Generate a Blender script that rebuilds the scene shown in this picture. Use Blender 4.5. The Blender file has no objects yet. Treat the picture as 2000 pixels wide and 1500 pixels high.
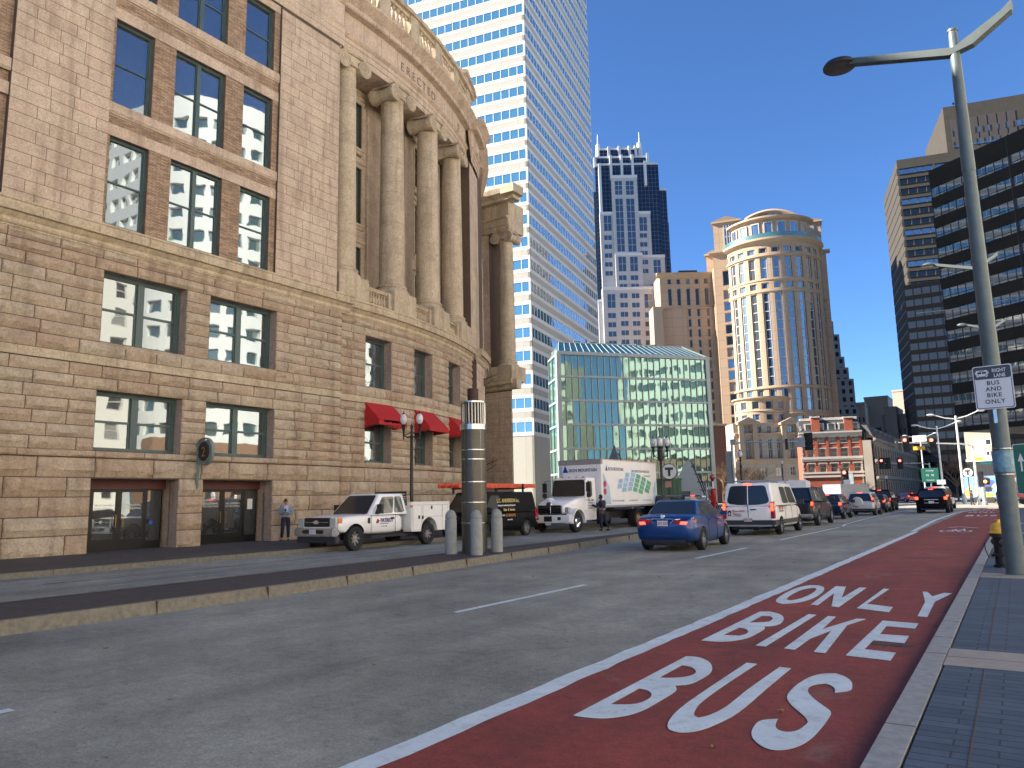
import bpy, bmesh, math, random
from mathutils import Vector, Matrix
random.seed(7)
R = math.radians
sc = bpy.context.scene
col = sc.collection
# ---------------- camera ----------------
F_PX = 1480.0; H_CAM = 1.7
PITCH = math.atan(227/1480); YAW = R(33.2207); ROLL = R(-1.166)
CF = Vector((-math.sin(YAW)*math.cos(PITCH), math.cos(YAW)*math.cos(PITCH), math.sin(PITCH)))
_r = Vector((math.cos(YAW), math.sin(YAW), 0)); _u = _r.cross(CF)
CR = _r*math.cos(ROLL)+_u*math.sin(ROLL); CU = _u*math.cos(ROLL)-_r*math.sin(ROLL)
CAMP = Vector((0, 0, H_CAM))
cam = bpy.data.cameras.new('camera'); co = bpy.data.objects.new('camera', cam); col.objects.link(co)
cam.sensor_fit = 'HORIZONTAL'; cam.sensor_width = 36; cam.lens = 36*F_PX/2000
cam.clip_start = .05; cam.clip_end = 5000
m3 = Matrix((CR, CU, -CF)).transposed()
co.matrix_world = Matrix.Translation(CAMP) @ m3.to_4x4()
sc.camera = co
sc.render.resolution_x = 1024; sc.render.resolution_y = 768
# ---------------- light ----------------
SUN_EL = R(31); SUN = Vector((-.885, -.465, 0)).normalized()*math.cos(SUN_EL)+Vector((0, 0, math.sin(SUN_EL)))
w = bpy.data.worlds.new('World'); sc.world = w; w.use_nodes = True
nt = w.node_tree; bg = nt.nodes['Background']
sky = nt.nodes.new('ShaderNodeTexSky'); sky.sky_type = 'NISHITA'; sky.sun_disc = False
sky.sun_elevation = SUN_EL; sky.sun_rotation = math.atan2(SUN.x, SUN.y)
sky.air_density = 1.0; sky.dust_density = .02; sky.ozone_density = 10.0; sky.altitude = 1500
nt.links.new(sky.outputs[0], bg.inputs[0]); bg.inputs[1].default_value = .06
sl = bpy.data.lights.new('sun', 'SUN'); sl.energy = 4.6; sl.angle = R(.5); sl.color = (1, .90, .76)
so = bpy.data.objects.new('sun', sl); col.objects.link(so)
so.rotation_euler = SUN.to_track_quat('Z', 'Y').to_euler(); so.location = (0, 0, 300)
sc.view_settings.view_transform = 'Standard'; sc.view_settings.look = 'None'
sc.view_settings.exposure = 2.02; sc.view_settings.gamma = 1
sc.render.engine = 'CYCLES'
sc.cycles.max_bounces = 6

def ray(px, py):
    return CF + CR*((px-1000)/F_PX) - CU*((py-750)/F_PX)
def G(px, py, z=0.0):
    d = ray(px, py); t = (z-H_CAM)/d.z
    return Vector((d.x*t, d.y*t, z))
def at(px, py, dep):
    return CAMP + ray(px, py)*dep
def onX(px, py, X):
    d = ray(px, py); return CAMP + d*(X/d.x)
def onY(px, py, Y):
    d = ray(px, py); return CAMP + d*(Y/d.y)
def prj(P):
    d = Vector(P)-CAMP; z = d.dot(CF); return 1000+F_PX*d.dot(CR)/z, 750-F_PX*d.dot(CU)/z
def zat(x, y, py):
    lo, hi = -5, 500
    for _ in range(50):
        m = (lo+hi)/2
        if prj((x, y, m))[1] > py: lo = m
        else: hi = m
    return m
# ---------------- materials ----------------
MATS = {}
def newmat(n):
    m = bpy.data.materials.new(n); m.use_nodes = True
    return m, m.node_tree, m.node_tree.nodes['Principled BSDF']
def L_(nt, a, b): nt.links.new(a, b)
def N(nt, t, **k):
    n = nt.nodes.new(t)
    for a, b in k.items():
        if a.startswith('i_'): n.inputs[a[2:].replace('_', ' ')].default_value = b
        else: setattr(n, a, b)
    return n
def mixc(nt, fac, a, b, mode='MIX'):
    n = nt.nodes.new('ShaderNodeMix'); n.data_type = 'RGBA'; n.blend_type = mode
    for s, v in ((0, fac), (6, a), (7, b)):
        if hasattr(v, 'links') or isinstance(v, bpy.types.NodeSocket): nt.links.new(v, n.inputs[s])
        else: n.inputs[s].default_value = v if s == 0 else (*v, 1) if len(v) == 3 else v
    return n.outputs[2]
def ramp(nt, src, stops):
    r = nt.nodes.new('ShaderNodeValToRGB')
    e = r.color_ramp.elements
    while len(e) < len(stops): e.new(.5)
    for q, (p, c) in zip(e, stops):
        q.position = p; q.color = (*c, 1) if len(c) == 3 else c
    nt.links.new(src, r.inputs[0]); return r.outputs[0]
def noise(nt, vec, scale, detail=4, rough=.6, dist=0):
    n = N(nt, 'ShaderNodeTexNoise'); n.inputs['Scale'].default_value = scale
    n.inputs['Detail'].default_value = detail; n.inputs['Roughness'].default_value = rough
    n.inputs['Distortion'].default_value = dist
    if vec is not None: nt.links.new(vec, n.inputs['Vector'])
    return n.outputs['Fac']
def pos(nt):
    return N(nt, 'ShaderNodeNewGeometry').outputs['Position']
def bump(nt, b, h, strength=.3, dist=.02):
    n = N(nt, 'ShaderNodeBump'); n.inputs['Strength'].default_value = strength; n.inputs['Distance'].default_value = dist
    nt.links.new(h, n.inputs['Height']); nt.links.new(n.outputs[0], b.inputs['Normal'])
def plain(n, c, rough=.6, metal=0, var=.12, vs=3.0, coat=0, bmp=0, emit=0, ior=None, em_col=None):
    if n in MATS: return MATS[n]
    m, t, b = newmat(n)
    b.inputs['Roughness'].default_value = rough; b.inputs['Metallic'].default_value = metal
    b.inputs['Coat Weight'].default_value = coat; b.inputs['Coat Roughness'].default_value = .03
    if ior: b.inputs['IOR'].default_value = ior
    if var:
        f = noise(t, pos(t), vs, 6, .65)
        a = [x*(1-var) for x in c]; d = [min(1, x*(1+var)) for x in c]
        o = ramp(t, f, [(.3, a), (.7, d)]); t.links.new(o, b.inputs['Base Color'])
        if rough > .3:
            mr = N(t, 'ShaderNodeMapRange'); t.links.new(f, mr.inputs[0]); mr.inputs[3].default_value = rough-.08; mr.inputs[4].default_value = min(1, rough+.1)
            t.links.new(mr.outputs[0], b.inputs['Roughness'])
    else: b.inputs['Base Color'].default_value = (*c, 1)
    if bmp: bump(t, b, noise(t, pos(t), vs*12, 3), bmp, .01)
    if emit:
        b.inputs['Emission Color'].default_value = (*(em_col or c), 1); b.inputs['Emission Strength'].default_value = emit
    MATS[n] = m; return m
def glass(n, c, refl=.45, wob=.004, ws=.5, rough=.015, tint=(1, 1, 1), span=.45):
    if n in MATS: return MATS[n]
    m, t, b = newmat(n)
    b.inputs['Base Color'].default_value = (*c, 1); b.inputs['Roughness'].default_value = .4
    g = N(t, 'ShaderNodeBsdfGlossy'); g.inputs['Color'].default_value = (*tint, 1); g.inputs['Roughness'].default_value = rough
    lw = N(t, 'ShaderNodeLayerWeight'); lw.inputs[0].default_value = .35
    mr = N(t, 'ShaderNodeMapRange'); t.links.new(lw.outputs['Facing'], mr.inputs[0])
    mr.inputs[3].default_value = refl; mr.inputs[4].default_value = min(1, refl+span)
    mx = N(t, 'ShaderNodeMixShader'); t.links.new(mr.outputs[0], mx.inputs[0]); t.links.new(b.outputs[0], mx.inputs[1]); t.links.new(g.outputs[0], mx.inputs[2])
    out = t.nodes['Material Output']; t.links.new(mx.outputs[0], out.inputs[0])
    if wob:
        bp = N(t, 'ShaderNodeBump'); bp.inputs['Strength'].default_value = 1; bp.inputs['Distance'].default_value = wob
        t.links.new(noise(t, pos(t), ws, 2, .4), bp.inputs['Height'])
        t.links.new(bp.outputs[0], g.inputs['Normal'])
    MATS[n] = m; return m
def stone(n, c1, c2, c3, dark=.55, bmp=.5, sc_=1.0):
    """granite whose tone varies from block to block through the 'tone' attribute"""
    m, t, b = newmat(n)
    at_ = N(t, 'ShaderNodeAttribute', attribute_name='tone')
    p = pos(t)
    base = ramp(t, at_.outputs['Fac'], [(0, c1), (.5, c2), (1, c3)])
    f1 = noise(t, p, 1.1*sc_, 5, .6); f2 = noise(t, p, 13*sc_, 8, .8); f3 = noise(t, p, 4.5*sc_, 5, .6)
    o = mixc(t, .72, base, ramp(t, f2, [(.28, (.40, .38, .37)), (.5, (1, 1, 1)), (.72, (1.5, 1.48, 1.45))]), 'MULTIPLY')
    o = mixc(t, .5, o, ramp(t, f1, [(.35, (.72, .69, .66)), (.65, (1.15, 1.12, 1.08))]), 'MULTIPLY')
    o = mixc(t, .35, o, ramp(t, f3, [(.3, (.7, .66, .62)), (.7, (1.2, 1.18, 1.15))]), 'MULTIPLY')
    mp = N(t, 'ShaderNodeMapping'); mp.inputs['Scale'].default_value = (2.2, 2.2, .16); t.links.new(p, mp.inputs[0])
    st = noise(t, mp.outputs[0], 1.0, 4, .6)
    o = mixc(t, .55, o, ramp(t, st, [(.33, (.58, .55, .52)), (.5, (1, 1, 1)), (.75, (1.08, 1.08, 1.06))]), 'MULTIPLY')
    t.links.new(o, b.inputs['Base Color']); b.inputs['Roughness'].default_value = .88
    b.inputs['Specular IOR Level'].default_value = .25
    ad = N(t, 'ShaderNodeMath', operation='ADD'); t.links.new(f2, ad.inputs[0]); t.links.new(f3, ad.inputs[1])
    bump(t, b, ad.outputs[0], bmp, .03)
    MATS[n] = m; return m
def asphalt(n, c, patch=.25, speck=.5):
    m, t, b = newmat(n); p = pos(t)
    f1 = noise(t, p, .22, 5, .6); f2 = noise(t, p, 42, 5, .85); f3 = noise(t, p, 1.7, 6, .7)
    o = mixc(t, 1, ramp(t, f1, [(.35, [x*(1-patch) for x in c]), (.7, [x*(1+patch) for x in c])]), ramp(t, f2, [(.3, (1-speck,)*3), (.55, (1, 1, 1)), (.78, (1+1.6*speck,)*3)]), 'MULTIPLY')
    o = mixc(t, .7, o, ramp(t, f3, [(.25, (.7, .7, .72)), (.6, (1.08, 1.08, 1.06))]), 'MULTIPLY')
    # tyre lanes and stretched stains along the road
    mp = N(t, 'ShaderNodeMapping'); mp.inputs['Scale'].default_value = (1.1, .07, 1); t.links.new(p, mp.inputs[0])
    f4 = noise(t, mp.outputs[0], 1, 4, .55)
    o = mixc(t, .8, o, ramp(t, f4, [(.3, (.72, .73, .76)), (.65, (1.1, 1.09, 1.06))]), 'MULTIPLY')
    # small pits and short cracks
    mp2 = N(t, 'ShaderNodeMapping'); mp2.inputs['Scale'].default_value = (2.2, 5.0, 1); t.links.new(p, mp2.inputs[0])
    f5 = noise(t, mp2.outputs[0], 2.2, 4, .75, .6)
    o = mixc(t, 1, o, ramp(t, f5, [(.30, (.38, .38, .39)), (.36, (1, 1, 1))]), 'MULTIPLY')
    f6 = noise(t, p, .9, 7, .75)
    o = mixc(t, .75, o, ramp(t, f6, [(.32, (.74, .74, .75)), (.5, (1, 1, 1)), (.7, (1.22, 1.2, 1.16))]), 'MULTIPLY')
    if n.startswith('red'):
        f7 = noise(t, p, .55, 6, .72, .8); o = mixc(t, ramp(t, f7, [(.60, (0, 0, 0)), (.76, (.55, .55, .55))]), o, (.30, .22, .18))
        f8 = noise(t, p, 3.3, 8, .8, .5); o = mixc(t, ramp(t, f8, [(.26, (.85,)*3), (.31, (0, 0, 0))]), o, (.11, .085, .075))
    vo = N(t, 'ShaderNodeTexVoronoi', feature='DISTANCE_TO_EDGE'); vo.inputs['Scale'].default_value = .16; vo.inputs['Randomness'].default_value = 1
    nz = N(t, 'ShaderNodeTexNoise'); nz.inputs['Scale'].default_value = .9; nz.inputs['Detail'].default_value = 6; t.links.new(p, nz.inputs['Vector'])
    vm = N(t, 'ShaderNodeVectorMath', operation='MULTIPLY_ADD'); t.links.new(nz.outputs['Color'], vm.inputs[0]); vm.inputs[1].default_value = (1.6, 1.6, 0); t.links.new(p, vm.inputs[2])
    t.links.new(vm.outputs[0], vo.inputs['Vector'])
    o = mixc(t, .32, o, ramp(t, vo.outputs['Distance'], [(.001, (.42, .42, .44)), (.006, (1, 1, 1))]), 'MULTIPLY')
    f9 = noise(t, p, 9, 6, .85); o = mixc(t, .85, o, ramp(t, f9, [(.30, (.66, .66, .67)), (.5, (1, 1, 1)), (.7, (1.3, 1.29, 1.26))]), 'MULTIPLY')
    t.links.new(o, b.inputs['Base Color']); b.inputs['Roughness'].default_value = .82
    bump(t, b, f2, .35, .01)
    MATS[n] = m; return m
def bricks(n, c1, c2, mort, w=.22, h=.065, ms=.012, bmp=.4, var=.3, sc_=1.0, off=.5, coord='UV', rot=0):
    m, t, b = newmat(n)
    tc = N(t, 'ShaderNodeTexCoord'); br = N(t, 'ShaderNodeTexBrick')
    br.offset = off
    br.inputs['Scale'].default_value = sc_; br.inputs['Brick Width'].default_value = w; br.inputs['Row Height'].default_value = h
    br.inputs['Mortar Size'].default_value = ms; br.inputs['Mortar Smooth'].default_value = .1; br.inputs['Bias'].default_value = 0
    br.inputs['Color1'].default_value = (*c1, 1); br.inputs['Color2'].default_value = (*c2, 1); br.inputs['Mortar'].default_value = (*mort, 1)
    if coord == 'UV': t.links.new(tc.outputs['UV'], br.inputs['Vector'])
    else:
        mp = N(t, 'ShaderNodeMapping'); mp.inputs['Rotation'].default_value = (0, 0, rot); t.links.new(pos(t), mp.inputs[0]); t.links.new(mp.outputs[0], br.inputs['Vector'])
    f = noise(t, pos(t), 3.5, 6, .7); f2 = noise(t, pos(t), 40, 3, .7)
    o = mixc(t, var*2, br.outputs['Color'], ramp(t, f, [(.3, (.6, .6, .6)), (.7, (1.4, 1.4, 1.4))]), 'MULTIPLY')
    o = mixc(t, var, o, ramp(t, f2, [(.3, (.6, .6, .6)), (.7, (1.4, 1.4, 1.4))]), 'MULTIPLY')
    t.links.new(o, b.inputs['Base Color']); b.inputs['Roughness'].default_value = .85
    iv = N(t, 'ShaderNodeMath', operation='SUBTRACT'); iv.inputs[0].default_value = 1; t.links.new(br.outputs['Fac'], iv.inputs[1])
    bump(t, b, iv.outputs[0], bmp, .01)
    MATS[n] = m; return m

M_rock = stone('rock_faced_granite', (.42, .32, .235), (.455, .37, .28), (.465, .40, .31), bmp=.9)
M_ash = stone('smooth_granite', (.51, .405, .315), (.53, .43, .34), (.54, .445, .35), bmp=.25)
M_trim = stone('trim_granite', (.46, .39, .28), (.49, .415, .305), (.52, .44, .33), bmp=.2, sc_=.8)
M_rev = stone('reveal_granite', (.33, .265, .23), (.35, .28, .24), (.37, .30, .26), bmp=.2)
M_mort = plain('mortar', (.10, .068, .048), .95)
M_brick = bricks('roman_brick', (.24, .155, .095), (.44, .31, .20), (.14, .10, .075), w=.32, h=.062, ms=.008, var=.35)
M_green = plain('green_painted_frame', (.055, .095, .095), .45, var=.15)
M_copper = plain('verdigris', (.16, .215, .20), .55)
M_white = plain('white_paint', (.78, .78, .77), .5, var=.05)
M_dark = plain('dark_metal', (.018, .018, .02), .45)
M_black = plain('black_iron', (.012, .013, .013), .4, bmp=.1)
M_gal = plain('galvanised_steel', (.30, .34, .35), .45, metal=.3)
M_pole = plain('grey_green_pole', (.10, .135, .14), .5, metal=.15, var=.14, vs=6)
M_lampw = plain('pale_pole', (.62, .64, .64), .5, metal=.1)
M_steel = plain('stainless_steel', (.5, .51, .52), .25, metal=1, var=.1)
M_rust = plain('rusty_cap', (.05, .022, .018), .7, var=.4)
M_bron = plain('bronze_door_metal', (.014, .014, .014), .4, metal=.4)
M_asph = asphalt('road_asphalt', (.288, .294, .250))
M_asph2 = asphalt('side_asphalt', (.28, .295, .27))
M_red = asphalt('red_lane_paint', (.265, .046, .033), .12, .35)
M_kerb = plain('kerb_granite', (.165, .155, .125), .85, var=.3, vs=9, bmp=.5)
M_kerb2 = plain('grey_kerb_granite', (.27, .285, .28), .85, var=.22, vs=9, bmp=.4)
M_brickpav = bricks('brick_paving', (.048, .040, .042), (.064, .053, .054), (.035, .032, .034), w=.2, h=.1, ms=.01, coord='P', var=.25)
M_bluepav = bricks('slate_blue_paving', (.040, .070, .110), (.060, .098, .145), (.02, .03, .045), w=.5, h=.135, ms=.007, coord='P', var=.2)
M_band = plain('concrete_band', (.30, .28, .24), .85, var=.12, vs=5, bmp=.3)
M_walk = asphalt('dark_sidewalk', (.072, .068, .068), .15, .3)
M_conc = plain('concrete', (.26, .275, .265), .85, var=.16, vs=7, bmp=.5)
M_gwin = glass('window_glass', (.012, .015, .018), .20, .0035, .7, tint=(.78, .90, .96))
M_gcar = glass('car_glass', (.005, .007, .008), .025, 0, span=.11)
M_gblk = glass('shade_block_glass', (.004, .005, .006), .03, .01, .3, span=.15)
M_tyre = plain('tyre_rubber', (.012, .012, .012), .75, bmp=.2)
M_rim = plain('alloy_rim', (.42, .43, .44), .28, metal=.9, var=.05)
M_silv = plain('silver_paint', (.45, .48, .53), .22, metal=.75, coat=.6, var=.05)
M_chr = plain('chrome', (.7, .72, .74), .12, metal=1, var=.03)
def paint(n, c, rough=.35, metal=0, coat=.55): return plain(n, c, rough, metal, var=.03, vs=.8, coat=coat)
M_tail = plain('tail_lamp_red', (.35, .012, .008), .2, coat=1, var=0)
M_tailon = plain('lit_tail_lamp', (.8, .03, .01), .3, var=0, emit=2.2, em_col=(1, .04, .015))
M_clear = plain('clear_lamp', (.55, .6, .63), .12, metal=.4, coat=1, var=.1, vs=20)
M_amber = plain('amber_lamp', (.7, .22, .03), .3, var=0, coat=1)
M_plate = plain('number_plate', (.6, .6, .62), .5, var=.05)
M_redlit = plain('red_signal_lit', (.9, .03, .02), .3, var=0, emit=6, em_col=(1, .05, .03))
# ---------------- mesh helpers ----------------
class Pl:
    """plane: u along direction t, z up, d outward"""
    cyl = False
    def __init__(s, o, t):
        s.o = Vector((o[0], o[1], 0)); t = Vector((t[0], t[1], 0)).normalized(); s.t = t; s.n = Vector((t.y, -t.x, 0))
    def P(s, u, z, d=0): return s.o + s.t*u + s.n*d + Vector((0, 0, z))
    def cut(s, u0, u1): return [u0, u1]
class Cy:
    cyl = True
    def __init__(s, c, r, a0=0.0, step=.7): s.c = c; s.r = r; s.a0 = a0; s.step = step
    def P(s, u, z, d=0):
        a = s.a0+u/s.r; return Vector((s.c[0]+(s.r+d)*math.cos(a), s.c[1]+(s.r+d)*math.sin(a), z))
    def cut(s, u0, u1):
        n = max(1, int(math.ceil((u1-u0)/s.step))); return [u0+(u1-u0)*i/n for i in range(n+1)]
class MB:
    def __init__(s): s.v = []; s.f = []; s.uv = []; s.tone = []; s.mi = []
    def quad(s, pts, uv=None, tone=.5, mi=0):
        i = len(s.v); s.v += [tuple(p) for p in pts]; s.f.append(tuple(range(i, i+len(pts))))
        s.uv.append(uv or [(0, 0)]*len(pts)); s.tone.append(tone); s.mi.append(mi); return s
    def face(s, S, u0, u1, z0, z1, d, tone=.5, mi=0):
        us = S.cut(u0, u1)
        for a, b in zip(us, us[1:]):
            s.quad([S.P(a, z0, d), S.P(b, z0, d), S.P(b, z1, d), S.P(a, z1, d)], [(a, z0), (b, z0), (b, z1), (a, z1)], tone, mi)
    def box(s, S, u0, u1, z0, z1, d0, d1, tone=.5, mi=0, back=False):
        P = S.P; us = S.cut(u0, u1)
        for a, b in zip(us, us[1:]):
            s.quad([P(a, z0, d1), P(b, z0, d1), P(b, z1, d1), P(a, z1, d1)], [(a, z0), (b, z0), (b, z1), (a, z1)], tone, mi)
            s.quad([P(a, z1, d1), P(b, z1, d1), P(b, z1, d0), P(a, z1, d0)], [(a, d1), (b, d1), (b, d0), (a, d0)], tone, mi)
            s.quad([P(a, z0, d0), P(b, z0, d0), P(b, z0, d1), P(a, z0, d1)], [(a, d0), (b, d0), (b, d1), (a, d1)], tone, mi)
            if back: s.quad([P(b, z0, d0), P(a, z0, d0), P(a, z1, d0), P(b, z1, d0)], None, tone, mi)
        s.quad([P(u0, z0, d0), P(u0, z0, d1), P(u0, z1, d1), P(u0, z1, d0)], [(d0, z0), (d1, z0), (d1, z1), (d0, z1)], tone, mi)
        s.quad([P(u1, z0, d1), P(u1, z0, d0), P(u1, z1, d0), P(u1, z1, d1)], [(d1, z0), (d0, z0), (d0, z1), (d1, z1)], tone, mi)
    def cube(s, x0, x1, y0, y1, z0, z1, tone=.5, mi=0):
        s.box(Pl((0, y0), (1, 0)), x0, x1, z0, z1, -(y1-y0), 0, tone, mi, True)
    def sweep(s, S, u0, u1, prof, tone=.5, mi=0, caps=True):
        """prof: list of (d, z), bottom to top"""
        us = S.cut(u0, u1)
        for a, b in zip(us, us[1:]):
            for (d0, z0), (d1, z1) in zip(prof, prof[1:]):
                s.quad([S.P(a, z0, d0), S.P(b, z0, d0), S.P(b, z1, d1), S.P(a, z1, d1)], [(a, z0), (b, z0), (b, z1), (a, z1)], tone, mi)
        if caps:
            s.quad([S.P(u0, z, d) for d, z in reversed(prof)], None, tone, mi)
            s.quad([S.P(u1, z, d) for d, z in prof], None, tone, mi)
    def lathe(s, c, prof, n=16, tone=.5, mi=0, ax=None, a0=0, a1=2*math.pi, caps=True):
        """prof: (r, h); ax: optional 3x3 (cols x,y,z axes)"""
        c = Vector(c)
        def T(r, h, a):
            p = Vector((r*math.cos(a), r*math.sin(a), h)); return c + (ax @ p if ax else p)
        for i in range(n):
            a = a0+(a1-a0)*i/n; b = a0+(a1-a0)*(i+1)/n
            for (r0, h0), (r1, h1) in zip(prof, prof[1:]):
                s.quad([T(r0, h0, a), T(r0, h0, b), T(r1, h1, b), T(r1, h1, a)], [(a, h0), (b, h0), (b, h1), (a, h1)], tone, mi)
        if caps:
            for (r, h), o in ((prof[0], -1), (prof[-1], 1)):
                if r > 1e-4: s.quad([T(r, h, a0+(a1-a0)*i/n) for i in range(n)][::o], None, tone, mi)
    def tube(s, pts, r, n=8, r1=None, mi=0, tone=.5):
        pts = [Vector(p) for p in pts]; r1 = r if r1 is None else r1; rings = []
        for i, p in enumerate(pts):
            d = (pts[min(i+1, len(pts)-1)]-pts[max(i-1, 0)]).normalized()
            a = Vector((0, 0, 1)) if abs(d.z) < .9 else Vector((1, 0, 0))
            x = d.cross(a).normalized(); y = x.cross(d); rr = r+(r1-r)*i/(len(pts)-1)
            rings.append([p+(x*math.cos(2*math.pi*k/n)+y*math.sin(2*math.pi*k/n))*rr for k in range(n)])
        for A, B_ in zip(rings, rings[1:]):
            for k in range(n): s.quad([A[k], B_[k], B_[(k+1) % n], A[(k+1) % n]], None, tone, mi)
        s.quad(rings[0], None, tone, mi); s.quad(rings[-1][::-1], None, tone, mi)
    def sphere(s, c, r, n=12, m=8, mi=0, sz=1):
        s.lathe(c, [(max(1e-5, r*math.sin(math.pi*i/m)), -sz*r*math.cos(math.pi*i/m)) for i in range(m+1)], n, .5, mi, caps=False)
    def build(s, name, mats, parent=None, smooth=None, weld=True, loc=None):
        me = bpy.data.meshes.new(name)
        off = Vector(loc) if loc is not None else None
        vs = s.v if off is None else [tuple(Vector(p)-off) for p in s.v]
        me.from_pydata(vs, [], s.f)
        uvl = me.uv_layers.new(name='UVMap'); k = 0
        flat = [c for f in s.uv for uv in f for c in uv]
        if len(flat) == 2*len(me.loops): uvl.data.foreach_set('uv', flat)
        ta = me.attributes.new('tone', 'FLOAT', 'FACE'); ta.data.foreach_set('value', s.tone)
        if not isinstance(mats, (list, tuple)): mats = [mats]
        for m in mats: me.materials.append(m)
        me.polygons.foreach_set('material_index', s.mi)
        if weld:
            bm = bmesh.new(); bm.from_mesh(me); bmesh.ops.remove_doubles(bm, verts=bm.verts, dist=.0004)
            bm.to_mesh(me); bm.free()
        if smooth:
            me.shade_smooth()
            me.set_sharp_from_angle(angle=R(smooth))
        me.update()
        o = bpy.data.objects.new(name, me); col.objects.link(o)
        attach(o, parent)
        if off is not None: o.location = off
        return o
WC = {}
def attach(o, parent):
    if parent is not None:
        o.parent = parent
        if parent.name in WC: o.matrix_parent_inverse = WC[parent.name]
def place(name, loc, label, cat, group=None):
    """an Empty at a building's base whose parts are modelled in world coordinates"""
    o = empty(name, loc, 0, label, cat, group); WC[o.name] = Matrix.Translation(-Vector(loc)); return o
def tag(o, label, cat, group=None):
    o['label'] = label; o['category'] = cat
    if group: o['group'] = group
    return o
def empty(name, loc=(0, 0, 0), rz=0, label='', cat='', group=None):
    o = bpy.data.objects.new(name, None); o.location = loc; o.rotation_euler = (0, 0, rz); o.empty_display_size = .3
    col.objects.link(o); tag(o, label, cat, group); return o
def structure(o): o['kind'] = 'structure'; return o
def copy_tree(o, parent=None):
    c = o.copy(); col.objects.link(c)
    if parent is not None: c.parent = parent
    for ch in list(o.children): copy_tree(ch, c)
    return c
FONT = {}
def text(s, size, mat, name, parent, M, ext=.004, align='LEFT', xs=1.0, weight=0.0, space=1.0):
    cu = bpy.data.curves.new('t', 'FONT'); cu.body = s; cu.size = size; cu.extrude = ext; cu.align_x = align; cu.offset = weight
    cu.space_character = space; cu.resolution_u = 3
    ob = bpy.data.objects.new('t', cu); col.objects.link(ob)
    me = bpy.data.meshes.new_from_object(ob.evaluated_get(bpy.context.evaluated_depsgraph_get()))
    bpy.data.objects.remove(ob); bpy.data.curves.remove(cu)
    me.transform(M @ Matrix.Diagonal((xs, 1, 1, 1))); me.materials.clear(); me.materials.append(mat)
    o = bpy.data.objects.new(name, me); col.objects.link(o)
    attach(o, parent)
    return o
def frame_mat(o, x, z, n=None):
    """matrix whose x axis runs along the text and whose y axis is the text's up"""
    x = Vector(x).normalized(); z = Vector(z).normalized(); nn = x.cross(z)
    m = Matrix((x, z, nn)).transposed().to_4x4(); return Matrix.Translation(Vector(o)) @ m
def poly(name, pts2, z, th, mat, parent=None, holes=()):
    """flat polygon with optional holes, triangulated by scanfill, given a thickness"""
    bm = bmesh.new(); edges = []
    for loop in [pts2, *holes]:
        vs = [bm.verts.new((p[0], p[1], z)) for p in loop]
        edges += [bm.edges.new((vs[i], vs[(i+1) % len(vs)])) for i in range(len(vs))]
    bmesh.ops.triangle_fill(bm, use_beauty=True, edges=edges)
    bmesh.ops.recalc_face_normals(bm, faces=bm.faces)
    for f in bm.faces:
        if f.normal.z < 0: f.normal_flip()
    if th:
        r = bmesh.ops.extrude_face_region(bm, geom=list(bm.faces))
        bmesh.ops.translate(bm, verts=[v for v in r['geom'] if isinstance(v, bmesh.types.BMVert)], vec=(0, 0, th))
        bmesh.ops.recalc_face_normals(bm, faces=bm.faces)
    me = bpy.data.meshes.new(name); bm.to_mesh(me); bm.free(); me.materials.append(mat)
    o = bpy.data.objects.new(name, me); col.objects.link(o)
    attach(o, parent)
    return o
# ---------------- walls and windows ----------------
def grid_wall(mb, S, u0, u1, z0, z1, ops, d=0, reveal=.3, mi=0, rmi=0, tone=.5):
    us = sorted({u0, u1, *[x for o in ops for x in (o[0], o[1]) if u0 < x < u1]})
    zs = sorted({z0, z1, *[x for o in ops for x in (o[2], o[3]) if z0 < x < z1]})
    for a, b in zip(us, us[1:]):
        run = None
        for c, e in zip(zs, zs[1:]):
            m, n = (a+b)/2, (c+e)/2
            if any(o[0] < m < o[1] and o[2] < n < o[3] for o in ops):
                if run: mb.face(S, a, b, run[0], run[1], d, tone, mi); run = None
            else: run = (run[0], e) if run else (c, e)
        if run: mb.face(S, a, b, run[0], run[1], d, tone, mi)
    for o in ops:
        a, b, c, e = o[:4]; P = S.P
        if reveal:
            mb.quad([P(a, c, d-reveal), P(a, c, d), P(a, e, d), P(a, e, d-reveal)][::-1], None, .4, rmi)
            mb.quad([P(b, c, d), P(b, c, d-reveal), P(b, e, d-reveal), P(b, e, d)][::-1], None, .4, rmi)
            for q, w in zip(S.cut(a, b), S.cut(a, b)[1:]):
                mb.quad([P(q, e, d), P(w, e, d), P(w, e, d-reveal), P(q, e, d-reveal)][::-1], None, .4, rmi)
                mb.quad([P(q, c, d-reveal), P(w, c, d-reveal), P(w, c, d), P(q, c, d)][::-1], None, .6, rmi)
def hsh(*a):
    x = math.sin(sum(v*k for v, k in zip(a, (12.9898, 78.233, 37.719, 4.581))))*43758.5453
    return x-math.floor(x)
def vnoise(x, y, s=0):
    xi, yi = math.floor(x), math.floor(y); fx, fy = x-xi, y-yi; fx = fx*fx*(3-2*fx); fy = fy*fy*(3-2*fy)
    g = lambda i, j: hsh(xi+i, yi+j, s)
    return (g(0, 0)*(1-fx)+g(1, 0)*fx)*(1-fy)+(g(0, 1)*(1-fx)+g(1, 1)*fx)*fy
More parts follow.
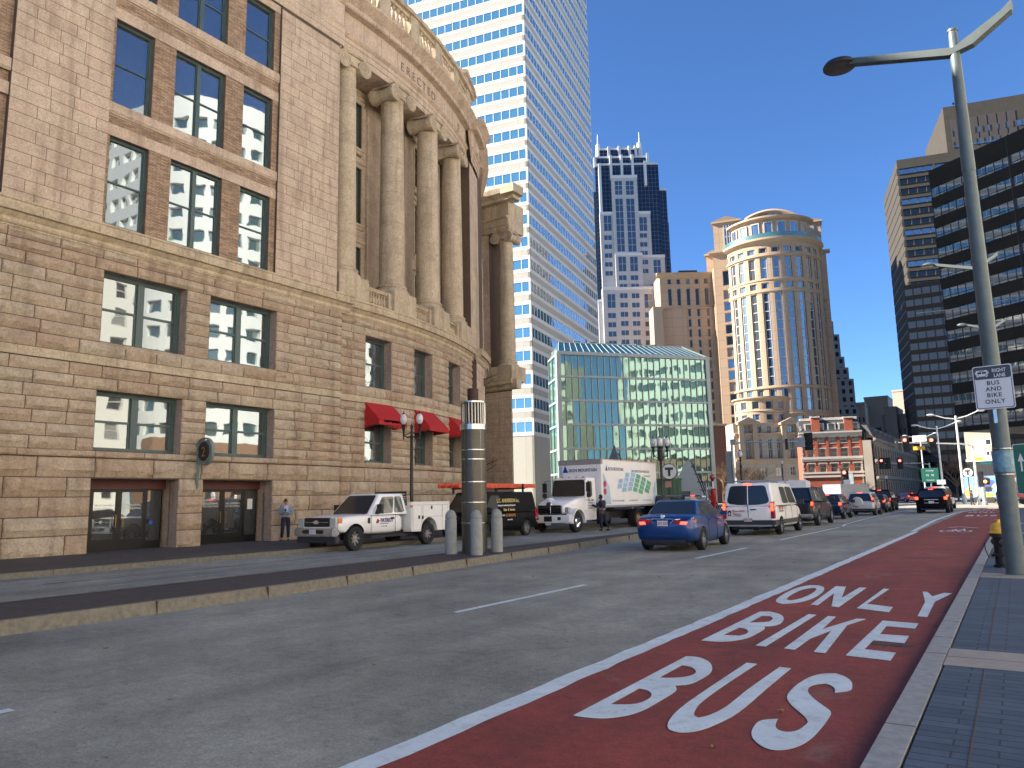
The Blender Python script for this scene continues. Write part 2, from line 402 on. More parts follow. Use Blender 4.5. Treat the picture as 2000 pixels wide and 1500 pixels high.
def masonry(mb, S, u0, u1, zs, ops, lens=(.9, 1.9), rough=.06, gap=.008, d=0, res=.13, mi=0, seed=0, base=.012):
    """individual blocks course by course; rough > 0 gives rock faces with broken lower arrises"""
    for k, (z0, z1) in enumerate(zip(zs, zs[1:])):
        spans = [(u0, u1)]
        for o in ops:
            if o[2] < z1-.05 and o[3] > z0+.05:
                ns = []
                for a, b in spans:
                    if o[1] <= a or o[0] >= b: ns.append((a, b)); continue
                    if o[0] > a: ns.append((a, o[0]))
                    if o[1] < b: ns.append((o[1], b))
                spans = ns
        for a, b in spans:
            u = a; off = (k % 2)*.5
            first = True
            while u < b-.01:
                ln = lens[0]+(lens[1]-lens[0])*hsh(k, u*1.7, seed)
                if first and off: ln *= .6
                first = False
                if b-(u+ln) < lens[0]*.6: ln = b-u
                v = min(b, u+ln); t = hsh(u, z0, seed+3)
                block(mb, S, u+gap, v-gap, z0+gap, z1-gap, d, rough, t, res, mi, seed, base); u = v
def block(mb, S, a, b, z0, z1, d, rough, tone, res, mi, seed, base):
    if rough <= 0:
        mb.box(S, a, b, z0, z1, d, d+base, tone, mi); return
    nu = max(3, int((b-a)/res)); nz = max(4, int((z1-z0)/(res*.75))); e = min(.03, (z1-z0)*.08)
    us = [a, a+e]+[a+e+(b-a-2*e)*i/nu for i in range(1, nu)]+[b-e, b]
    zs = [z0, z0+e]+[z0+e+(z1-z0-2*e)*i/nz for i in range(1, nz)]+[z1-e, z1]
    G_ = []
    for j, z in enumerate(zs):
        row = []
        for i, u in enumerate(us):
            t = (z-z0)/(z1-z0)
            jag = .12+.42*vnoise(u*2.4, z0*3, seed+5)**1.4        # height of the broken lower arris
            n = vnoise(u*1.7, z*2.1, seed)*.6+vnoise(u*5, z*6, seed+1)*.4
            bulge = min(1, (1-t)*.75+.42)*(.45+.75*n)
            dd = rough*bulge
            if t < jag: dd *= .05+.45*(t/jag)*vnoise(u*6, z*7, seed+2)
            if i in (0, len(us)-1) or j in (0, len(zs)-1): dd = 0
            elif i in (1, len(us)-2) or j == len(zs)-2: dd *= .55
            row.append(S.P(u, z, d+dd+(base if 0 < i < len(us)-1 and 0 < j < len(zs)-1 else 0)))
        G_.append(row)
    i0 = len(mb.v); W = len(us)
    for row in G_: mb.v += [tuple(p) for p in row]
    for j in range(len(zs)-1):
        for i in range(W-1):
            q = i0+j*W+i
            mb.f.append((q, q+1, q+W+1, q+W)); mb.uv.append([(0, 0)]*4); mb.tone.append(tone); mb.mi.append(mi)
def window(S, a, b, c, e, dep, parent, fm, gm, kind='double', fw=.09, name='window', pane=True, rail=.5, depth_f=.1):
    """sash window; kind: single/double/triple lights; returns the frame object"""
    m = MB(); d0, d1 = dep-depth_f, dep
    m.box(S, a, b, e-fw, e, d0, d1); m.box(S, a, b, c, c+fw, d0, d1)
    m.box(S, a, a+fw, c+fw, e-fw, d0, d1); m.box(S, b-fw, b, c+fw, e-fw, d0, d1)
    n = {'single': 1, 'double': 2, 'triple': 3}[kind]
    w_ = (b-a)/n; g = MB(); t = fw*.6
    for i in range(n):
        l, r = a+w_*i, a+w_*(i+1)
        if i:
            m.box(S, l-fw*.9, l+fw*.9, c+fw, e-fw, d0, d1+.02)
        l += fw if i == 0 else fw*.9; r -= fw if i == n-1 else fw*.9
        zm = c+(e-c)*rail
        m.box(S, l, r, zm-t*.5, zm+t*.5, d0, d1-.025)
        for (q, s_, y) in ((zm+t*.5, e-fw, -.05), (c+fw, zm-t*.5, -.03)):
            m.box(S, l, l+t*.7, q, s_, d0, d1+y); m.box(S, r-t*.7, r, q, s_, d0, d1+y)
            g.face(S, l+t*.7, r-t*.7, q, s_, d1-.075)
    f = m.build(name, fm, parent)
    if pane: g.build('pane', gm, f)
    return f
# ---------------- railway station (rock-faced wing, curved colonnade, far pavilion) ----------------
ST = place('station_building', (-30, 20, 0), 'tan granite station with rock-faced base and curved row of tall Ionic columns', 'station')
SW = Pl((-27.5, 0), (0, 1)); SC = Cy((-63.3, 28), 35.4)
LOW = [0, .8, 1.45, 2.12, 2.80, 3.5]; MID = [3.75, 4.2, 4.64, 5.08, 5.53, 5.97, 6.42, 6.87]; UPP = [7.22, 7.74, 8.2, 8.66, 9.12, 9.58, 10.03, 10.48, 10.9, 11.25]
WX = [(14.48, 17.88), (18.98, 22.42)]
ops_w = [(a, b, z0, z1) for a, b in WX for z0, z1 in ((0, 2.77), (3.78, 5.97), (7.74, 10.48))]
CX = [(.58, 2.67), (4.9, 6.96), (9.25, 11.32)]
ops_c = [(a, b, z0, z1) for a, b in CX for z0, z1 in ((3.78, 5.97), (7.74, 10.45))]
def base_wall(S, u0, u1, ops, rev, seed, name, lens=(1.0, 2.0), rough=.105):
    m = MB()
    grid_wall(m, S, u0, u1, -.3, 11.3, ops, 0, rev, 1, 2)
    low = [o for o in ops if o[2] < 1]
    masonry(m, S, u0, u1, LOW, ops, (1.3, 2.4), rough*1.35, .016, 0, .13, 0, seed)
    masonry(m, S, u0, u1, MID, ops, lens, rough*1.1, .013, 0, .12, 0, seed+11)
    masonry(m, S, u0, u1, UPP, ops, lens, rough*1.1, .013, 0, .12, 0, seed+23)
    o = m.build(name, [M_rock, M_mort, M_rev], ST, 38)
    # weathered ledge over the ground storey and the smooth band between the storeys
    m = MB(); masonry(m, S, u0, u1, [3.51, 3.755], [], (1.5, 2.6), .05, .004, .03, .13, 0, seed+5, .05)
    m.build('ledge_course', [M_rock], ST, 38)
    m = MB(); masonry(m, S, u0, u1, [6.88, 7.2], [], (1.3, 1.9), 0, .004, 0, .2, 0, seed+7, .07); m.build('band_course', [M_trim], ST)
base_wall(SW, 5, 26.45, ops_w, .55, 1, 'rock_faced_wall')
base_wall(SC, -1.35, 14.2, ops_c, .62, 40, 'curved_rock_faced_wall', (.8, 1.5))
# end return of the wing, pier beside the curve
m = MB()
S_end = Pl((-27.5, 26.45), (-1, 0))
m.box(S_end, 0, 3.5, 0, 11.3, -1, .002, .5, 1)
m.build('wing_return', [M_ash, M_mort], ST)
m = MB()
for k in range(17):
    z0 = .1+k*.66
    masonry(m, SC, 14.2, 17.3, [z0, min(11.25, z0+.66)], [], (.8, 1.2), .02, .006, .35, .2, 0, k, .02)
m.box(SC, 14.2, 17.3, 0, 11.3, 0, .35, .4, 1)
m.box(SC, 17.3, 30, 0, 27, -.4, 0, .4, 1)
m.build('corner_pier', [M_ash, M_mort], ST, 40)
STR = [(0, 11.22), (.06, 11.22), (.06, 11.27), (.11, 11.30), (.15, 11.38), (.12, 11.5), (.22, 11.58), (.27, 11.66), (.27, 11.68), (.40, 11.68), (.42, 11.72), (.42, 12.00), (.46, 12.03), (.46, 12.10), (-.2, 12.16)]
m = MB(); m.sweep(SW, 5, 26.9, STR, .6)
for u in [6.2+1.95*i for i in range(11)]: m.box(SW, u-.006, u+.006, 11.71, 12.0, .2, .424, .5, 1)
m.build('string_course', [M_trim, M_mort], ST, 30)
m = MB()
for u in [.9+1.85*i for i in range(7)]: m.box(SC, u-.006, u+.006, 11.71, 12.0, .2, .424, .5, 1)
m.sweep(SC, -1.2, 14.0, STR, .55); m.sweep(SC, 14.0, 17.6, [(d+.38, z) for d, z in STR], .5); m.sweep(SC, 17.6, 30, STR, .5); m.build('string_course', [M_trim, M_mort], ST, 30)
# corner sills
for S_, Q, z_, d_ in ((SC, CX, 3.62, .14), (SC, CX, 7.6, .05), (SW, WX, 7.6, .05)):
    for a, b in Q: m = MB(); m.box(S_, a-.02, b+.02, z_, z_+(.16 if z_ < 5 else .14), -.2, d_, .5); m.build('window_sill', M_rock, ST)
# ---- windows of the rusticated storeys
for a, b in WX:
    for z0, z1 in ((3.78, 5.97), (7.74, 10.48)):
        window(SW, a, b, z0, z1, -.44, ST, M_green, M_gwin, 'double', .14, rail=.5, depth_f=.14)
for a, b in CX:
    for z0, z1 in ((3.78, 5.97), (7.74, 10.45)):
        window(SC, a, b, z0, z1, -.50, ST, M_green, M_gwin, 'single', .15, depth_f=.12)
# ---- upper storeys of the wing
UW = [(14.53, 16.13, 'single'), (17.09, 19.52, 'double'), (20.47, 22.10, 'single')]
ROWS = [(12.4, 15.95), (17.3, 20.85), (22.3, 25.5)]
ACS = [12.12+.47*i for i in range(30)]
for a, b in ((10.95, 14.38), (22.42, 26.27)):
    m = MB(); masonry(m, SW, a, b, ACS, [], (.75, 1.65), 0, .010, -.2, .2, 0, int(a), .014)
    m.box(SW, a, b, 12.1, 26.2, -.7, -.2, .5, 1)
    m.build('smooth_ashlar_wall', [M_ash, M_mort], ST)
m = MB()
uo = [(a, b, z0, z1) for a, b, k in UW for z0, z1 in ROWS]
grid_wall(m, SW, 14.38, 22.42, 12.1, 26, uo, -.32, .33)
grid_wall(m, SW, 5, 10.95, 12.1, 26, [(8.2, 9.8, z0, z1) for z0, z1 in ROWS], -.42, .33)
m.build('brick_panel', M_brick, ST)
for z0, z1 in ((15.95, 16.42), (20.85, 21.32), (25.5, 25.9)):
    for a, b in ((14.38, 22.42), (5, 10.95)): m = MB(); masonry(m, SW, a, b, [z0, z1], [], (1.1, 1.9), 0, .003, -.32, .2, 0, 3, .03); m.build('lintel_course', M_ash, ST)
for z0, z1 in ((16.84, 17.3), (21.84, 22.3)):
    for a, b in ((14.38, 22.42), (5, 10.95)):
        m = MB(); masonry(m, SW, a, b, [z0+.1, z1], [], (1.2, 2.0), 0, .003, -.32, .2, 0, 9, .07)
        m.sweep(SW, a, b, [(-.32, z0), (-.28, z0), (-.26, z0+.05), (-.22, z0+.09), (-.32, z0+.1)]); m.build('sill_course', M_ash, ST)
for z0, z1 in ((16.42, 16.84), (21.32, 21.84)):      # shallow sunk panels in the brick between floors
    for a, b, k in UW: m = MB(); m.box(SW, a-.1, b+.1, z1-.09, z1-.06, -.32, -.29); m.build('panel_moulding', M_ash, ST)
for a, b, k in UW:
    for z0, z1 in ROWS: window(SW, a, b, z0, z1, -.52, ST, M_green, M_gwin, k, .10)
for z0, z1 in ROWS: window(SW, 8.2, 9.8, z0, z1, -.62, ST, M_green, M_gwin, 'single', .10)
ENT = [(-.2, 25.9), (-.14, 25.9), (-.14, 26.22), (-.11, 26.24), (-.11, 26.55), (-.08, 26.57), (-.08, 26.86), (-.04, 26.9), (0, 26.97), (-.15, 27.0), (-.15, 28.3), (-.08, 28.32), (.0, 28.4), (.12, 28.46), (.14, 28.6), (.22, 28.66), (-.1, 28.72), (-.2, 31.5)]
m = MB(); m.sweep(SW, 5, 26.5, ENT, .55); m.box(SW, 5, 26.5, 28, 31.5, -3, -.2); m.build('wing_entablature', M_ash, ST, 25)
m = MB(); m.box(SW, -40, 26.3, 0, 30, -14, -1.35); m.build('building_core', M_dark, ST)
# ---- curved colonnade
Rc = 34.7
SI = Cy((-63.3, 28), 33.2); SCc = Cy((-63.3, 28), Rc)
m = MB(); aio = []
for k in range(3):
    ang = R(-.9+6.75*k+3.4); uc = ang*33.2
    for z0, z1 in ((13.2, 16.2), (17.6, 21.0), (22.2, 25.0)): aio.append((uc-.95, uc+.95, z0, z1))
grid_wall(m, SI, -3, 14.6, 12.1, 26, aio, 0, .35, 1, 1)
masonry(m, SI, -3, 14.6, [12.12+.6*i for i in range(24)], aio, (.8, 1.4), 0, .010, 0, .2, 0, 4, .014)
m.box(SC, -2, 18, 12.0, 12.12, -3.4, -.1)
for k in range(4):
    uc = R(-.9+6.75*k)*33.2
    m.box(SI, uc-.6, uc+.6, 12.1, 25.9, 0, .18)
m.build('recessed_wall', [M_ash, M_mort], ST)
for o in aio: window(SI, o[0], o[1], o[2], o[3], -.2, ST, M_green, M_gwin, 'single', .12)
for o in aio:
    m = MB(); m.sweep(SI, o[0]-.2, o[1]+.2, [(0, o[2]-.35), (.08, o[2]-.3), (.1, o[2]-.15), (.16, o[2]-.1), (.16, o[2]), (0, o[2])])
    m.box(SI, o[0]-.16, o[0], o[2], o[3], 0, .08); m.box(SI, o[1], o[1]+.16, o[2], o[3], 0, .08); m.sweep(SI, o[0]-.25, o[1]+.25, [(0, o[3]), (.1, o[3]), (.1, o[3]+.2), (.2, o[3]+.28), (.2, o[3]+.34), (0, o[3]+.36)]); m.build('window_surround', M_trim, ST)
m = MB(); m.box(SC, 14.2, 17.3, 12.1, 26, -3.4, -.02, .5, 1)
for k in range(21): masonry(m, SC, 14.2, 17.3, [12.15+.66*k, min(25.95, 12.15+.66*(k+1))], [], (.7, 1.1), 0, .006, 0, .2, 0, k, .016)
masonry(m, Pl(SC.P(14.2, 0)[:2], SC.P(14.2, 0, -1)[:2] and (SC.P(14.2, 0)-SC.P(14.2, 0, 3))[:2]), 0, 3.3, [12.15+.66*k for k in range(21)], [], (.8, 1.4), 0, .006, 0, .2, 0, 2, .012)
m.box(SC, 17.3, 30, 12.1, 26, -3, -1.2, .5, 1)
m.build('colonnade_pier', [M_ash, M_mort], ST)
def column(c, ang, r, z0, z1, parent, half=False):
    """Ionic column: drummed shaft with slight entasis, moulded base, volute capital"""
    c = Vector(c); m = MB(); n = 28; H = z1-1.05-(z0+.55); zb = z0+.55
    nd = 6; prof = []
    for i in range(nd):
        for t in ((i+.006)/nd, (i+.5)/nd, (i+.994)/nd):
            rr = r*(1-.15*max(0, t-.12)**1.25); prof.append((rr, zb+H*t))
        if i < nd-1: prof += [(prof[-1][0]-.02, prof[-1][1]+.001), (prof[-1][0]-.02, zb+H*(i+1.004)/nd)]
    m.lathe(c, prof, n, .6)
    sh = m.build('column', M_trim, parent, 40)
    m = MB(); m.lathe(c, [(r*1.32, z0+.0), (r*1.35, z0+.08), (r*1.35, z0+.16), (r*1.28, z0+.22), (r*1.16, z0+.27), (r*1.13, z0+.34), (r*1.2, z0+.38), (r*1.2, z0+.46), (r*1.1, z0+.52), (r, z0+.58)], n, .5, caps=False)
    m.build('base', M_trim, sh, 50)
    # capital
    rt = prof[-1][0]; x = Vector((-math.sin(ang), math.cos(ang), 0)); nrm = Vector((math.cos(ang), math.sin(ang), 0)); zc = z1
    S = Pl((c-x*0+nrm*0)[:2], x[:2])
    m = MB()
    m.lathe(c, [(rt, zc-1.06), (rt*1.06, zc-.98), (rt*1.0, zc-.94), (rt*1.08, zc-.8), (rt*1.2, zc-.62), (rt*1.15, zc-.5)], n, .5, caps=False)
    m.box(S, -rt*1.32, rt*1.32, zc-.13, zc-.06, -rt*1.28, rt*1.28); m.box(S, -rt*1.36, rt*1.36, zc-.06, zc, -rt*1.32, rt*1.32)
    m.box(S, -rt*1.05, rt*1.05, zc-.62, zc-.13, -rt*1.12, rt*1.12)
    for sgn in (-1, 1):
        ctr = c+x*sgn*rt*1.18+Vector((0, 0, zc-.62)); ax = Matrix((x, Vector((0, 0, 1)), nrm)).transposed()
        # bolster, pinched in the middle like a scroll
        L = rt*1.25
        m.lathe(ctr, [(.40, -L), (.47, -L+.01), (.47, -L+.12), (.38, -L*.5), (.33, 0), (.38, L*.5), (.47, L-.12), (.47, L-.01), (.40, L)], 20, .5, ax=ax)
        for face in (-1, 1):
            for q, rr in enumerate((.42, .30, .18)):
                m.lathe(ctr+nrm*face*(L+.0), [(rr-.045, -.03), (rr-.045, .045), (rr, .055), (rr+.045, .045), (rr+.045, -.03)], 20, .5, ax=ax, caps=False)
            m.lathe(ctr+nrm*face*L, [(.001, -.05), (.08, -.03), (.08, .05), (.001, .08)], 12, .5, ax=ax, caps=False)
    for i in range(7):      # egg moulding between the volutes
        a = ang+(i-3)*.22
        m.sphere(c+Vector((math.cos(a), math.sin(a), 0))*rt*1.2+Vector((0, 0, zc-.66)), .1, 6, 4, sz=1.4)
    m.build('capital', M_trim, sh, 40)
    return sh
for k in range(4):
    a = R(-.9+6.75*k); c = (-63.3+Rc*math.cos(a), 28+Rc*math.sin(a), 0)
    column(c, a, .74, 13.38, 26.0, ST)
    m = MB(); uc = a*Rc; m.box(SCc, uc-1.02, uc+1.02, 12.1, 13.38, -1.1, 1.0); m.build('pedestal', M_trim, ST)
m = MB(); uc = R(22.4)*Rc; m.box(SCc, uc-.75, uc+.75, 12.1, 13.1, -.6, .8); m.build('pedestal', M_trim, ST)
def balustrade(S, u0, u1, z0, z1, d, n, parent, thick=.17, rb=.1):
    m = MB(); h = z1-z0
    m.box(S, u0, u1, z0, z0+h*.16, d-thick, d+thick, .5, 0, True); m.box(S, u0, u1, z1-h*.17, z1-h*.06, d-thick, d+thick, .5, 0, True); m.box(S, u0, u1, z1-h*.06, z1, d-thick-.05, d+thick+.05, .5, 0, True)
    a, b = z0+h*.16, z1-h*.17; q = b-a
    for i in range(n):
        u = u0+(u1-u0)*(i+.5)/n; c = S.P(u, a, d)
        m.lathe(c, [(rb*.9, 0), (rb*.9, q*.08), (rb*.5, q*.12), (rb*.75, q*.2), (rb*1.05, q*.36), (rb*.9, q*.5), (rb*.45, q*.78), (rb*.5, q*.84), (rb*.8, q*.88), (rb*.9, q*.92), (rb*.9, q)], 8, caps=False)
    return m.build('balustrade', M_trim, parent, 40)
for k in range(4):
    u0 = R(-.9+6.75*k)*Rc+1.02; u1 = R(-.9+6.75*(k+1))*Rc-(1.02 if k < 3 else .6)
    if k < 3:
        balustrade(SCc, u0+.25, u1-.25, 12.14, 13.15, .55, 7, ST)
        m = MB(); m.box(SCc, u0, u0+.25, 12.1, 13.16, .3, .8, .5, 0, True); m.box(SCc, u1-.25, u1, 12.1, 13.16, .3, .8, .5, 0, True); m.build('baluster_pier', M_trim, ST)
EC = [(-.3, 26.0), (-.3, 26.0), (-.3, 26.32), (-.25, 26.34), (-.25, 26.64), (-.2, 26.66), (-.2, 26.9), (-.1, 26.95), (-.02, 27.05), (-.25, 27.1), (-.25, 28.42), (-.2, 28.44), (.15, 28.44), (.15, 28.46), (.2, 28.5), (.2, 28.72), (.28, 28.78), (.36, 28.86), (.5, 28.95), (.66, 29.1), (.66, 29.2), (-.6, 29.35)]
m = MB(); m.sweep(SC, -2.2, 14.2, EC, .5); m.sweep(SC, 14.2, 17.4, [(d+.45, z) for d, z in EC], .45); m.sweep(SC, 17.4, 31, EC, .4)
m.box(SC, -2.2, 31, 25.98, 26.02, -3.4, -.3); m.box(SC, 12, 17.3, 26, 29.3, -3.4, -.3)
for i in range(17): u = -1.2+i*1.12; m.box(SC, u-.005, u+.005, 28.46, 29.15, .1, .21, .5, 1)
for i in range(11): u = -1+i*1.5; m.box(SC, u-.005, u+.005, 27.1, 28.42, -.3, -.246, .5, 1)
m.build('curved_entablature', [M_ash, M_mort], ST, 25)
def cyl_u(px, py, Rr):
    d = ray(px, py); cx, cy = -63.3, 28.0
    a = d.x**2+d.y**2; b = -2*(d.x*cx+d.y*cy); c = cx*cx+cy*cy-Rr*Rr
    t = (-b-math.sqrt(b*b-4*a*c))/(2*a); p = CAMP+d*t
    return math.atan2(p.y-cy, p.x-cx), p.z
M_let = plain('carved_letters', (.20, .14, .10), .9)
a0, _ = cyl_u(786, 130, 35.15); a1, _ = cyl_u(846, 184, 35.15)
for s_, f in zip('ERECTED', (0, 1/6, 2/6, 3/6, 4/6, 5/6, 1)):
    a = a0+(a1-a0)*f; p = Vector((-63.3+35.16*math.cos(a), 28+35.16*math.sin(a), 27.42))
    o = text(s_, .78, M_let, 'carved_letter', ST, frame_mat(p, (-math.sin(a), math.cos(a), 0), (0, 0, 1)), .012, 'CENTER')
for px_, py_, s_ in ((895, 247, 'E'),):
    a, _ = cyl_u(px_, py_, 35.15); p = Vector((-63.3+35.16*math.cos(a), 28+35.16*math.sin(a), 27.42))
    o = text(s_, .78, M_let, 'carved_letter', ST, frame_mat(p, (-math.sin(a), math.cos(a), 0), (0, 0, 1)), .012, 'CENTER')
# roof balustrade with solid dies
SBt = Cy((-63.3, 28), 35.2)
m = MB()
for i in range(6):
    u = -1.6+i*3.0
    m.box(SBt, u, u+.95, 29.2, 31.35, -.35, .3, .5, 0, True)
    if i < 5: balustrade(SBt, u+.95, u+3.0, 29.3, 31.4, 0, 5, ST, .2, .15)
m.sweep(SBt, -1.8, 14.6, [(-.45, 31.3), (.42, 31.3), (.46, 31.4), (.46, 31.5), (-.45, 31.55)], .5)
m.build('parapet', M_trim, ST)
m = MB()
m.box(SC, 14.0, 17.2, 29.2, 32.6, -3.2, -.35, .5, 0, True); m.box(SC, 13.8, 17.4, 32.4, 32.7, -3.4, -.1, .5, 0, True); m.box(SC, 13.7, 17.5, 32.7, 33.0, -3.5, .05, .5, 0, True); m.box(SC, 14.1, 17.1, 33.0, 33.5, -3.1, -.5, .5, 0, True)
m.build('attic_pier', M_ash, ST)
# ---- far pavilion seen beyond the curve
SP = Pl((-38.6, 54.6), (1, 0))    # u = x+38.6, faces the camera
m = MB()
pts_ = [(-60, 54.8), (-35.9, 54.8), (-47.5, 68.5), (-60, 76)]
for (x0, y0), (x1, y1) in zip(pts_, pts_[1:]+pts_[:1]): m.quad([(x0, y0, 0), (x1, y1, 0), (x1, y1, 12.2), (x0, y0, 12.2)], None, .5, 1)
m.quad([(x, y, 12.2) for x, y in pts_], None, .5, 1)
pu = [(-60, 57.6), (-39.2, 57.6), (-48.5, 68.5), (-60, 76)]
for (x0, y0), (x1, y1) in zip(pu, pu[1:]+pu[:1]): m.quad([(x0, y0, 12), (x1, y1, 12), (x1, y1, 28.4), (x0, y0, 28.4)], None, .5, 0)
masonry(m, SP, -4, 2.75, [.1+.58*i for i in range(20)], [], (.9, 1.6), .015, .006, 0, .25, 0, 3, .02)
masonry(m, Pl((-35.85, 54.6), (-11.6, 13.7)), 0, 12, [.1+.58*i for i in range(20)], [], (.9, 1.6), .015, .006, 0, .4, 0, 8, .02)
m.box(SP, -4, 3.0, 0, 1.6, -.3, .2)
m.build('pavilion_wall', [M_ash, M_mort], ST)
PS = [(d*1.25, z) for d, z in STR]
m = MB(); m.sweep(SP, -6, 3.1, PS, .4); m.box(SP, 2.0, 3.5, 11.3, 12.1, -.5, .3, .4, 0, True); m.build('pavilion_string_course', M_trim, ST)
m = MB(); m.box(SP, -.6, 2.9, 12.1, 13.4, -2.2, .1, .45, 0, True); m.build('pavilion_pedestal', M_trim, ST)
column((-36.75, 55.55, 0), R(-90), .72, 13.4, 25.9, ST)
m = MB(); masonry(m, Pl((-38.6, 55.0), (1, 0)), -3.6, .35, [12.1+.6*i for i in range(24)], [], (.6, 1.0), 0, .006, 0, .2, 0, 6, .02); m.box(Pl((-38.6, 55.0), (1, 0)), -4, .35, 12.1, 25.9, -3, 0, .5, 1); m.build('pavilion_anta', [M_ash, M_mort], ST)
m = MB(); m.sweep(SP, -6, 2.75, [(-.1, 25.9), (-.1, 26.3), (0, 26.35), (0, 26.9), (.25, 27.0), (.25, 27.1), (-.1, 27.15), (-.1, 28.4), (.5, 28.45), (.55, 28.7), (.95, 29.0), (1.1, 29.4), (1.1, 29.55), (-1, 29.7)], .4)
m.box(SP, 2.74, 3.7, 28.45, 28.8, -.6, .55, .4, 0, True); m.box(SP, 2.74, 4.1, 28.8, 29.6, -.6, 1.1, .4, 0, True); m.box(SP, -6, 2.76, 25.9, 28.6, -2.6, -.13, .4, 0, True)
m.build('pavilion_entablature', M_trim, ST)
# ---- doors
M_hdr = plain('dark_red_header', (.10, .022, .018), .5); M_brass = plain('brass', (.5, .33, .1), .3, metal=1)
M_note = plain('paper_notice', (.7, .7, .7), .7, var=.02); M_blue = plain('blue_sticker', (.02, .08, .5), .5, var=0)
for q, (a, b) in enumerate(WX):
    dd = -.95
    m = MB(); m.box(SW, a, b, 2.42, 2.77, dd-.1, dd+.14); m.build('door_header', M_hdr, ST)
    m = MB(); grid_wall(m, SW, a, b, 0, 2.77, [], dd-.35, 0)
    m.box(SW, a-.001, a+.001, 0, 2.77, dd-.4, -.5); m.quad([SW.P(b, 0, -.5), SW.P(b, 0, dd-.3), SW.P(b, 2.77, dd-.3), SW.P(b, 2.77, -.5)][::-1])
    m.quad([SW.P(a, 2.77, -.5), SW.P(b, 2.77, -.5), SW.P(b, 2.77, dd-.3), SW.P(a, 2.77, dd-.3)][::-1])
    m.box(SW, b+.02, b+.14, 0, 2.77, -.5, -.38)
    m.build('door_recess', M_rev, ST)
    lw = (b-a)-.1; x0 = a; segs = [(.0, .15), (.15, .475), (.475, .80), (.80, 1.0)]
    for i, (s0, s1) in enumerate(segs):
        l, r = a+lw*s0, a+lw*s1; nm = 'door' if i in (1, 2) else 'sidelight'; f = .10 if i in (1, 2) else .05
        m = MB(); kb = .42 if i in (1, 2) else .3
        m.box(SW, l, r, .15, .15+kb, dd, dd+.07); m.box(SW, l, r, 2.42-f*1.2, 2.42, dd, dd+.07)
        m.box(SW, l, l+f, .15+kb, 2.42-f*1.2, dd, dd+.07); m.box(SW, r-f, r, .15+kb, 2.42-f*1.2, dd, dd+.07)
        o = m.build(nm, M_bron, ST); g = MB(); g.face(SW, l+f, r-f, .15+kb, 2.42-f*1.2, dd+.02)
        g.build('pane', M_gwin, o)
        if i in (1, 2):
            hu = r-.14 if i == 1 else l+.14
            h_ = MB(); h_.tube([SW.P(hu, 1.0, dd+.07), SW.P(hu, 1.0, dd+.15), SW.P(hu, 1.45, dd+.15), SW.P(hu, 1.45, dd+.07)], .016, 6); h_.build('handle', M_brass, o)
            for t_, z_ in (('NO LOITERING', 1.78), ('NO SOLICITING', 1.66)):
                text(t_, .10, M_note, 'door_notice', o, frame_mat(SW.P((l+r)/2, z_, dd+.025), (0, 1, 0), (0, 0, 1)), .001, 'CENTER')
        elif q == 0:
            uu = (l+r)/2-.1 if i == 0 else l+.25
            h_ = MB(); h_.box(SW, uu-.07, uu+.07, 1.05, 1.2, dd+.022, dd+.03); h_.build('accessibility_sticker', M_blue, o)
        elif i == 3:
            h_ = MB(); h_.box(SW, (l+r)/2-.12, (l+r)/2+.14, 1.55, 2.0, dd+.022, dd+.028); h_.build('paper_notice', M_note, o)
# ---- awnings over the ground-floor curve windows
M_awn = plain('red_canvas', (.42, .012, .014), .75, var=.12, vs=4)
for q, (a, b) in enumerate(CX):
    m = MB(); P = SC.P; a -= .05; b += .05; zt, zf, zv, dp = 6.95, 5.95, 5.68, 1.05
    n = 6
    for i in range(n):
        u, v = a+(b-a)*i/n, a+(b-a)*(i+1)/n; s0 = .05*math.sin(i*2.1)
        m.quad([P(u, zf, dp), P(v, zf, dp), P(v, zt, .03), P(u, zt, .03)])
        if q == 0 and 1 <= i <= 4:      # torn, sagging valance
            sg = .10
            m.quad([P(u, zv-.04*i, dp-.06), P(v, zv-.03*i, dp-.1), P(v, zf-sg-.05, dp-.02), P(u, zf-sg, dp-.02)])
        else: m.quad([P(u, zv, dp), P(v, zv, dp), P(v, zf, dp), P(u, zf, dp)])
    m.quad([P(a, zv-.1, .03), P(a, zv, dp), P(a, zf, dp), P(a, zt, .03)]); m.quad([P(b, zv, dp), P(b, zv-.1, .03), P(b, zt, .03), P(b, zf, dp)])
    m.quad([P(b, zf, dp-.01), P(a, zf, dp-.01), P(a, zt, .02), P(b, zt, .02)])
    aw = m.build('awning', M_awn, ST, weld=True)
    f_ = MB(); f_.tube([P(a, zv, .05), P(a, zv, dp-.02), P(b, zv, dp-.02), P(b, zv, .05)], .018, 6); f_.build('awning_rod', M_dark, aw)
# iron flag brackets on the pier
for z_ in (10.3, 4.2):
    m = MB(); p = SC.P(16.2, z_, .5)
    n_ = (SC.P(16.2, z_, 1)-p).normalized()
    m.tube([p, p+n_*.9+Vector((0, 0, .35))], .03, 6); m.tube([p-Vector((0, 0, .45)), p+n_*.75], .025, 6); m.tube([p+n_*.45, p+n_*.6+Vector((0, 0, .5))], .02, 6); m.lathe(p-Vector((0, 0, .5)), [(.05, 0), (.05, .6)], 6)
    m.build('flag_bracket', M_black, ST)
m = MB(); random.seed(9)
for k in range(6):
    u = 12.75+k*.13; pts = [SW.P(u+random.uniform(-.05, .08), .62+random.uniform(-.13, .13), .125) for _ in range(4)]; m.tube(pts, .009, 4)
m.build('graffiti', plain('pale_scrawl', (.6, .58, .52), .7), ST)
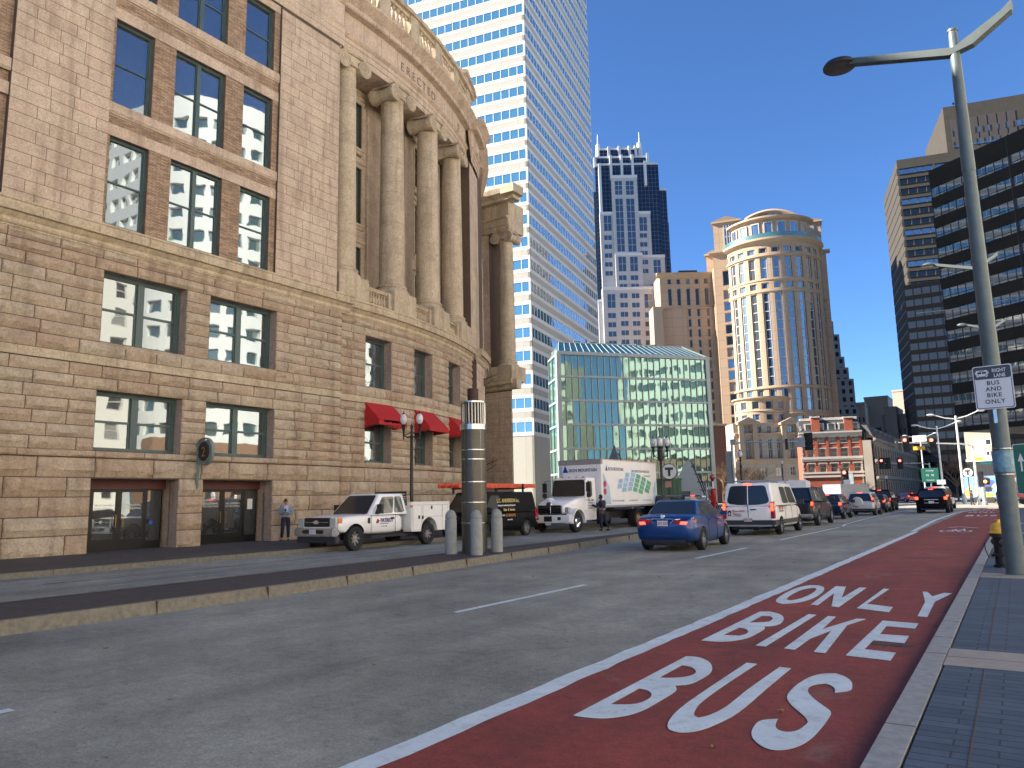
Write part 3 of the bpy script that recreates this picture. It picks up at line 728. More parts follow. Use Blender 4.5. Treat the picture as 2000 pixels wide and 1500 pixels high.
# blade sign with the numeral 2
sc_o = onX(397, 882, -27.05); zc = sc_o.z; yc = sc_o.y
sg = place('bracket_sign', (-27.45, yc, 2.6), 'verdigris hook-shaped bracket sign with gold 2 on black oval, between the two doorways', 'sign')
m = MB(); ax = Matrix((Vector((1, 0, 0)), Vector((0, 0, 1)), Vector((0, -1, 0)))).transposed()
cx = -26.95; rr = .60
for r0, r1 in ((.40, .46), (.50, .56)):
    m.lathe((cx, yc, zc), [(r0, -.07), (r0, .07), (r1, .07), (r1, -.07), (r0, -.07)], 28, ax=ax, caps=False)
m.tube([(cx-.45, yc, zc), (cx-.46, yc, zc-1.5)], .055, 8); m.tube([(cx-.32, yc, zc-.4), (cx-.37, yc, zc-1.45)], .03, 6)
m.build('bracket', M_copper, sg, 40)
m = MB(); m.lathe((cx, yc, zc), [(.001, -.05), (.39, -.05), (.39, .05), (.001, .05)], 28, ax=ax, caps=False)
m.build('disc', M_black, sg, 40)
M_gold = plain('gold_leaf', (.38, .24, .06), .4, metal=.7)
o = text('2', .56, M_gold, 'numeral', sg, frame_mat((cx-.16, yc-.055, zc-.2), (1, 0, 0), (0, 0, 1)), .006)
m = MB(); m.cube(-27.5, -27.3, yc-.06, yc+.06, zc-.06, zc+.06); m.build('wall_arm', M_copper, sg)
# ---------------- ground ----------------
def sheet(name, x0, x1, y0, y1, z, mat, n=1):
    m = MB(); m.quad([(x0, y0, z), (x1, y0, z), (x1, y1, z), (x0, y1, z)]); return structure(m.build(name, mat))
sheet('ground', -900, 700, -300, 1500, 0, M_asph)
sheet('side_road', -21.3, -12, -30, 60, .004, M_asph2)
sheet('bus_lane', -3.78, -.7, -12, 86, .004, M_red)
m = MB()
def strip(m, pts, w, z=.009, n=1, jit=0):
    for a, b in zip(pts, pts[1:]):
        a = Vector((a[0], a[1], 0)); b = Vector((b[0], b[1], 0)); L = (b-a).length; k = max(1, int(L/.3)) if jit else 1
        t = (b-a).normalized(); nn = Vector((t.y, -t.x, 0)); prev = None
        for i in range(k+1):
            p = a+t*L*i/k; o1 = random.uniform(-jit, jit); o2 = random.uniform(-jit, jit)
            c = (p+nn*(w/2+o1)+Vector((0, 0, z)), p-nn*(w/2+o2)+Vector((0, 0, z)))
            if prev: m.quad([prev[0], c[0], c[1], prev[1]])
            prev = c
def paintmat():
    m, t, b = newmat('thermoplastic_marking'); p = pos(t)
    f = noise(t, p, 14, 6, .75); f2 = noise(t, p, 1.3, 4, .6); f3 = noise(t, p, 5, 5, .7)
    o = mixc(t, 1, ramp(t, f2, [(.3, (.52, .60, .61)), (.7, (.66, .75, .77))]), ramp(t, f, [(.30, (.42, .40, .38)), (.40, (1, 1, 1))]), 'MULTIPLY')
    o = mixc(t, ramp(t, noise(t, p, 7, 9, .85, .4), [(.30, (.8,)*3), (.34, (0, 0, 0))]), o, (.22, .14, .12))
    o = mixc(t, .6, o, ramp(t, f3, [(.28, (.62, .58, .50)), (.5, (1, 1, 1))]), 'MULTIPLY')
    t.links.new(o, b.inputs['Base Color']); b.inputs['Roughness'].default_value = .7
    bump(t, b, f, .2, .004); return m
M_mark = paintmat()
M_mold = plain('worn_marking', (.33, .34, .33), .8, var=.35, vs=6)
strip(m, [(-3.73, -4), (-3.73, 13.2), (-3.80, 37.5)], .22, jit=.014); strip(m, [(-3.95, 37.8), (-4.25, 52), (-4.15, 70), (-3.2, 84)], .22)
structure(m.build('bus_lane_line', M_mark))
m = MB()
for pts in ([(-7.42, -3), (-7.4, 3.35)], [(-7.42, 9.6), (-7.36, 13.75)], [(-7.6, 20.7), (-7.55, 25.3)], [(-7.68, 30.1), (-7.7, 41.8)], [(-7.72, 42.9), (-8.15, 46), (-8.7, 60), (-8.9, 74), (-8.6, 86)]): strip(m, pts, .13, jit=.004)
structure(m.build('lane_dashes', M_mark))
m = MB(); strip(m, [(-19.72, -5), (-19.68, 14.4)], .12, .013); strip(m, [(-19.85, 17.3), (-19.7, 44)], .12, .013)
for a, b in ((9.45, 12.2), (19.4, 22.3), (28, 31)): strip(m, [(-16.95-.03*(a-9), a), (-16.95-.03*(b-9), b)], .09, .013)
strip(m, [(-4.1, 86.1), (-.8, 86.1)], .35, .009); strip(m, [(-20, 86.5), (-8.9, 86.5)], .3, .009)
structure(m.build('side_road_lines', M_mold))
# median island: granite kerbs, brick paving
KE = [(-11.82, -12), (-11.82, 10), (-12.05, 15), (-12.75, 24), (-13.35, 30), (-14.0, 34)]
KW = [(-14.3, -12), (-14.3, 14), (-14.28, 22), (-14.3, 30), (-14.35, 34)]
m = MB(); k_ = MB(); j_ = MB(); h = .2
def lerp_poly(P, y):
    for (x0, y0), (x1, y1) in zip(P, P[1:]):
        if y0 <= y <= y1: return x0+(x1-x0)*(y-y0)/(y1-y0)
    return P[-1][0]
ys = [-12+i*.5 for i in range(93)]
for a, b in zip(ys, ys[1:]):
    e0, e1, w0, w1 = lerp_poly(KE, a), lerp_poly(KE, b), lerp_poly(KW, a), lerp_poly(KW, b)
    m.quad([(w0+.15, a, h-.006), (e0-.17, a, h-.006), (e1-.17, b, h-.006), (w1+.15, b, h-.006)])
    j = lambda y: .006*math.sin(y*3.1)+.005*math.sin(y*7.7)
    k_.quad([(e0-.17, a, h), (e0-.02+j(a), a, h), (e1-.02+j(b), b, h), (e1-.17, b, h)]); k_.quad([(e0+.03+j(a*2), a, -.01), (e1+.03+j(b*2), b, -.01), (e1-.02+j(b), b, h), (e0-.02+j(a), a, h)])
    k_.quad([(w0, a, h), (w0+.15, a, h), (w1+.15, b, h), (w1, b, h)]); k_.quad([(w1, b, -.01), (w0, a, -.01), (w0, a, h), (w1, b, h)])
k_.quad([(-14.35, 34, 0), (-14.0, 34, 0), (-14.0, 34, h), (-14.35, 34, h)][::-1])
for y in (2.6, 5.0, 7.4, 9.6, 11.7, 13.9, 16.2, 18.6, 21, 23.4, 26, 28.5):
    e = lerp_poly(KE, y); j_.cube(e-.172, e+.037, y-.006, y+.006, 0, h+.002)
structure(m.build('median_paving', M_brickpav)); md = structure(k_.build('median_kerb', M_kerb, None, 30)); structure(j_.build('kerb_joints', M_mort))
# left sidewalk
m = MB(); m.quad([(-27.5, -10, .15), (-21.3, -10, .15), (-21.3, 48, .15), (-27.5, 48, .15)]); m.quad([(-60, 26, .15), (-27.5, 26, .15), (-27.5, 90, .15), (-60, 90, .15)]); m.quad([(-27.5, 48, .15), (-21.3, 48, .15), (-24, 90, .15), (-27.5, 90, .15)]); m.quad([(-29, -10, .151), (-27.5, -10, .151), (-27.5, 26, .151), (-29, 26, .151)])
structure(m.build('left_sidewalk', M_walk))
m = MB(); j_ = MB()
m.cube(-21.3, -21.12, -10, 48, -.02, .154)
for y in (4.5, 7.4, 10.3, 13.1, 15.9, 18.7, 21.5, 25, 29, 33): j_.cube(-21.302, -21.116, y-.008, y+.008, 0, .156)
structure(m.build('left_kerb', M_kerb)); structure(j_.build('kerb_joints', M_mort))
# right sidewalk
m = MB(); m.quad([(-.72, -6, .1), (9, -6, .1), (9, 84, .1), (-.72, 84, .1)]); structure(m.build('right_sidewalk', M_bluepav))
m = MB(); j_ = MB(); m.cube(-.93, -.74, -6, 84, -.02, .108)
for y in (3.4, 6.1, 8.9, 9.9, 11.1, 13.9, 16.8, 19.6, 22.5): j_.cube(-.932, -.738, y-.006, y+.006, 0, .1095)
structure(m.build('right_kerb', M_kerb2)); structure(j_.build('kerb_joints', M_mort))
m = MB()
for y0, y1 in ((8.35, 9.25), (16.9, 17.9), (25.8, 26.7), (34, 35), (44, 45.2)):
    m.quad([(-.735, y0, .104), (9, y0, .104), (9, y1, .104), (-.735, y1, .104)])
structure(m.build('concrete_bands', M_band))
m = MB()
for y0, y1 in ((8.35, 9.25), (16.9, 17.9)):
    m.cube(-.735, 9, (y0+y1)/2-.004, (y0+y1)/2+.004, .1, .1055)
    for x in (-.735, -.02, .7, 1.4): m.cube(x-.004, x+.004, y0, y1, .1, .1055)
for x in (-.40,): m.cube(x-.005, x+.005, -6, 80, .09, .1035)
structure(m.build('paving_joints', M_mort))
# intersection sunlit crosswalk area beyond
structure(sheet('far_pavement', -40, 60, 96, 112, .01, M_band))
# road lettering, measured outlines
def crop3(l): return [G(1450+x/3.948, 1120+y/3.948).xy for x, y in l]
def crop6(l): return [G(1100+x/3.3333, 1220+y/3.3333).xy for x, y in l]
def px(l): return [G(x, y).xy for x, y in l]
def smooth(l, it=1):
    for _ in range(it):
        out = []
        n = len(l)
        for i in range(n):
            a, b, c = Vector(l[i-1]), Vector(l[i]), Vector(l[(i+1) % n])
            an = (a-b).angle(c-b, 0) if (a-b).length > 1e-5 and (c-b).length > 1e-5 else 0
            if an > 2.1: out += [b.lerp(a, .25), b.lerp(c, .25)]
            else: out.append(b)
        l = out
    return l
LET = {
 'B_bus': (crop6([(67,600),(800,213),(860,215),(905,225),(955,250),(973,285),(965,318),(920,352),(830,398),(740,403),(728,405),(742,425),(728,448),(640,500),(540,560),(440,597),(330,615),(240,620),(140,612)]), [crop6([(625,353),(775,270),(840,282),(868,308),(858,332),(790,350),(700,355)]), crop6([(305,527),(495,423),(555,435),(580,460),(565,490),(500,520),(430,530)])]),
 'U_bus': (crop6([(1195,255),(1262,263),(1060,395),(900,510),(860,560),(848,600),(880,615),(940,605),(1040,560),(1130,490),(1200,430),(1410,283),(1484,292),(1330,420),(1150,580),(1040,640),(900,700),(780,715),(700,700),(676,675),(690,630),(740,570),(850,485)]), []),
 'S_bus': (crop3([(840,915),(712,930),(718,905),(700,880),(645,858),(580,862),(520,880),(503,905),(510,935),(560,985),(660,1055),(688,1080),(680,1110),(600,1220),(520,1300),(430,1350),(310,1378),(200,1370),(110,1320),(68,1265),(75,1210),(130,1140),(275,1133),(255,1170),(258,1205),(300,1230),(370,1237),(440,1220),(500,1170),(508,1155),(480,1110),(380,1030),(338,970),(360,925),(420,865),(520,805),(620,780),(720,780),(800,805),(845,845),(850,880)]), []),
 'B_bike': (px([(1370,1252.4),(1484.2,1196),(1503,1196),(1521,1199.8),(1530.5,1206),(1531,1212.5),(1524.7,1220),(1510.8,1224.4),(1491.8,1225),(1495,1229),(1488,1234),(1465,1246.6),(1450,1250.5),(1425,1254.5),(1400,1255)]), [px([(1412,1242),(1443,1227.4),(1456,1229),(1462.4,1234.4),(1459,1240),(1444,1243.4)]), px([(1462.7,1217.5),(1488,1204.3),(1504.5,1204.8),(1510,1209),(1507,1213.7),(1495.6,1217)])]),
 'I_bike': (crop3([(510,320),(570,325),(180,570),(103,562)]), []),
 'K_bike': (crop3([(660,335),(720,340),(615,437),(880,355),(952,358),(808,405),(640,622),(552,612),(690,445),(522,510),(405,595),(323,585)]), []),
 'E_bike': (crop3([(1083,370),(1357,393),(1333,432),(1110,413),(1060,475),(1285,490),(1250,545),(1010,522),(940,592),(1183,620),(1143,680),(797,640)]), []),
 'O_only': (crop3([(520,95),(590,97),(632,110),(632,135),(590,175),(500,215),(400,235),(310,240),(262,228),(257,210),(290,180),(360,140),(440,108)]), [crop3([(545,115),(570,118),(572,133),(530,165),(450,200),(375,213),(340,208),(345,190),(400,155),(470,125)])]),
 'N_only': (crop3([(720,103),(798,107),(765,195),(905,112),(957,115),(743,265),(688,258),(708,155),(582,250),(527,245)]), []),
 'L_only': (crop3([(1090,122),(1133,125),(960,240),(1160,265),(1130,305),(883,273)]), []),
 'Y_only': (crop3([(1390,145),(1427,147),(1465,182),(1555,155),(1618,158),(1485,222),(1425,342),(1352,335),(1410,225)]), [])}
for k, (o_, hs) in LET.items():
    rnd = k[0] in 'BUSO'
    structure(poly('road_letter', smooth(o_, 2) if rnd else o_, .009, .003, M_mark, None, [smooth(h_, 2) if rnd else h_ for h_ in hs]))
# far repeat of the lettering and the bicycle symbol
def roadtext(s, x, y, sx, sy, name='road_letter'):
    o = text(s, 1, M_mark, name, None, Matrix.Translation((x, y, .0095)) @ Matrix.Diagonal((sx, sy, 1, 1)), .0015, 'CENTER', weight=.02, space=1.25); structure(o)
roadtext('BUS', -2.2, 60.5, .95, 4.2); roadtext('ONLY', -2.2, 70.5, .8, 4.2); roadtext('ONLY', -2.2, 78.0, .8, 4.2)
m = MB(); cx_, cy_ = -2.35, 38.2
def ringstrip(cx_, cy_, rx, ry, w_):
    pts = [(cx_+rx*math.cos(a*.314), cy_+ry*math.sin(a*.314)) for a in range(21)]; strip(m, pts, w_)
ringstrip(cx_-.33, cy_, .25, .75, .09); ringstrip(cx_+.33, cy_, .25, .75, .09)
strip(m, [(cx_-.33, cy_), (cx_-.1, cy_+1.7), (cx_+.25, cy_+1.6), (cx_+.02, cy_+.1), (cx_-.1, cy_+1.7)], .08); strip(m, [(cx_+.33, cy_), (cx_+.2, cy_+2.3)], .08)
strip(m, [(cx_-.5, cy_+3.6), (cx_-.1, cy_+4.6), (cx_+.7, cy_+3.2)], .14)
structure(m.build('bicycle_symbol', M_mark))
# tar patches and skid marks
M_tar = plain('tar_patch', (.05, .05, .052), .8, var=.35, vs=5)
m = MB(); random.seed(5)
for x, y, l, w_ in ((-18.9, 9, 5, .10), (-18.8, 13, 9, .10), (-16.1, 8.6, 4, .13)):
    strip(m, [(x+random.uniform(-.05, .05), y+i*l/6) for i in range(7)], w_, .0085, jit=.02)
for x, y, s_ in ((-1.35, 9.75, .22), (-1.9, 22.5, .3), (-2.4, 22.7, .3), (-1.7, 32, .3)):
    strip(m, [(x-s_, y), (x+s_, y+.02)], .12, .0085, jit=.04)
structure(m.build('tar_patches', M_tar))
# manhole cover in the near lane and scattered leaves
M_leaf = plain('dry_leaf', (.28, .16, .06), .8, var=.4)
random.seed(11); lv = []
for x, y in [G(1392, 1463).xy, G(1525, 1392).xy]+[(random.uniform(-11, -1.2), random.uniform(5, 24)) for _ in range(12)]:
    m = MB(); a0 = random.random()*6; s_ = random.uniform(.022, .045); pts = []
    for i in range(10):
        a = a0+i*.628; r_ = s_*(1 if i % 2 else .45); pts.append((r_*math.cos(a), r_*math.sin(a), .012+.008*(i % 3)))
    m.quad(pts); o = m.build('leaf', M_leaf, None); o.location = (x, y, 0)
    tag(o, 'small dry brown leaf lying flat on the road surface', 'leaf', 'dry leaves on the road')
# ---------------- buildings beyond ----------------
def hit(S, px_, py_):
    d = ray(px_, py_); # o+t*u = d*k
    den = S.t.x*d.y-S.t.y*d.x
    u = (-S.o.x*d.y+S.o.y*d.x)/den
    k = (S.o.x+S.t.x*u)/d.x if abs(d.x) > abs(d.y)*.02 else (S.o.y+S.t.y*u)/d.y
    return u, H_CAM+d.z*k
def plane_px(x0, d0, x1, d1, y=950):
    a = at(x0, y, d0); b = at(x1, y, d1); return Pl((a.x, a.y), (b.x-a.x, b.y-a.y)), (b-a).xy.length
M_fd = glass('dark_far_glass', (.010, .013, .017), .02, .02, .25, span=.25)
M_fb = glass('blue_far_glass', (.02, .10, .24), .25, .03, .25)
M_fs = glass('sky_far_glass', (.02, .05, .10), .26, .03, .3)
WINQ = {}; M_blind = plain('window_blind', (.22, .21, .19), .7)
def far_windows(parent, S, ops, depth=.3, fm=None, fw=.12, rails=(), mull=0, gm=None, seed=0, cap=96):
    """every opening its own window part; beyond the first hundred the rest are one part"""
    n = WINQ.get(parent.name, 0); rest = MB(); restg = False
    ops = sorted(ops, key=lambda o: -(o[1]-o[0])*(o[3]-o[2])/((S.P((o[0]+o[1])/2, 0)-CAMP).length**2))
    for i, (a, b, c, e) in enumerate(ops):
        m = MB() if n < cap else rest
        q = hsh(a, c, seed); g = 0 if q < .6 else 1 if q < .9 else 3
        m.face(S, a, b, c, e, -depth+.02, .5, g)
        if fm:
            m.box(S, a, b, e-fw, e, -depth, -depth+.12, .5, 2); m.box(S, a, b, c, c+fw, -depth, -depth+.12, .5, 2)
            m.box(S, a, a+fw, c+fw, e-fw, -depth, -depth+.12, .5, 2); m.box(S, b-fw, b, c+fw, e-fw, -depth, -depth+.12, .5, 2)
            for r in rails:
                z = c+(e-c)*r; m.box(S, a+fw, b-fw, z-fw/2, z+fw/2, -depth, -depth+.1, .5, 2)
            for k in range(mull):
                u = a+(b-a)*(k+1)/(mull+1); m.box(S, u-fw/2, u+fw/2, c+fw, e-fw, -depth, -depth+.11, .5, 2)
        if m is not rest: m.build('window', [M_fd, gm or M_fs, fm or M_white, M_blind], parent, weld=False); n += 1
    WINQ[parent.name] = n
    if rest.f: o = rest.build('windows', [M_fd, gm or M_fs, fm or M_white, M_blind], parent, weld=False); o['kind'] = 'stuff'
def colrow(W, n, wf, rows, u0=0, u1=None):
    u1 = W if u1 is None else u1; p = (u1-u0)/n
    return [(u0+p*(i+.5-wf/2), u0+p*(i+.5+wf/2), a, b) for i in range(n) for a, b in rows]
def far_wall(parent, S, u0, u1, z0, z1, ops, mats, depth=.3, name='wall', body=None, back=True):
    m = MB(); grid_wall(m, S, u0, u1, z0, z1, ops, 0, depth, 0, 0)
    if body: m.box(S, u0, u1, z0, z1-.05, -body, -depth-.05, .5, 0, True)
    return m.build(name, mats, parent)
# --- white banded tower
T11 = (-math.sin(R(11)), math.cos(R(11)))
c0 = at(1024.5, 80, 134); C0 = (c0.x, c0.y)
WT = place('white_tower', (C0[0]-10, C0[1]+15, 0), 'tall white office tower banded with blue ribbon windows behind the station', 'office tower')
SR = Pl(C0, T11); LR = hit(SR, 1170, 655)[0]; LR = min(LR, 95)
Wl = 31.5; tl = (math.cos(R(11)), math.sin(R(11)))
SL = Pl((C0[0]-tl[0]*Wl, C0[1]-tl[1]*Wl), tl)
M_wt = bricks('cream_panel', (.42, .40, .345), (.45, .43, .37), (.31, .30, .26), w=3.0, h=50, ms=.03, off=0, bmp=.1, var=.06)
M_wt2 = plain('white_trim_band', (.66, .64, .59), .6, var=.04)
M_wg = glass('tower_blue_glass', (.02, .17, .27), .30, .02, .2)
ang = R(52); tc2 = (math.cos(R(11)+ang), math.sin(R(11)+ang)); 
SCh = Pl((SL.o.x-math.cos(R(11)-ang)*26, SL.o.y-math.sin(R(11)-ang)*26), (math.cos(R(11)-ang), math.sin(R(11)-ang)))
fh = (zat(C0[0], C0[1], 461)-zat(C0[0], C0[1], 684))/5; ztop = zat(C0[0], C0[1], 461)
nf = int((128-ztop)/fh)+1; zf = [ztop+fh*i for i in range(nf, -40, -1) if ztop+fh*i > 13]
core = MB()
for S, W in ((SL, Wl), (SR, LR), (SCh, 26)): core.box(S, 1, W-.5, 0, 132, -5, -.35, .5, 1)
core.build('core', [M_wt2, M_dark], WT)
body = MB(); trim = MB(); prev = 132
for z in zf:
    for S, W in ((SL, Wl), (SR, LR), (SCh, 26)):
        body.box(S, 0, W, z+.62, prev-.62, -.4, 0, .5, 0)
        trim.box(S, 0, W, z, z+.62, -.38, .02, .5, 0); trim.box(S, 0, W, prev-.62, prev, -.38, .02)
    b = MB()
    for S, W in ((SL, Wl), (SR, LR), (SCh, 26)):
        n = int(W/1.53); b.face(S, 0, W, z-fh*.42, z, -.05, .5, 0)
        for i in range(n+1): b.box(S, i*W/n-.06, i*W/n+.06, z-fh*.42, z, -.3, -.01, .5, 1)
    b.build('window_band', [M_wg, M_wt2], WT, weld=False)
    prev = z-fh*.42
for S, W in ((SL, Wl), (SR, LR), (SCh, 26)): body.box(S, 0, W, 0, prev-.62, -.4, 0); trim.box(S, 0, W, prev-.62, prev, -.38, .06)
body.build('wall', M_wt, WT, weld=False); trim.build('trim_bands', M_wt2, WT, weld=False)
# --- glass atrium in front of it
AT = place('glass_atrium', tuple(at(1240, 960, 104).xy)+(0,), 'green glass atrium with gridded front and sloping glazed roof below the white tower', 'glass building')
a0_ = at(1093, 760, 100); SA = Pl(a0_.xy, (math.sin(R(40)), math.cos(R(40)))); WA = hit(SA, 1382, 720)[0]
M_ag = glass('atrium_glass', (.02, .075, .06), .20, .008, .5, tint=(.55, .86, .74)); M_ar = glass('atrium_roof_glass', (.006, .06, .065), .12, .01, .3, tint=(.5, .8, .8))
M_af = plain('pale_grey_frame', (.27, .31, .31), .5, metal=.2, var=.05)
zA = hit(SA, 1093, 688)[1]; rows = [zA-(zA-1)*i/6.25 for i in range(7)]
pa2 = at(1072, 760, 107); SA2 = Pl(pa2.xy, (SA.o-pa2).xy); WA2 = (SA.o-pa2).xy.length
g = MB(); f = MB(); nA = 24
for S, W, n in ((SA, WA, nA), (SA2, WA2, 3)):
    p = W/n
    for i in range(n):
        for z1, z0 in zip(rows, rows[1:]):
            t1, t2 = (hsh(i, z0)-.5)*.012, (hsh(i, z0, 3)-.5)*.014
            g.quad([S.P(i*p, z0, -.1+t1), S.P((i+1)*p, z0, -.1-t1), S.P((i+1)*p, z1, -.1-t1+t2), S.P(i*p, z1, -.1+t1+t2)])
    for i in range(n+1): f.box(S, i*p-.05, i*p+.05, 0, zA, -.2, .02)
    for z in rows: f.box(S, 0, W, z-.14, z+.14, -.2, .06)
for S, u in ((SA, 0), (SA, WA)): f.box(S, u-.35, u+.25, 0, zA, -.5, .12)
g.build('glazing', M_ag, AT, weld=False)
rf = MB(); fr = MB(); zr = zA+2.1; dr = -3.4
for i in range(nA):
    a, b = i*WA/nA, (i+1)*WA/nA; a2 = 1.3+(WA-3.3)*i/nA; b2 = 1.3+(WA-3.3)*(i+1)/nA
    rf.quad([SA.P(a, zA, 0), SA.P(b, zA, 0), SA.P(b2, zr, dr), SA.P(a2, zr, dr)])
    fr.tube([SA.P(a, zA, .03), SA.P(a2, zr, dr+.03)], .05, 4)
fr.tube([SA.P(WA, zA, .03), SA.P(WA-2.0, zr, dr+.03)], .14, 4)
q0 = SA2.P(0, zA); rf.quad([q0, SA.P(0, zA), SA.P(1.3, zr, dr), q0+Vector((1.4, 2.5, 2.1))]); rf.quad([SA.P(WA, zA), SA.P(WA, zA, -12), SA.P(WA-2.0, zr, -12), SA.P(WA-2.0, zr, dr)])
fr.tube([SA.P(1.3, zr, dr), SA.P(WA-2.0, zr, dr)], .12, 4); f.box(SA, -.3, WA+.3, zA-.3, zA+.15, -.4, .2)
rf.build('roof_glazing', M_ar, AT, weld=False); fr.build('roof_ribs', M_af, AT); f.build('frame', M_af, AT, weld=False)
m = MB(); m.box(SA, 2.0, WA-.5, 0, zA-.4, -4, -.6, .5, 0, True); m.box(SA, 2.6, WA-2.4, zA, zr-.1, -10, dr, .5, 0, True)
for i in range(6): m.box(SA, 4+i*(WA-8)/6, 5+i*(WA-8)/6, zr-.1, zr+.5, -9, dr-1, .5, 0, True)
m.build('inner_core', plain('atrium_interior', (.10, .13, .12), .8, var=.3, vs=.3), AT)
m = MB(); m.box(SA, -.6, WA, 0, 3.0, -.3, .25, .5, 0, True); m.build('plinth', plain('atrium_plinth', (.3, .3, .29), .7), AT)
# --- stepped white and dark glass tower far behind
IT = place('stepped_tower', tuple(at(1235, 950, 317).xy)+(0,), 'tall stepped tower of white stone and dark glass with two spires', 'office tower')
SI_, _ = plane_px(1140, 317, 1340, 317)
def ci(X, Y): return hit(SI_, 1140+X/3.41, 240+Y/3.41)
M_iw = bricks('pale_stone_panel', (.42, .42, .42), (.45, .45, .44), (.33, .33, .33), w=3.2, h=1.9, ms=.06, off=0, bmp=.05, var=.06)
M_ig = bricks('dark_curtain_wall', (.006, .014, .035), (.010, .025, .06), (.16, .18, .21), w=1.6, h=1.9, ms=.055, off=0, bmp=.1, var=.2)
M_ig.node_tree.nodes['Principled BSDF'].inputs['Roughness'].default_value = .12
M_ig.node_tree.nodes['Principled BSDF'].inputs['IOR'].default_value = 1.5
M_fin = plain('white_fin', (.6, .6, .6), .4, var=.03)
gl = MB(); wl = MB(); fin = MB()
def finb(*a):
    q = MB(); q.box(*a); q.build('fin', M_fin, IT)
for x0, x1, y0, d in ((110, 365, 150, -3), (75, 435, 215, -1.5), (75, 497, 268, -.8), (60, 558, 432, -2.5), (60, 578, 640, -4), (60, 600, 905, -6)):
    (u0, z), (u1, _) = ci(x0, y0), ci(x1, y0); gl.box(SI_, u0, u1, 0, z, -40, d, .5, 0, True)
    finb(SI_, u0, u1, z-.9, z, d, d+.3)
for x, y0, y1, d in ((170, 145, 270, -2.5), (240, 140, 272, -2.5), (308, 138, 270, -2.5), (350, 135, 215, -2.6), (178, 215, 380, -.6), (250, 212, 360, -.6), (322, 210, 350, -.6), (104, 275, 600, .1), (405, 258, 420, .1), (425, 198, 262, -1), (75, 225, 290, -1)):
    (u, z1), (_, z0) = ci(x, y0), ci(x, y1); finb(SI_, u-.55, u+.55, z0, z1, d-1, d+.9)
for x, y0, y1, r_ in ((98, 50, 222, .8), (376, 35, 208, .9)):
    (u, z1), (_, z0), (_, zm) = ci(x, y0), ci(x, y1), ci(x, y0+(y1-y0)*.42)
    fin = MB(); fin.lathe(SI_.P(u, 0, -4), [(r_*1.6, z0), (r_*1.2, zm), (.3, zm+.5), (.12, z1)], 8); fin.build('spire', M_fin, IT)
iw_ops = []; iw = []
for x0, x1, y0, d in ((180, 350, 360, 1.5), (105, 440, 600, 1.0), (205, 383, 880, 2.5), (383, 536, 885, .9), (120, 472, 1110, 3.2), (95, 560, 1180, .6)):
    (u0, z), (u1, _) = ci(x0, y0), ci(x1, y0); wl.box(SI_, u0, u1, 0, z, -3, d, .5, 0, True); finb(SI_, u0-.1, u1+.1, z-1.2, z, d, d+.25)
wl.build('stone_wall', M_iw, IT); gl.build('curtain_wall', M_ig, IT)
def iwin(x0, x1, y0, y1, d, rails=0):
    (a, z1), (b, _), (_, z0) = ci(x0, y0), ci(x1, y0), ci(x0, y1); m = MB()
    m.box(SI_, a, b, z0, z1, d-.1, d+.12, .5, 0)
    m.box(SI_, (a+b)/2-.08, (a+b)/2+.08, z0, z1, d, d+.2, .5, 1)
    for k in range(1, rails+1): zz = z0+(z1-z0)*k/(rails+1); m.box(SI_, a, b, zz-.08, zz+.08, d, d+.19, .5, 1)
    m.build('window', [M_ifg, M_iw], IT, weld=False)
M_ifg = glass('stepped_tower_glass', (.008, .025, .06), .08, .02, .2)
for a, b in ((204, 250), (276, 326)): iwin(a, b, 398, 488, 1.5, 2); iwin(a+4, b+6, 515, 865, 1.5, 7)
for x in (132, 368): iwin(x, x+48, 625+(10 if x > 200 else 0), 725, 1.0, 1)
for k in range(5):
    iwin(135+k*2, 183+k*2, 757+59*k, 786+59*k, 1.0); iwin(371+k*2.5, 418+k*2.5, 742+59*k, 770+59*k, 1.0)
for x in (226, 303): iwin(x, x+48, 905, 1000, 2.5, 1)
iwin(462, 508, 918, 1005, .9, 1)
for k in range(8):
    y = 1028+61*k
    for x in (230, 308): iwin(x+k*2.5, x+48+k*2.5, y, y+31, 2.5 if k == 0 else 3.2)
for x in (152, 396): iwin(x, x+50, 1155, 1245, 3.2, 1)
for k in range(4):
    y = 1280+61*k; iwin(156+k*2, 206+k*2, y, y+32, 3.2); iwin(400+k*2, 450+k*2, y-5, y+27, 3.2)
# --- brown low block beside the atrium
BB = place('brown_block', tuple(at(1400, 955, 180).xy)+(0,), 'plain brown brick block beside the right edge of the glass atrium', 'building')
Sb, Wb = plane_px(1340, 178, 1424, 185); zb = hit(Sb, 1395, 831)[1]
m = MB(); m.box(Sb, 0, Wb, 0, zb, -20, 0, .5, 0, True); m.build('wall', bricks('brown_brick', (.17, .07, .04), (.19, .08, .045), (.15, .07, .04), w=.4, h=.2, ms=.02, bmp=.1), BB)
m = MB(); m.box(Sb, -.2, Wb+.2, zb, zb+.5, -20, .25, .5, 0, True); m.build('coping', M_trim, BB)
# --- beige hotel complex: slab, drum, flanks, podium
HD = 285
HT = place('beige_tower', tuple(at(1500, 950, HD).xy)+(0,), 'beige stone tower with round window-striped drum and curved pediment', 'tower')
M_be = bricks('beige_precast', (.40, .28, .18), (.43, .30, .20), (.27, .185, .12), w=4.2, h=3.7, ms=.07, off=0, bmp=.1, var=.08)
M_bt = plain('beige_trim', (.38, .28, .19), .7, var=.06)
M_bf = plain('cream_window_frame', (.45, .42, .36), .6, var=.03)
def c3(X, Y): return 1260+X/3.262, 400+Y/3.262
def wb_(S, X, Y): return hit(S, *c3(X, Y))
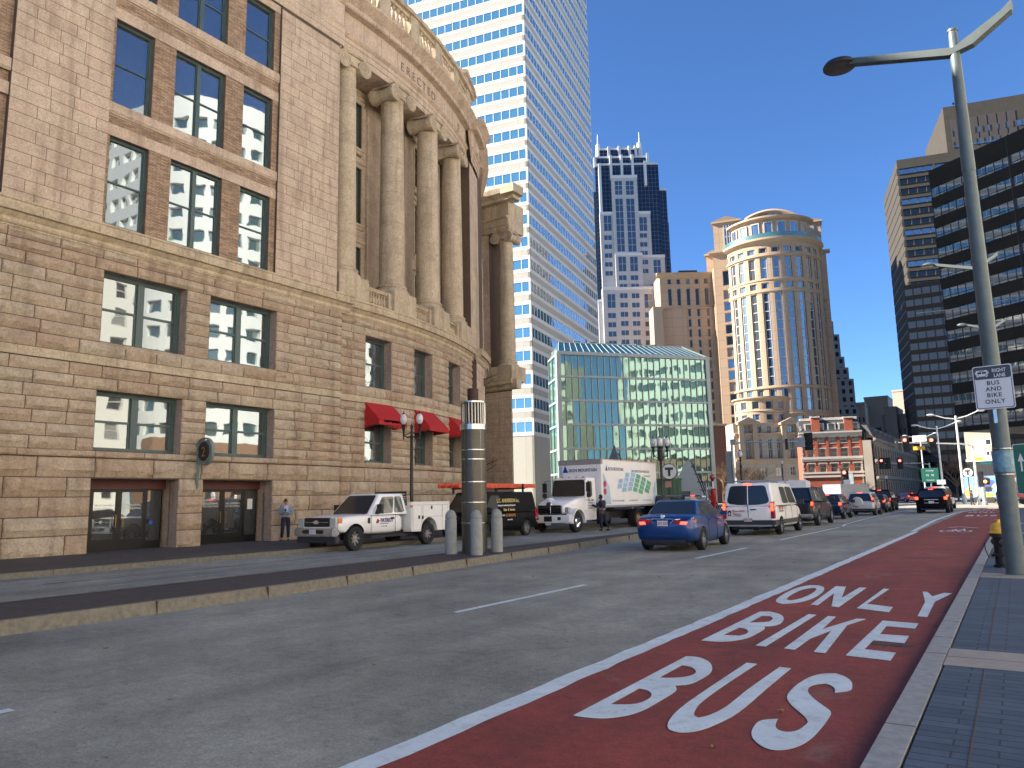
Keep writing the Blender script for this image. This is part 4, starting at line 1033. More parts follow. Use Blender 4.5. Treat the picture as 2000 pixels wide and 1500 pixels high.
# slab
SS, _ = plane_px(c3(85, 0)[0], 300, c3(440, 0)[0], 300)
u0, zt = wb_(SS, 92, 440); u1, _ = wb_(SS, 440, 430)
fl = lambda S, Y, X: wb_(S, X, Y)[1]
ops = []
colsx = [(142, 166), (200, 224), (259, 283), (316, 340), (376, 400)]
def colu(S, a, b, Y): return wb_(S, a, Y)[0], wb_(S, b, Y)[0]
cu = [colu(SS, a, b, 490) for a, b in colsx]; cu2 = [(a+.8*(0), b) for a, b in cu]
zr0, zr1 = fl(SS, 505, 250), fl(SS, 472, 250)
ops += [(a, b, zr0, zr1) for a, b in cu]
zq0, zq1 = fl(SS, 640, 250), fl(SS, 533, 250); ops += [(a, b, zq0, zq1) for a, b in cu]
pitch = (fl(SS, 687, 250)-fl(SS, 885, 250))/3
for k in range(-1, 15):
    zc_ = fl(SS, 687, 250)-pitch*k
    if k < 0: continue
    for a, b in cu: ops.append((a+.3, b-.1, zc_-1.6, zc_+1.6))
far_wall(HT, SS, u0, u1, 0, zt, ops, M_be, .5, 'slab_wall', 26)
far_windows(HT, SS, ops, .5, M_bf, .12, (), 0, M_fd)
m = MB(); m.sweep(SS, u0-1.5, u1, [(0, zt-2), (.6, zt-1.2), (1.6, zt-.4), (1.6, zt), (0, zt+.3)]); m.sweep(SS, u0-.3, u1, [(0, zq0-1.6), (.4, zq0-1.3), (.4, zq0-.9), (0, zq0-.8)])
a_, z1_ = wb_(SS, 222, 405); b_, _ = wb_(SS, 342, 405); m.build('slab_cornice', M_bt, HT); m = MB(); m.box(SS, a_, b_, zt, z1_, -10, -3, .5, 0, True); m.build('rooftop_plant', M_dark, HT)
SSL = Pl((SS.P(u0, 0)-Vector((8, -14, 0))).xy, (8, -14)); Wsl = 16.1
ops = [(a, b, z, z+3.2) for a, b in ((2, 4.6), (7, 9.6), (12, 14.4)) for z in [fl(SS, 687, 60)-1.6-pitch*k for k in range(2, 12)]]
zl_ = fl(SS, 660, 60); far_wall(HT, SSL, 0, Wsl, 0, zl_, ops, M_be, .5, 'slab_end_wall', 10); far_windows(HT, SSL, ops, .5, M_bf, .25)
m = MB(); m.sweep(SSL, 0, Wsl+1, [(0, zl_-1), (1, zl_-.3), (1, zl_), (-4, zl_+.2)]); m.box(SS, u0-4, u0-.2, 0, zl_, -6, 3, .5, 0, True); m.build('slab_end_cornice', M_bt, HT)
# drum
dc = at(1519, 700, HD+17).xy; view = Vector((dc.x, dc.y)).normalized(); RD = 92/1480*(HD+17)*.99
aback = math.atan2(-view.y, -view.x)
SD = Cy((dc.x, dc.y), RD, aback, 1.2)
def dz(Y, X=850): return zat(dc.x-view.x*RD, dc.y-view.y*RD, 400+Y/3.262)
strips = [R(-64+14*k)*RD for k in range(10)]
hw = 1.35; ops = []
bands = [(dz(300), dz(268)), (dz(462), dz(330)), (dz(528), dz(490)), (dz(1148), dz(555)), (dz(1310), dz(1168)), (dz(1390), dz(1345))]
for s_ in strips:
    for i, (a, b) in enumerate(bands):
        if i == 0: ops.append((s_-1.5, s_+1.5, a, b))
        else: ops.append((s_-hw, s_+hw, a, b))
ztd = dz(218); uA, uB = R(-84)*RD, R(88)*RD
far_wall(HT, SD, uA, uB, 0, ztd, ops, M_be, .7, 'drum_wall')
for (a, b, c, e) in ops:
    m = MB(); m.face(SD, a, b, c, e, -.62, .5, 0)
    n = max(1, round((e-c)/3.75))
    for k in range(n+1): zz = c+(e-c)*k/n; m.box(SD, a+.2, b-.2, zz-.14, zz+.14, -.62, -.45, .5, 1)
    for u in (a+.35, b-.35): m.box(SD, u-.14, u+.14, c, e, -.62, -.42, .5, 1)
    m.build('window', [M_fs if hsh(a) < .8 else M_fd, M_bf], HT, weld=False)
for z, p_ in ((dz(318), .5), (dz(472), .3), (dz(545), .3), (dz(1160), .5), (dz(1330), .4)): m = MB(); m.sweep(SD, uA, uB, [(0, z-.5), (p_, z-.2), (p_, z+.2), (0, z+.3)]); m.build('drum_moulding', M_bt, HT)
m = MB()
m.sweep(SD, uA, uB, [(0, ztd-1.5), (.8, ztd-1), (1.7, ztd-.3), (1.7, ztd+.5), (-6, ztd+.6)])
m.build('drum_cornice', M_bt, HT)
m = MB(); n_ = SD.cut(uA, uB)
for a, b in zip(n_, n_[1:]): m.quad([SD.P(a, ztd+.6, 1.0), SD.P(b, ztd+.6, 1.0), SD.P(b, ztd+2.4, 1.0), SD.P(a, ztd+2.4, 1.0)])
m.build('glass_balustrade', glass('green_rail_glass', (.05, .15, .13), .12, 0, span=.15), HT)
# crown over the drum
rv = Vector((math.cos(aback+math.pi/2), math.sin(aback+math.pi/2)))
SK = Pl((Vector((dc.x, dc.y))-rv*RD*1.25-view*(RD*.25)), rv)   # faces the camera
def ck(X, Y): return wb_(SK, X, Y)
m = MB(); g_ = MB()
SK2 = Cy((dc.x, dc.y), RD*.88, aback, 1.2)
zc1 = ck(850, 135)[1]; 
m.box(SK2, R(-72)*RD*.88, R(72)*RD*.88, ztd, zc1, -1.5, 0, .5, 0)
uL, _ = ck(640, 150); uR_, _ = ck(1010, 150)
pts = []
for i in range(17):
    t = i/16; X = 640+(1010-640)*t; Y = 112-62*math.sin(math.pi*t)**.8; pts.append(ck(X, Y))
P0 = [SK.P(u, z, 2) for u, z in pts]; P1 = [SK.P(u, zc1-1, 2) for u, z in pts]
for i in range(16):
    m.quad([P1[i], P1[i+1], P0[i+1], P0[i]]); m.quad([P0[i], P0[i+1], P0[i+1]-Vector((*SK.n.xy, 0))*14, P0[i]-Vector((*SK.n.xy, 0))*14])
m.build('crown_wall', M_be, HT)
m = MB()
for i in range(16): m.tube([P0[i], P0[i+1]], .9, 5)
m.sweep(SK2, R(-72)*RD*.88, R(72)*RD*.88, [(0, zc1-1), (1.6, zc1-.3), (1.6, zc1+.4), (0, zc1+.6)])
c_ = ck(812, 92); m.lathe(SK.P(c_[0], c_[1], 2.1), [(1.9, 0), (1.9, .5), (2.5, .5), (2.5, 0)], 16, ax=Matrix((Vector((*SK.t.xy, 0)), Vector((0, 0, 1)), -Vector((*SK.n.xy, 0)))).transposed())
m.build('pediment_trim', M_bt, HT)
m = MB(); m.lathe(SK.P(c_[0], c_[1], 2.15), [(.01, 0), (1.9, .02)], 16, ax=Matrix((Vector((*SK.t.xy, 0)), Vector((0, 0, 1)), -Vector((*SK.n.xy, 0)))).transposed()); m.build('round_window', M_fs, HT)
kz0, kz1 = ztd+1, zc1-2.2
for k in range(-3, 4):
    u = R(k*17)*RD*.88; m = MB(); m.box(SK2, u-1.3, u+1.3, kz0, kz1, 0, .25, .5, 0); m.box(SK2, u-1.6, u-1.3, kz0, kz1, 0, .5, .5, 1); m.box(SK2, u+1.3, u+1.6, kz0, kz1, 0, .5, .5, 1); m.box(SK2, u-1.6, u+1.6, kz1, kz1+.4, 0, .5, .5, 1)
    m.build('window', [M_fs, M_bf], HT)
def gable(S, x0, x1, yt, ya, ybot, d, name, deep=10, win=None):
    (a, z), (b, _) = hit(S, *c3(x0, yt)), hit(S, *c3(x1, yt)); _, zz = hit(S, *c3((x0+x1)/2, ya)); zb_ = hit(S, *c3(x0, ybot))[1] if ybot else 0
    m = MB(); m.box(S, a, b, zb_, z, d-deep, d, .5, 0, True); c = (a+b)/2; P = S.P
    m.quad([P(a-.6, z, d+.6), P(b+.6, z, d+.6), P(c, zz, d+.6)]); m.quad([P(a-.6, z, d-deep), P(a-.6, z, d+.6), P(c, zz, d+.6), P(c, zz, d-deep)]); m.quad([P(b+.6, z, d+.6), P(b+.6, z, d-deep), P(c, zz, d-deep), P(c, zz, d+.6)])
    m.box(S, a-.7, b+.7, z-.7, z, d-deep, d+.8, .5, 1, True)
    o = m.build(name, [M_be, M_bt], HT)
    if win:
        (wa, wz1), (wb, _), (_, wz0) = hit(S, *c3(win[0], win[2])), hit(S, *c3(win[1], win[2])), hit(S, *c3(win[0], win[3]))
        m = MB(); m.box(S, wa, wb, wz0, wz1, d, d+.15, .5, 0)
        for k in range(5): u = wa+(wb-wa)*k/4; m.box(S, u-.15, u+.15, wz0, wz1, d, d+.4, .5, 1)
        for k in range(int((wz1-wz0)/3.6)+1): z_ = wz0+3.6*k; m.box(S, wa, wb, z_-.12, z_+.12, d, d+.35, .5, 1)
        m.build('window', [M_fs, M_bf], HT)
    return a, b, z
gable(SK, 435, 600, 130, 90, 330, 3, 'left_gable_block', 16, (503, 570, 150, 330))
gable(SK, 1000, 1118, 85, 58, 600, -5, 'right_gable_block', 16, (1035, 1072, 112, 210))
gable(SK, 378, 470, 290, 262, 430, -6, 'rear_turret', 8)
# flanks: left receding face, its windows, right flank
(a, zfl), (b, _) = wb_(SK, 430, 330), wb_(SK, 545, 330)
ops = []
for k in range(13):
    z = wb_(SK, 540, 585+73*k)[1]; uc = wb_(SK, 531+3.6*k*.95, 585+73*k)[0]; 
    ops.append((-1.4, 1.4, z-1.9, z+1.9))
um = (wb_(SK, 520, 480)[0]); 
for k in range(1): ops.append((-1.3, 1.3, wb_(SK, 520, 530)[1], wb_(SK, 520, 435)[1]))
SF = Pl(SK.P(um, 0, 4).xy, SK.t.xy)
far_wall(HT, SF, -4.6, 5.5, 0, zfl, ops, M_be, .5, 'flank_wall', 14); far_windows(HT, SF, ops, .5, M_bf, .25, (), 0, M_fs, 0, 200)
m = MB(); m.sweep(SF, -6, 6, [(0, zfl-1), (1.2, zfl-.2), (1.2, zfl+.5), (-5, zfl+.6)]); m.build('flank_cornice', M_bt, HT)
pL = SF.P(-4.6, 0).xy; SFL = Pl(pL-Vector((.92, -.38)).normalized()*0+Vector((-7.0, 14.5)), (7.0, -14.5)); WF = 16.1
ops = [(a, a+1.5, z-1.9, z+1.9) for a in (2, 6, 10, 13.6) for z in [wb_(SK, 480, 500)[1]-3.72*k for k in range(20)] if z > 4]
far_wall(HT, SFL, 0, WF, 0, zfl-6, ops, M_be, .4, 'receding_wall', 12); far_windows(HT, SFL, ops, .4, M_bf, .2, (), 0, M_fs)
u2, z2 = wb_(SK, 1060, 300); ur2, _ = wb_(SK, 1150, 600); SF2 = Pl(SK.P(0, 0, -7).xy, SK.t.xy)
ops = [(wb_(SF2, 1120+3.6*k, 555+73*k)[0]-1.3, wb_(SF2, 1120+3.6*k, 555+73*k)[0]+1.3, wb_(SF2, 1120, 575+73*k)[1], wb_(SF2, 1120, 532+73*k)[1]) for k in range(11)]
uc_ = ops[3][0]+1.3; ops = [(uc_-1.3, uc_+1.3, c, e) for a, b, c, e in ops]; ops.append((uc_-1.3, uc_+1.3, wb_(SF2, 1100, 500)[1], wb_(SF2, 1100, 400)[1]))
urr = hit(SF2, 1614, 600)[0]+1.5
far_wall(HT, SF2, uc_-8, urr, 0, wb_(SF2, 1110, 300)[1], ops, M_be, .5, 'right_flank_wall', 18); far_windows(HT, SF2, ops, .5, M_bf, .25, (), 0, M_fs, 3, 400)
zz_ = wb_(SF2, 1110, 300)[1]; m = MB(); m.sweep(SF2, uc_-8, urr+1.5, [(0, zz_-1), (1.2, zz_-.2), (1.2, zz_+.5), (-5, zz_+.6)]); m.build('right_flank_cornice', M_bt, HT)
# small lower bay and podium with pediments
Sv = Cy(tuple((at(1487, 800, HD-16)).xy), 9.2, aback, .8)
bz = lambda Y: zat(Sv.c[0]-view.x*9.2, Sv.c[1]-view.y*9.2, 400+Y/3.262)
ops = [(9.2*R(a)-1.2, 9.2*R(a)+1.2, bz(y0), bz(y1)) for a in (-66, -38, -10, 18, 46) for y0, y1 in ((1300, 1250), (1372, 1332))]
far_wall(HT, Sv, 9.2*R(-88), 9.2*R(88), 0, bz(1222), ops, M_be, .4, 'bay_wall'); far_windows(HT, Sv, ops, .4, M_bf, .2, (), 0, M_fs, 5, 400)
m = MB(); m.sweep(Sv, 9.2*R(-88), 9.2*R(88), [(0, bz(1240)), (.9, bz(1230)), (.9, bz(1222)), (-9, bz(1218))]); m.sweep(Sv, 9.2*R(-88), 9.2*R(88), [(0, bz(1315)), (.3, bz(1312)), (0, bz(1305))]); m.build('bay_cornice', M_bt, HT)
SPd, _ = plane_px(1432, HD-30, 1572, HD-30)
def c7(X, Y): return hit(SPd, 1400+X/5.77, 800+Y/5.77)
PD = place('stone_podium', tuple(at(1500, 952, HD-30).xy)+(0,), 'low beige stone building with two small pediments in front of the round beige tower', 'building')
M_pd = bricks('podium_stone', (.38, .32, .25), (.41, .345, .27), (.27, .23, .18), w=3, h=1.5, ms=.05, off=0, bmp=.1, var=.08)
wins = [(305, 372, 185, 265), (793, 852, 178, 255), (450, 497, 190, 268), (560, 605, 185, 265), (660, 700, 190, 265), (320, 375, 330, 560), (755, 800, 318, 455), (822, 865, 318, 555), (450, 500, 335, 560), (575, 620, 330, 560), (675, 715, 330, 560), (830, 885, 640, 740), (490, 560, 650, 760), (665, 735, 650, 760)]
ops = [(c7(a, c)[0], c7(b, c)[0], c7(a, e)[1], c7(a, c)[1]) for a, b, c, e in wins]
far_wall(PD, SPd, c7(190, 200)[0], c7(985, 200)[0], 0, c7(400, 150)[1], ops, M_pd, .6, 'wall', 14); far_windows(PD, SPd, ops, .6, M_bf, .22, (.5,), 1, M_fs)
m = MB()
for y in (272, 562): z = c7(500, y)[1]; m.sweep(SPd, c7(190, 200)[0], c7(985, 200)[0]+.4, [(0, z-.8), (.9, z-.3), (.9, z+.2), (0, z+.4)])
for x0, x1 in ((232, 440), (712, 930)):
    (a, z), (b, _), (_, zt2) = c7(x0, 150), c7(x1, 150), c7((x0+x1)/2, 90); P = SPd.P; c = (a+b)/2; zb2 = c7(300, 562)[1]
    m.quad([P(a-.5, z, 2.4), P(b+.5, z, 2.4), P(c, zt2, 2.4)]); m.quad([P(a-.5, z, -6), P(a-.5, z, 2.4), P(c, zt2, 2.4), P(c, zt2, -6)]); m.quad([P(b+.5, z, 2.4), P(b+.5, z, -6), P(c, zt2, -6), P(c, zt2, 2.4)])
    m.box(SPd, a-.6, b+.6, z-.7, z, -5, 2.6, .5, 0, True); m.box(SPd, a, a+1.6, zb2, z-.7, -1, 1.4); m.box(SPd, b-1.6, b, zb2, z-.7, -1, 1.4)
m.build('pediment', M_bt, PD)
# --- red brick block with mansard roof
SBk, WBk = plane_px(1570.5, 190, 1689, 186)
BK = place('brick_building', tuple(at(1630, 953, 190).xy)+(0,), 'red brick corner block with white stone bands, mansard roof and two chimneys', 'building')
def c6(X, Y, S=None): return hit(S or SBk, 1560+X/6.667, 800+Y/6.667)
M_rb = bricks('red_brick', (.30, .06, .032), (.35, .08, .04), (.27, .10, .06), w=.5, h=.15, ms=.02, bmp=.1)
M_ws = plain('white_stone', (.48, .45, .40), .7, var=.08); M_slate = plain('slate_roof', (.05, .055, .065), .6, var=.2)
xs_ = [c6(x, 400)[0] for x in (140, 290, 438, 584, 738)]; hw = .82
rowz = [(c6(400, b)[1], c6(400, a)[1]) for a, b in ((350, 435), (505, 615), (700, 810))]
ops = [(x-hw, x+hw, a, b) for x in xs_ for a, b in rowz]
zcor = c6(400, 300)[1]; ztp = c6(400, 115)[1]
far_wall(BK, SBk, 0, WBk, 3.4, zcor, ops, M_rb, .35, 'wall', 14); far_windows(BK, SBk, ops, .35, M_ws, .09, (.5,), 0, M_fd)
m = MB()
for y, h_, p_ in ((628, .6, .35), (655, .35, .25), (822, .45, .35), (868, .5, .3)): z = c6(400, y)[1]; m.box(SBk, -.2, WBk+.2, z-h_/2, z+h_/2, 0, p_)
m.sweep(SBk, -.4, WBk+.4, [(0, zcor-1.2), (.3, zcor-.9), (.35, zcor-.3), (.8, zcor-.1), (.8, zcor+.25), (0, zcor+.3)])
for x in xs_:
    for a, b in rowz: m.box(SBk, x-.95, x+.95, b, b+.2, 0, .1); m.box(SBk, x-1.05, x-.85, b-.2, b+.1, 0, .12); m.box(SBk, x+.85, x+1.05, b-.2, b+.1, 0, .12); m.box(SBk, x-.9, x+.9, a-.14, a, 0, .12)
for k in range(24): u = (.28 if k % 2 else .4); m.box(SBk, 0, u, 4+k*.62, 4.5+k*.62, 0, .1); m.box(SBk, WBk-u, WBk, 4+k*.62, 4.5+k*.62, 0, .1)
m.build('stone_trim', M_ws, BK)
m = MB()
for x in [c6(x, 400)[0] for x in (225, 368, 512, 655, 800)]:
    m.box(SBk, x-.3, x+.3, rowz[1][0]-.3, zcor-1.0, 0, .18)
m.build('brick_pilasters', M_rb, BK)
m = MB(); m.sweep(SBk, 0, WBk, [(.3, zcor+.3), (-.5, zcor+1.8), (-1.4, ztp), (-12, ztp)]); m.build('roof', M_slate, BK); m = MB(); m.box(SBk, .3, WBk-.3, ztp-.3, ztp+.35, -12, -1.1, .5, 0, True); m.build('roof_curb', M_ws, BK)
for x in xs_:
    a, b = c6(400, 275)[1], c6(400, 185)[1]; m = MB(); m.box(SBk, x-1.0, x+1.0, a-.2, b+.25, -2, .05, .5, 0); m.box(SBk, x-.65, x+.65, a, b, .05, .08, .5, 1); m.build('dormer', [M_ws, M_fd], BK)
for x in (208, 636):
    (u, zt_), (_, zb_) = c6(x, 92), c6(x, 290); m = MB(); m.box(SBk, u-.95, u+.95, zb_, zt_-.3, -1.2, .4, .5, 0, True); m.box(SBk, u-1.1, u+1.1, zt_-.3, zt_, -1.4, .6, .5, 1, True); m.build('chimney', [M_rb, M_ws], BK)
m = MB(); grid_wall(m, SBk, 0, WBk, 0, 3.4, colrow(WBk, 5, .7, [(.3, 2.9)]), .02, .3); m.build('shopfront', M_dark, BK)
# --- narrow pale building
SN, WN = plane_px(1690, 186, 1718, 190); NB = place('narrow_building', tuple(at(1705, 953, 188).xy)+(0,), 'narrow pale building squeezed beside the red brick block', 'building')
zn = c6(1000, 345, SN)[1]; ops = [(WN*.5, WN*.9, c6(960, b, SN)[1], c6(960, a, SN)[1]) for a, b in ((375, 470), (525, 590), (650, 730), (790, 860))]
far_wall(NB, SN, WN*.38, WN, 0, zn, ops, M_ws, .3, 'wall', 12); far_windows(NB, SN, ops, .3, M_ws, .1)
m = MB(); m.box(SN, 0, WN*.38, 0, zn+1.5, -10, -.6, .5, 0, True); m.sweep(SN, WN*.3, WN+.3, [(0, zn-.6), (.7, zn), (.7, zn+.4), (0, zn+.5)]); m.build('side_wall', plain('grey_brick', (.13, .12, .11), .8), NB)
# --- classical block in shade
SG, WG = plane_px(1714, 182, 1800, 262); GB = place('classical_building', tuple(at(1750, 953, 220).xy)+(0,), 'long grey classical block with rows of narrow windows, in shade behind the traffic signals', 'building')
M_gb = plain('grey_stone', (.22, .195, .165), .8, var=.12, vs=.3); M_gb2 = plain('dark_mansard', (.08, .08, .085), .7)
zg = hit(SG, 1716, 862)[1]; rr = [(1.0, 5.2), (7.0, 10.2), (11.6, 14.6)]
rr = [(zg*.06, zg*.32), (zg*.42, zg*.60), (zg*.70, zg*.9)]
ops = colrow(WG, 22, .5, rr); far_wall(GB, SG, 0, WG, 0, zg, ops, M_gb, .5, 'wall', 2.5); far_windows(GB, SG, ops, .5, M_gb, .1, (), 0, M_fd)
m = MB()
for z in (zg*.36, zg*.64, zg): m.sweep(SG, -.4, WG, [(0, z-.4), (.6, z), (.6, z+.4), (0, z+.5)])
m.build('cornice', M_gb, GB); m = MB(); m.sweep(SG, 0, WG, [(.2, zg+.4), (-1.2, zg+3.6), (-2.5, zg+3.8)]); m.build('roof', M_gb2, GB)
m = MB()
for i in range(11): u = WG*(i+.5)/11; m.box(SG, u-.8, u+.8, zg+.8, zg+2.8, -2, .1, .5, 0); m.box(SG, u-.45, u+.45, zg+1.1, zg+2.5, .1, .13, .5, 1)
m.build('dormers', [M_gb, M_fd], GB)
# --- distant blocks
def block_px(name, label, x0, x1, d, ytop, mat, ncol=0, nrow=0, wf=.5, hf=.5, skew=0, deep=18, y0f=0, fm=None, gm=None, cat='building'):
    skew = -(x1-x0)/F_PX*d*.5*((x0+x1)/2-1000)/F_PX
    S, W = plane_px(x0, d-skew, x1, d+skew); z = hit(S, (x0+x1)/2, ytop)[1]
    o = place(name, tuple(at((x0+x1)/2, 952, d).xy)+(0,), label, cat)
    ops = []
    if ncol:
        p = z*(1-y0f)/nrow; ops = colrow(W, ncol, wf, [(z*y0f+p*(k+.5-hf/2), z*y0f+p*(k+.5+hf/2)) for k in range(nrow-1 if nrow > 3 else nrow)])
    far_wall(o, S, 0, W, 0, z, ops, mat, .4, 'wall', deep)
    if ops: far_windows(o, S, ops, .4, fm, .12, (), 0, gm or M_fs)
    m = MB(); m.box(S, -.15, W+.15, z-.02, z+1.0, -deep, .3, .5, 0, True); m.build('parapet', mat, o)
    return o, S, W, z
M_lb = plain('light_buff', (.42, .34, .26), .8, var=.05); M_pk = plain('pink_concrete', (.42, .32, .26), .8, var=.04); M_dg = plain('dark_grey_stone', (.19, .18, .17), .8, var=.1, vs=.3)
M_pg = plain('pale_grey_concrete', (.36, .355, .34), .8, var=.05)
for i, (x0, x1, yt) in enumerate(((1600, 1627, 628), (1600, 1636, 655), (1600, 1643, 700), (1600, 1648, 722), (1600, 1655, 745), (1600, 1660, 800))):
    if i == 0: ST2, _ = plane_px(1600, 335, 1665, 335); stp_ = place('stepped_pale_building', tuple(at(1635, 952, 335).xy)+(0,), 'pale grey building stepping down behind the right side of the beige tower', 'building')
    (a, z), (b, _) = hit(ST2, x0, yt), hit(ST2, x1, yt); d = i*1.6
    ops = [(b-2.4-3.2*k, b-.9-3.2*k, z-3-3.6*q, z-1-3.6*q) for k in range(3) for q in range(5 if i < 5 else 9) if z-3-3.6*q > 0]
    S_ = Pl(ST2.P(0, 0, d).xy, ST2.t.xy); far_wall(stp_, S_, a, b, 0, z, ops, M_pg, .3, 'wall', 20); far_windows(stp_, S_, ops, .3, None, .1, (), 0, M_fd)
block_px('buff_building', 'buff building with a shaded front, right of the stepping pale building', 1662, 1703, 335, 790, M_lb, 5, 9, .45, .5)
o_, S_, W_, z_ = block_px('blank_block', 'plain brown concrete block with a dark slot in its sunlit face', 1703, 1750, 345, 777, M_lb)
m = MB(); m.box(S_, W_*.05, W_*.62, z_*.62, z_*.70, 0, .05); m.build('slot_window', M_dark, o_)
block_px('pink_block', 'tall plain pale pink block rising behind the dark ornate roofline', 1760, 1806, 420, 762, M_pk)
block_px('dark_hotel', 'dark grey ornate building with paired windows below the pale pink block', 1736, 1812, 300, 812, M_dg, 8, 8, .5, .55, fm=M_gb, gm=M_fd)
m_o, m_S, m_W, m_z = block_px('ornate_rooftop', 'dark rooftop pavilion standing left of the pale pink block', 1741, 1765, 298, 798, M_dg)
# --- sunlit cream building under the overhang
o_, S_, W_, z_ = block_px('cream_corner_building', 'sunlit cream building visible under the dark overhang at right', 1894, 1946, 172, 826, plain('cream_stucco', (.48, .37, .25), .8, var=.04), 0, 0, deep=12)
WC2 = [(1906, 1914, 857, 869), (1923, 1936, 857, 870), (1925, 1934, 880, 891)]
for a, b, c, e in WC2:
    (u0, z1), (u1, _), (_, z0) = hit(S_, a, c), hit(S_, b, c), hit(S_, a, e); m = MB(); m.box(S_, u0, u1, z0, z1, 0, .1, .5, 1); m.box(S_, u0+.2, u1-.2, z0+.2, z1-.2, .1, .13, .5, 0); m.build('window', [M_fd, M_white], o_)
m = MB(); zz = hit(S_, 1920, 901)[1]; m.box(S_, 0, W_+8, 0, zz, 0, .6, .5, 0); m.build('shopfront', M_dark, o_); m = MB(); m.box(S_, 0, W_+8, zz, zz+.5, 0, .8); m.build('band', M_white, o_)
# --- dark granite towers at right
M_gr = plain('brown_granite', (.066, .060, .052), .9, var=.1, vs=.4); M_gr2 = plain('shade_toned_granite', (.022, .020, .017), .9, var=.12, vs=.4)  # dark granite is toned down further in place of shade falling on it
cg = at(1760, 400, 280); SD1 = Pl(cg.xy, (.972, .235)); TT = place('granite_tower', (cg.x+20, cg.y+20, 0), 'tall brown granite office tower with recessed window rows at the right edge', 'office tower')
zt = hit(SD1, 1757, 312)[1]; WD1 = 95; nfl = 32; fh_ = 4.0
wl = MB(); wl.box(SD1, 0, WD1, 0, zt, -40, -1.0, .5, 1, True); wl.box(SD1, 0, WD1, zt-3.5, zt, -1, 0)
k = 0; z = zt-3.5
while z > 20:
    wl.box(SD1, 0, WD1, z-3.9-.05, z-2.3, -1, 0); wl.box(SD1, 0, WD1, z-2.3, z-2.25, -1, .25)
    if z > zt-110:
        b = MB(); b.face(SD1, 0, WD1, z-2.25, z, -.7, .5, 0)
        for i in range(33): u = i*WD1/32; b.box(SD1, u-.12 if i % 4 else u-.4, u+.12 if i % 4 else u+.4, z-2.25, z, -.8, -.15 if i % 4 else -.05, .5, 1)
        for i in range(32): u = i*WD1/32; b.box(SD1, u+.5, u+2.3, z-2.75, z-2.5, -.02, .03, .5, 2)
        b.build('window_row', [M_fd if k % 3 else M_fb, M_gr, M_dark], TT, weld=False)
    z -= 3.95; k += 1
(ua, zu), _ = hit(SD1, 1843, 205), 0
wl.box(SD1, ua, WD1, zt, zu, -40, -2, .5, 0, True)
for j in range(2):
    z = zt+9-4.5*j; b = MB(); b.box(SD1, ua+2, WD1, z-2.2, z, -2, -1.9, .5, 0)
    for i in range(30): u = ua+2+i*2.4; b.box(SD1, u, u+.3, z-2.2, z, -2, -1.7, .5, 1)
    b.build('window_row', [M_fs, M_gr, M_dark], TT, weld=False)
b = MB(); zl = hit(SD1, 1860, 245)[1]
for i in range(7): u = ua+2.0+i*3.0; b.box(SD1, u, u+2.5, zl-7, zl+3, -2, -1.85)
b.build('louvre_panel', plain('brown_louvre', (.06, .05, .045), .6), TT)
SDs = Pl((cg.x-.235*40, cg.y+.972*40), (.235, -.972)); sb = MB()
for i in range(34): z = zt-3.9*i; sb.box(SDs, 0, 40, z-3.6, z-.3, 0, .1)
sb.build('side_spandrels', M_gr, TT); wl.build('wall', [M_gr, M_dark], TT)
# added black block, stands in for shade cast low on the granite tower
cb = at(1789, 800, 262); SB3 = Pl(cb.xy, (.93, .0)); BG = place('tower_shade_block', (cb.x+12, cb.y+12, 0), 'added black block standing in for cast shade low on the granite tower, left of the dark granite ribbons', 'office building')
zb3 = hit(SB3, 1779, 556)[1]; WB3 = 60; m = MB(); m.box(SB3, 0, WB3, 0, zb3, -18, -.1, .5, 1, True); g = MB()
M_blk = plain('shade_block_spandrel', (.007, .007, .008), .35, var=.1)
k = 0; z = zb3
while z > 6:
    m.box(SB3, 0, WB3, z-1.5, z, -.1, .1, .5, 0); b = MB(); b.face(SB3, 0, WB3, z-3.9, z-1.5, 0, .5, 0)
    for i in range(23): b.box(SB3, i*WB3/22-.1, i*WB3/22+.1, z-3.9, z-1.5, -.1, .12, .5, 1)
    b.build('window_row', [M_gblk, M_blk], BG, weld=False); z -= 3.9  # window rows of the added shade block
m.build('shade_block_spandrels', [M_blk, M_dark], BG)
# nearer dark granite building with sky-reflecting ribbons and an undercut base
cd = at(1853, 700, 137); SD2 = Pl(cd.xy, (.83, -.56)); DG = place('dark_ribbon_building', (cd.x+15, cd.y+5, 0), 'dark granite building with ribbon windows overhanging the pavement at far right', 'office building')
ztd2 = hit(SD2, 1836, 324)[1]; WD2 = 62; wl = MB(); z = ztd2; k = 0; zbase = hit(SD2, 1890, 842)[1]
wl.box(SD2, 0, WD2, zbase, ztd2, -30, -.5, .5, 1, True)
ht = [3.6]+[1.9]*40
while z > zbase+3:
    s_ = 3.4 if k == 0 else 1.95
    wl.box(SD2, 0, WD2, z-s_, z, -.5, 0, .5, 0)
    b = MB(); b.face(SD2, 0, WD2, z-s_-1.95, z-s_, -.3, .5, 0)
    for i in range(42): u = i*WD2/41; b.box(SD2, u-.05, u+.05, z-s_-1.95, z-s_, -.4, -.22, .5, 1)
    b.box(SD2, 0, WD2, z-s_-1.5, z-s_-1.42, -.4, -.2, .5, 1)
    b.build('window_ribbon', [glass('ribbon_glass', (.01, .018, .022), .24, .02, .15), M_dark], DG, weld=False)
    z -= s_+1.95; k += 1
wl.box(SD2, 0, WD2, zbase, z, -.5, .02, .5, 0)
for i in range(1, 9): wl.box(SD2, i*7.4-.04, i*7.4+.04, zbase, ztd2, -.4, .003, .5, 1)
wl.box(SD2, 16, WD2, 0, zbase, -26, -6, .5, 1, True)
wl.build('wall', [M_gr2, M_dark], DG)
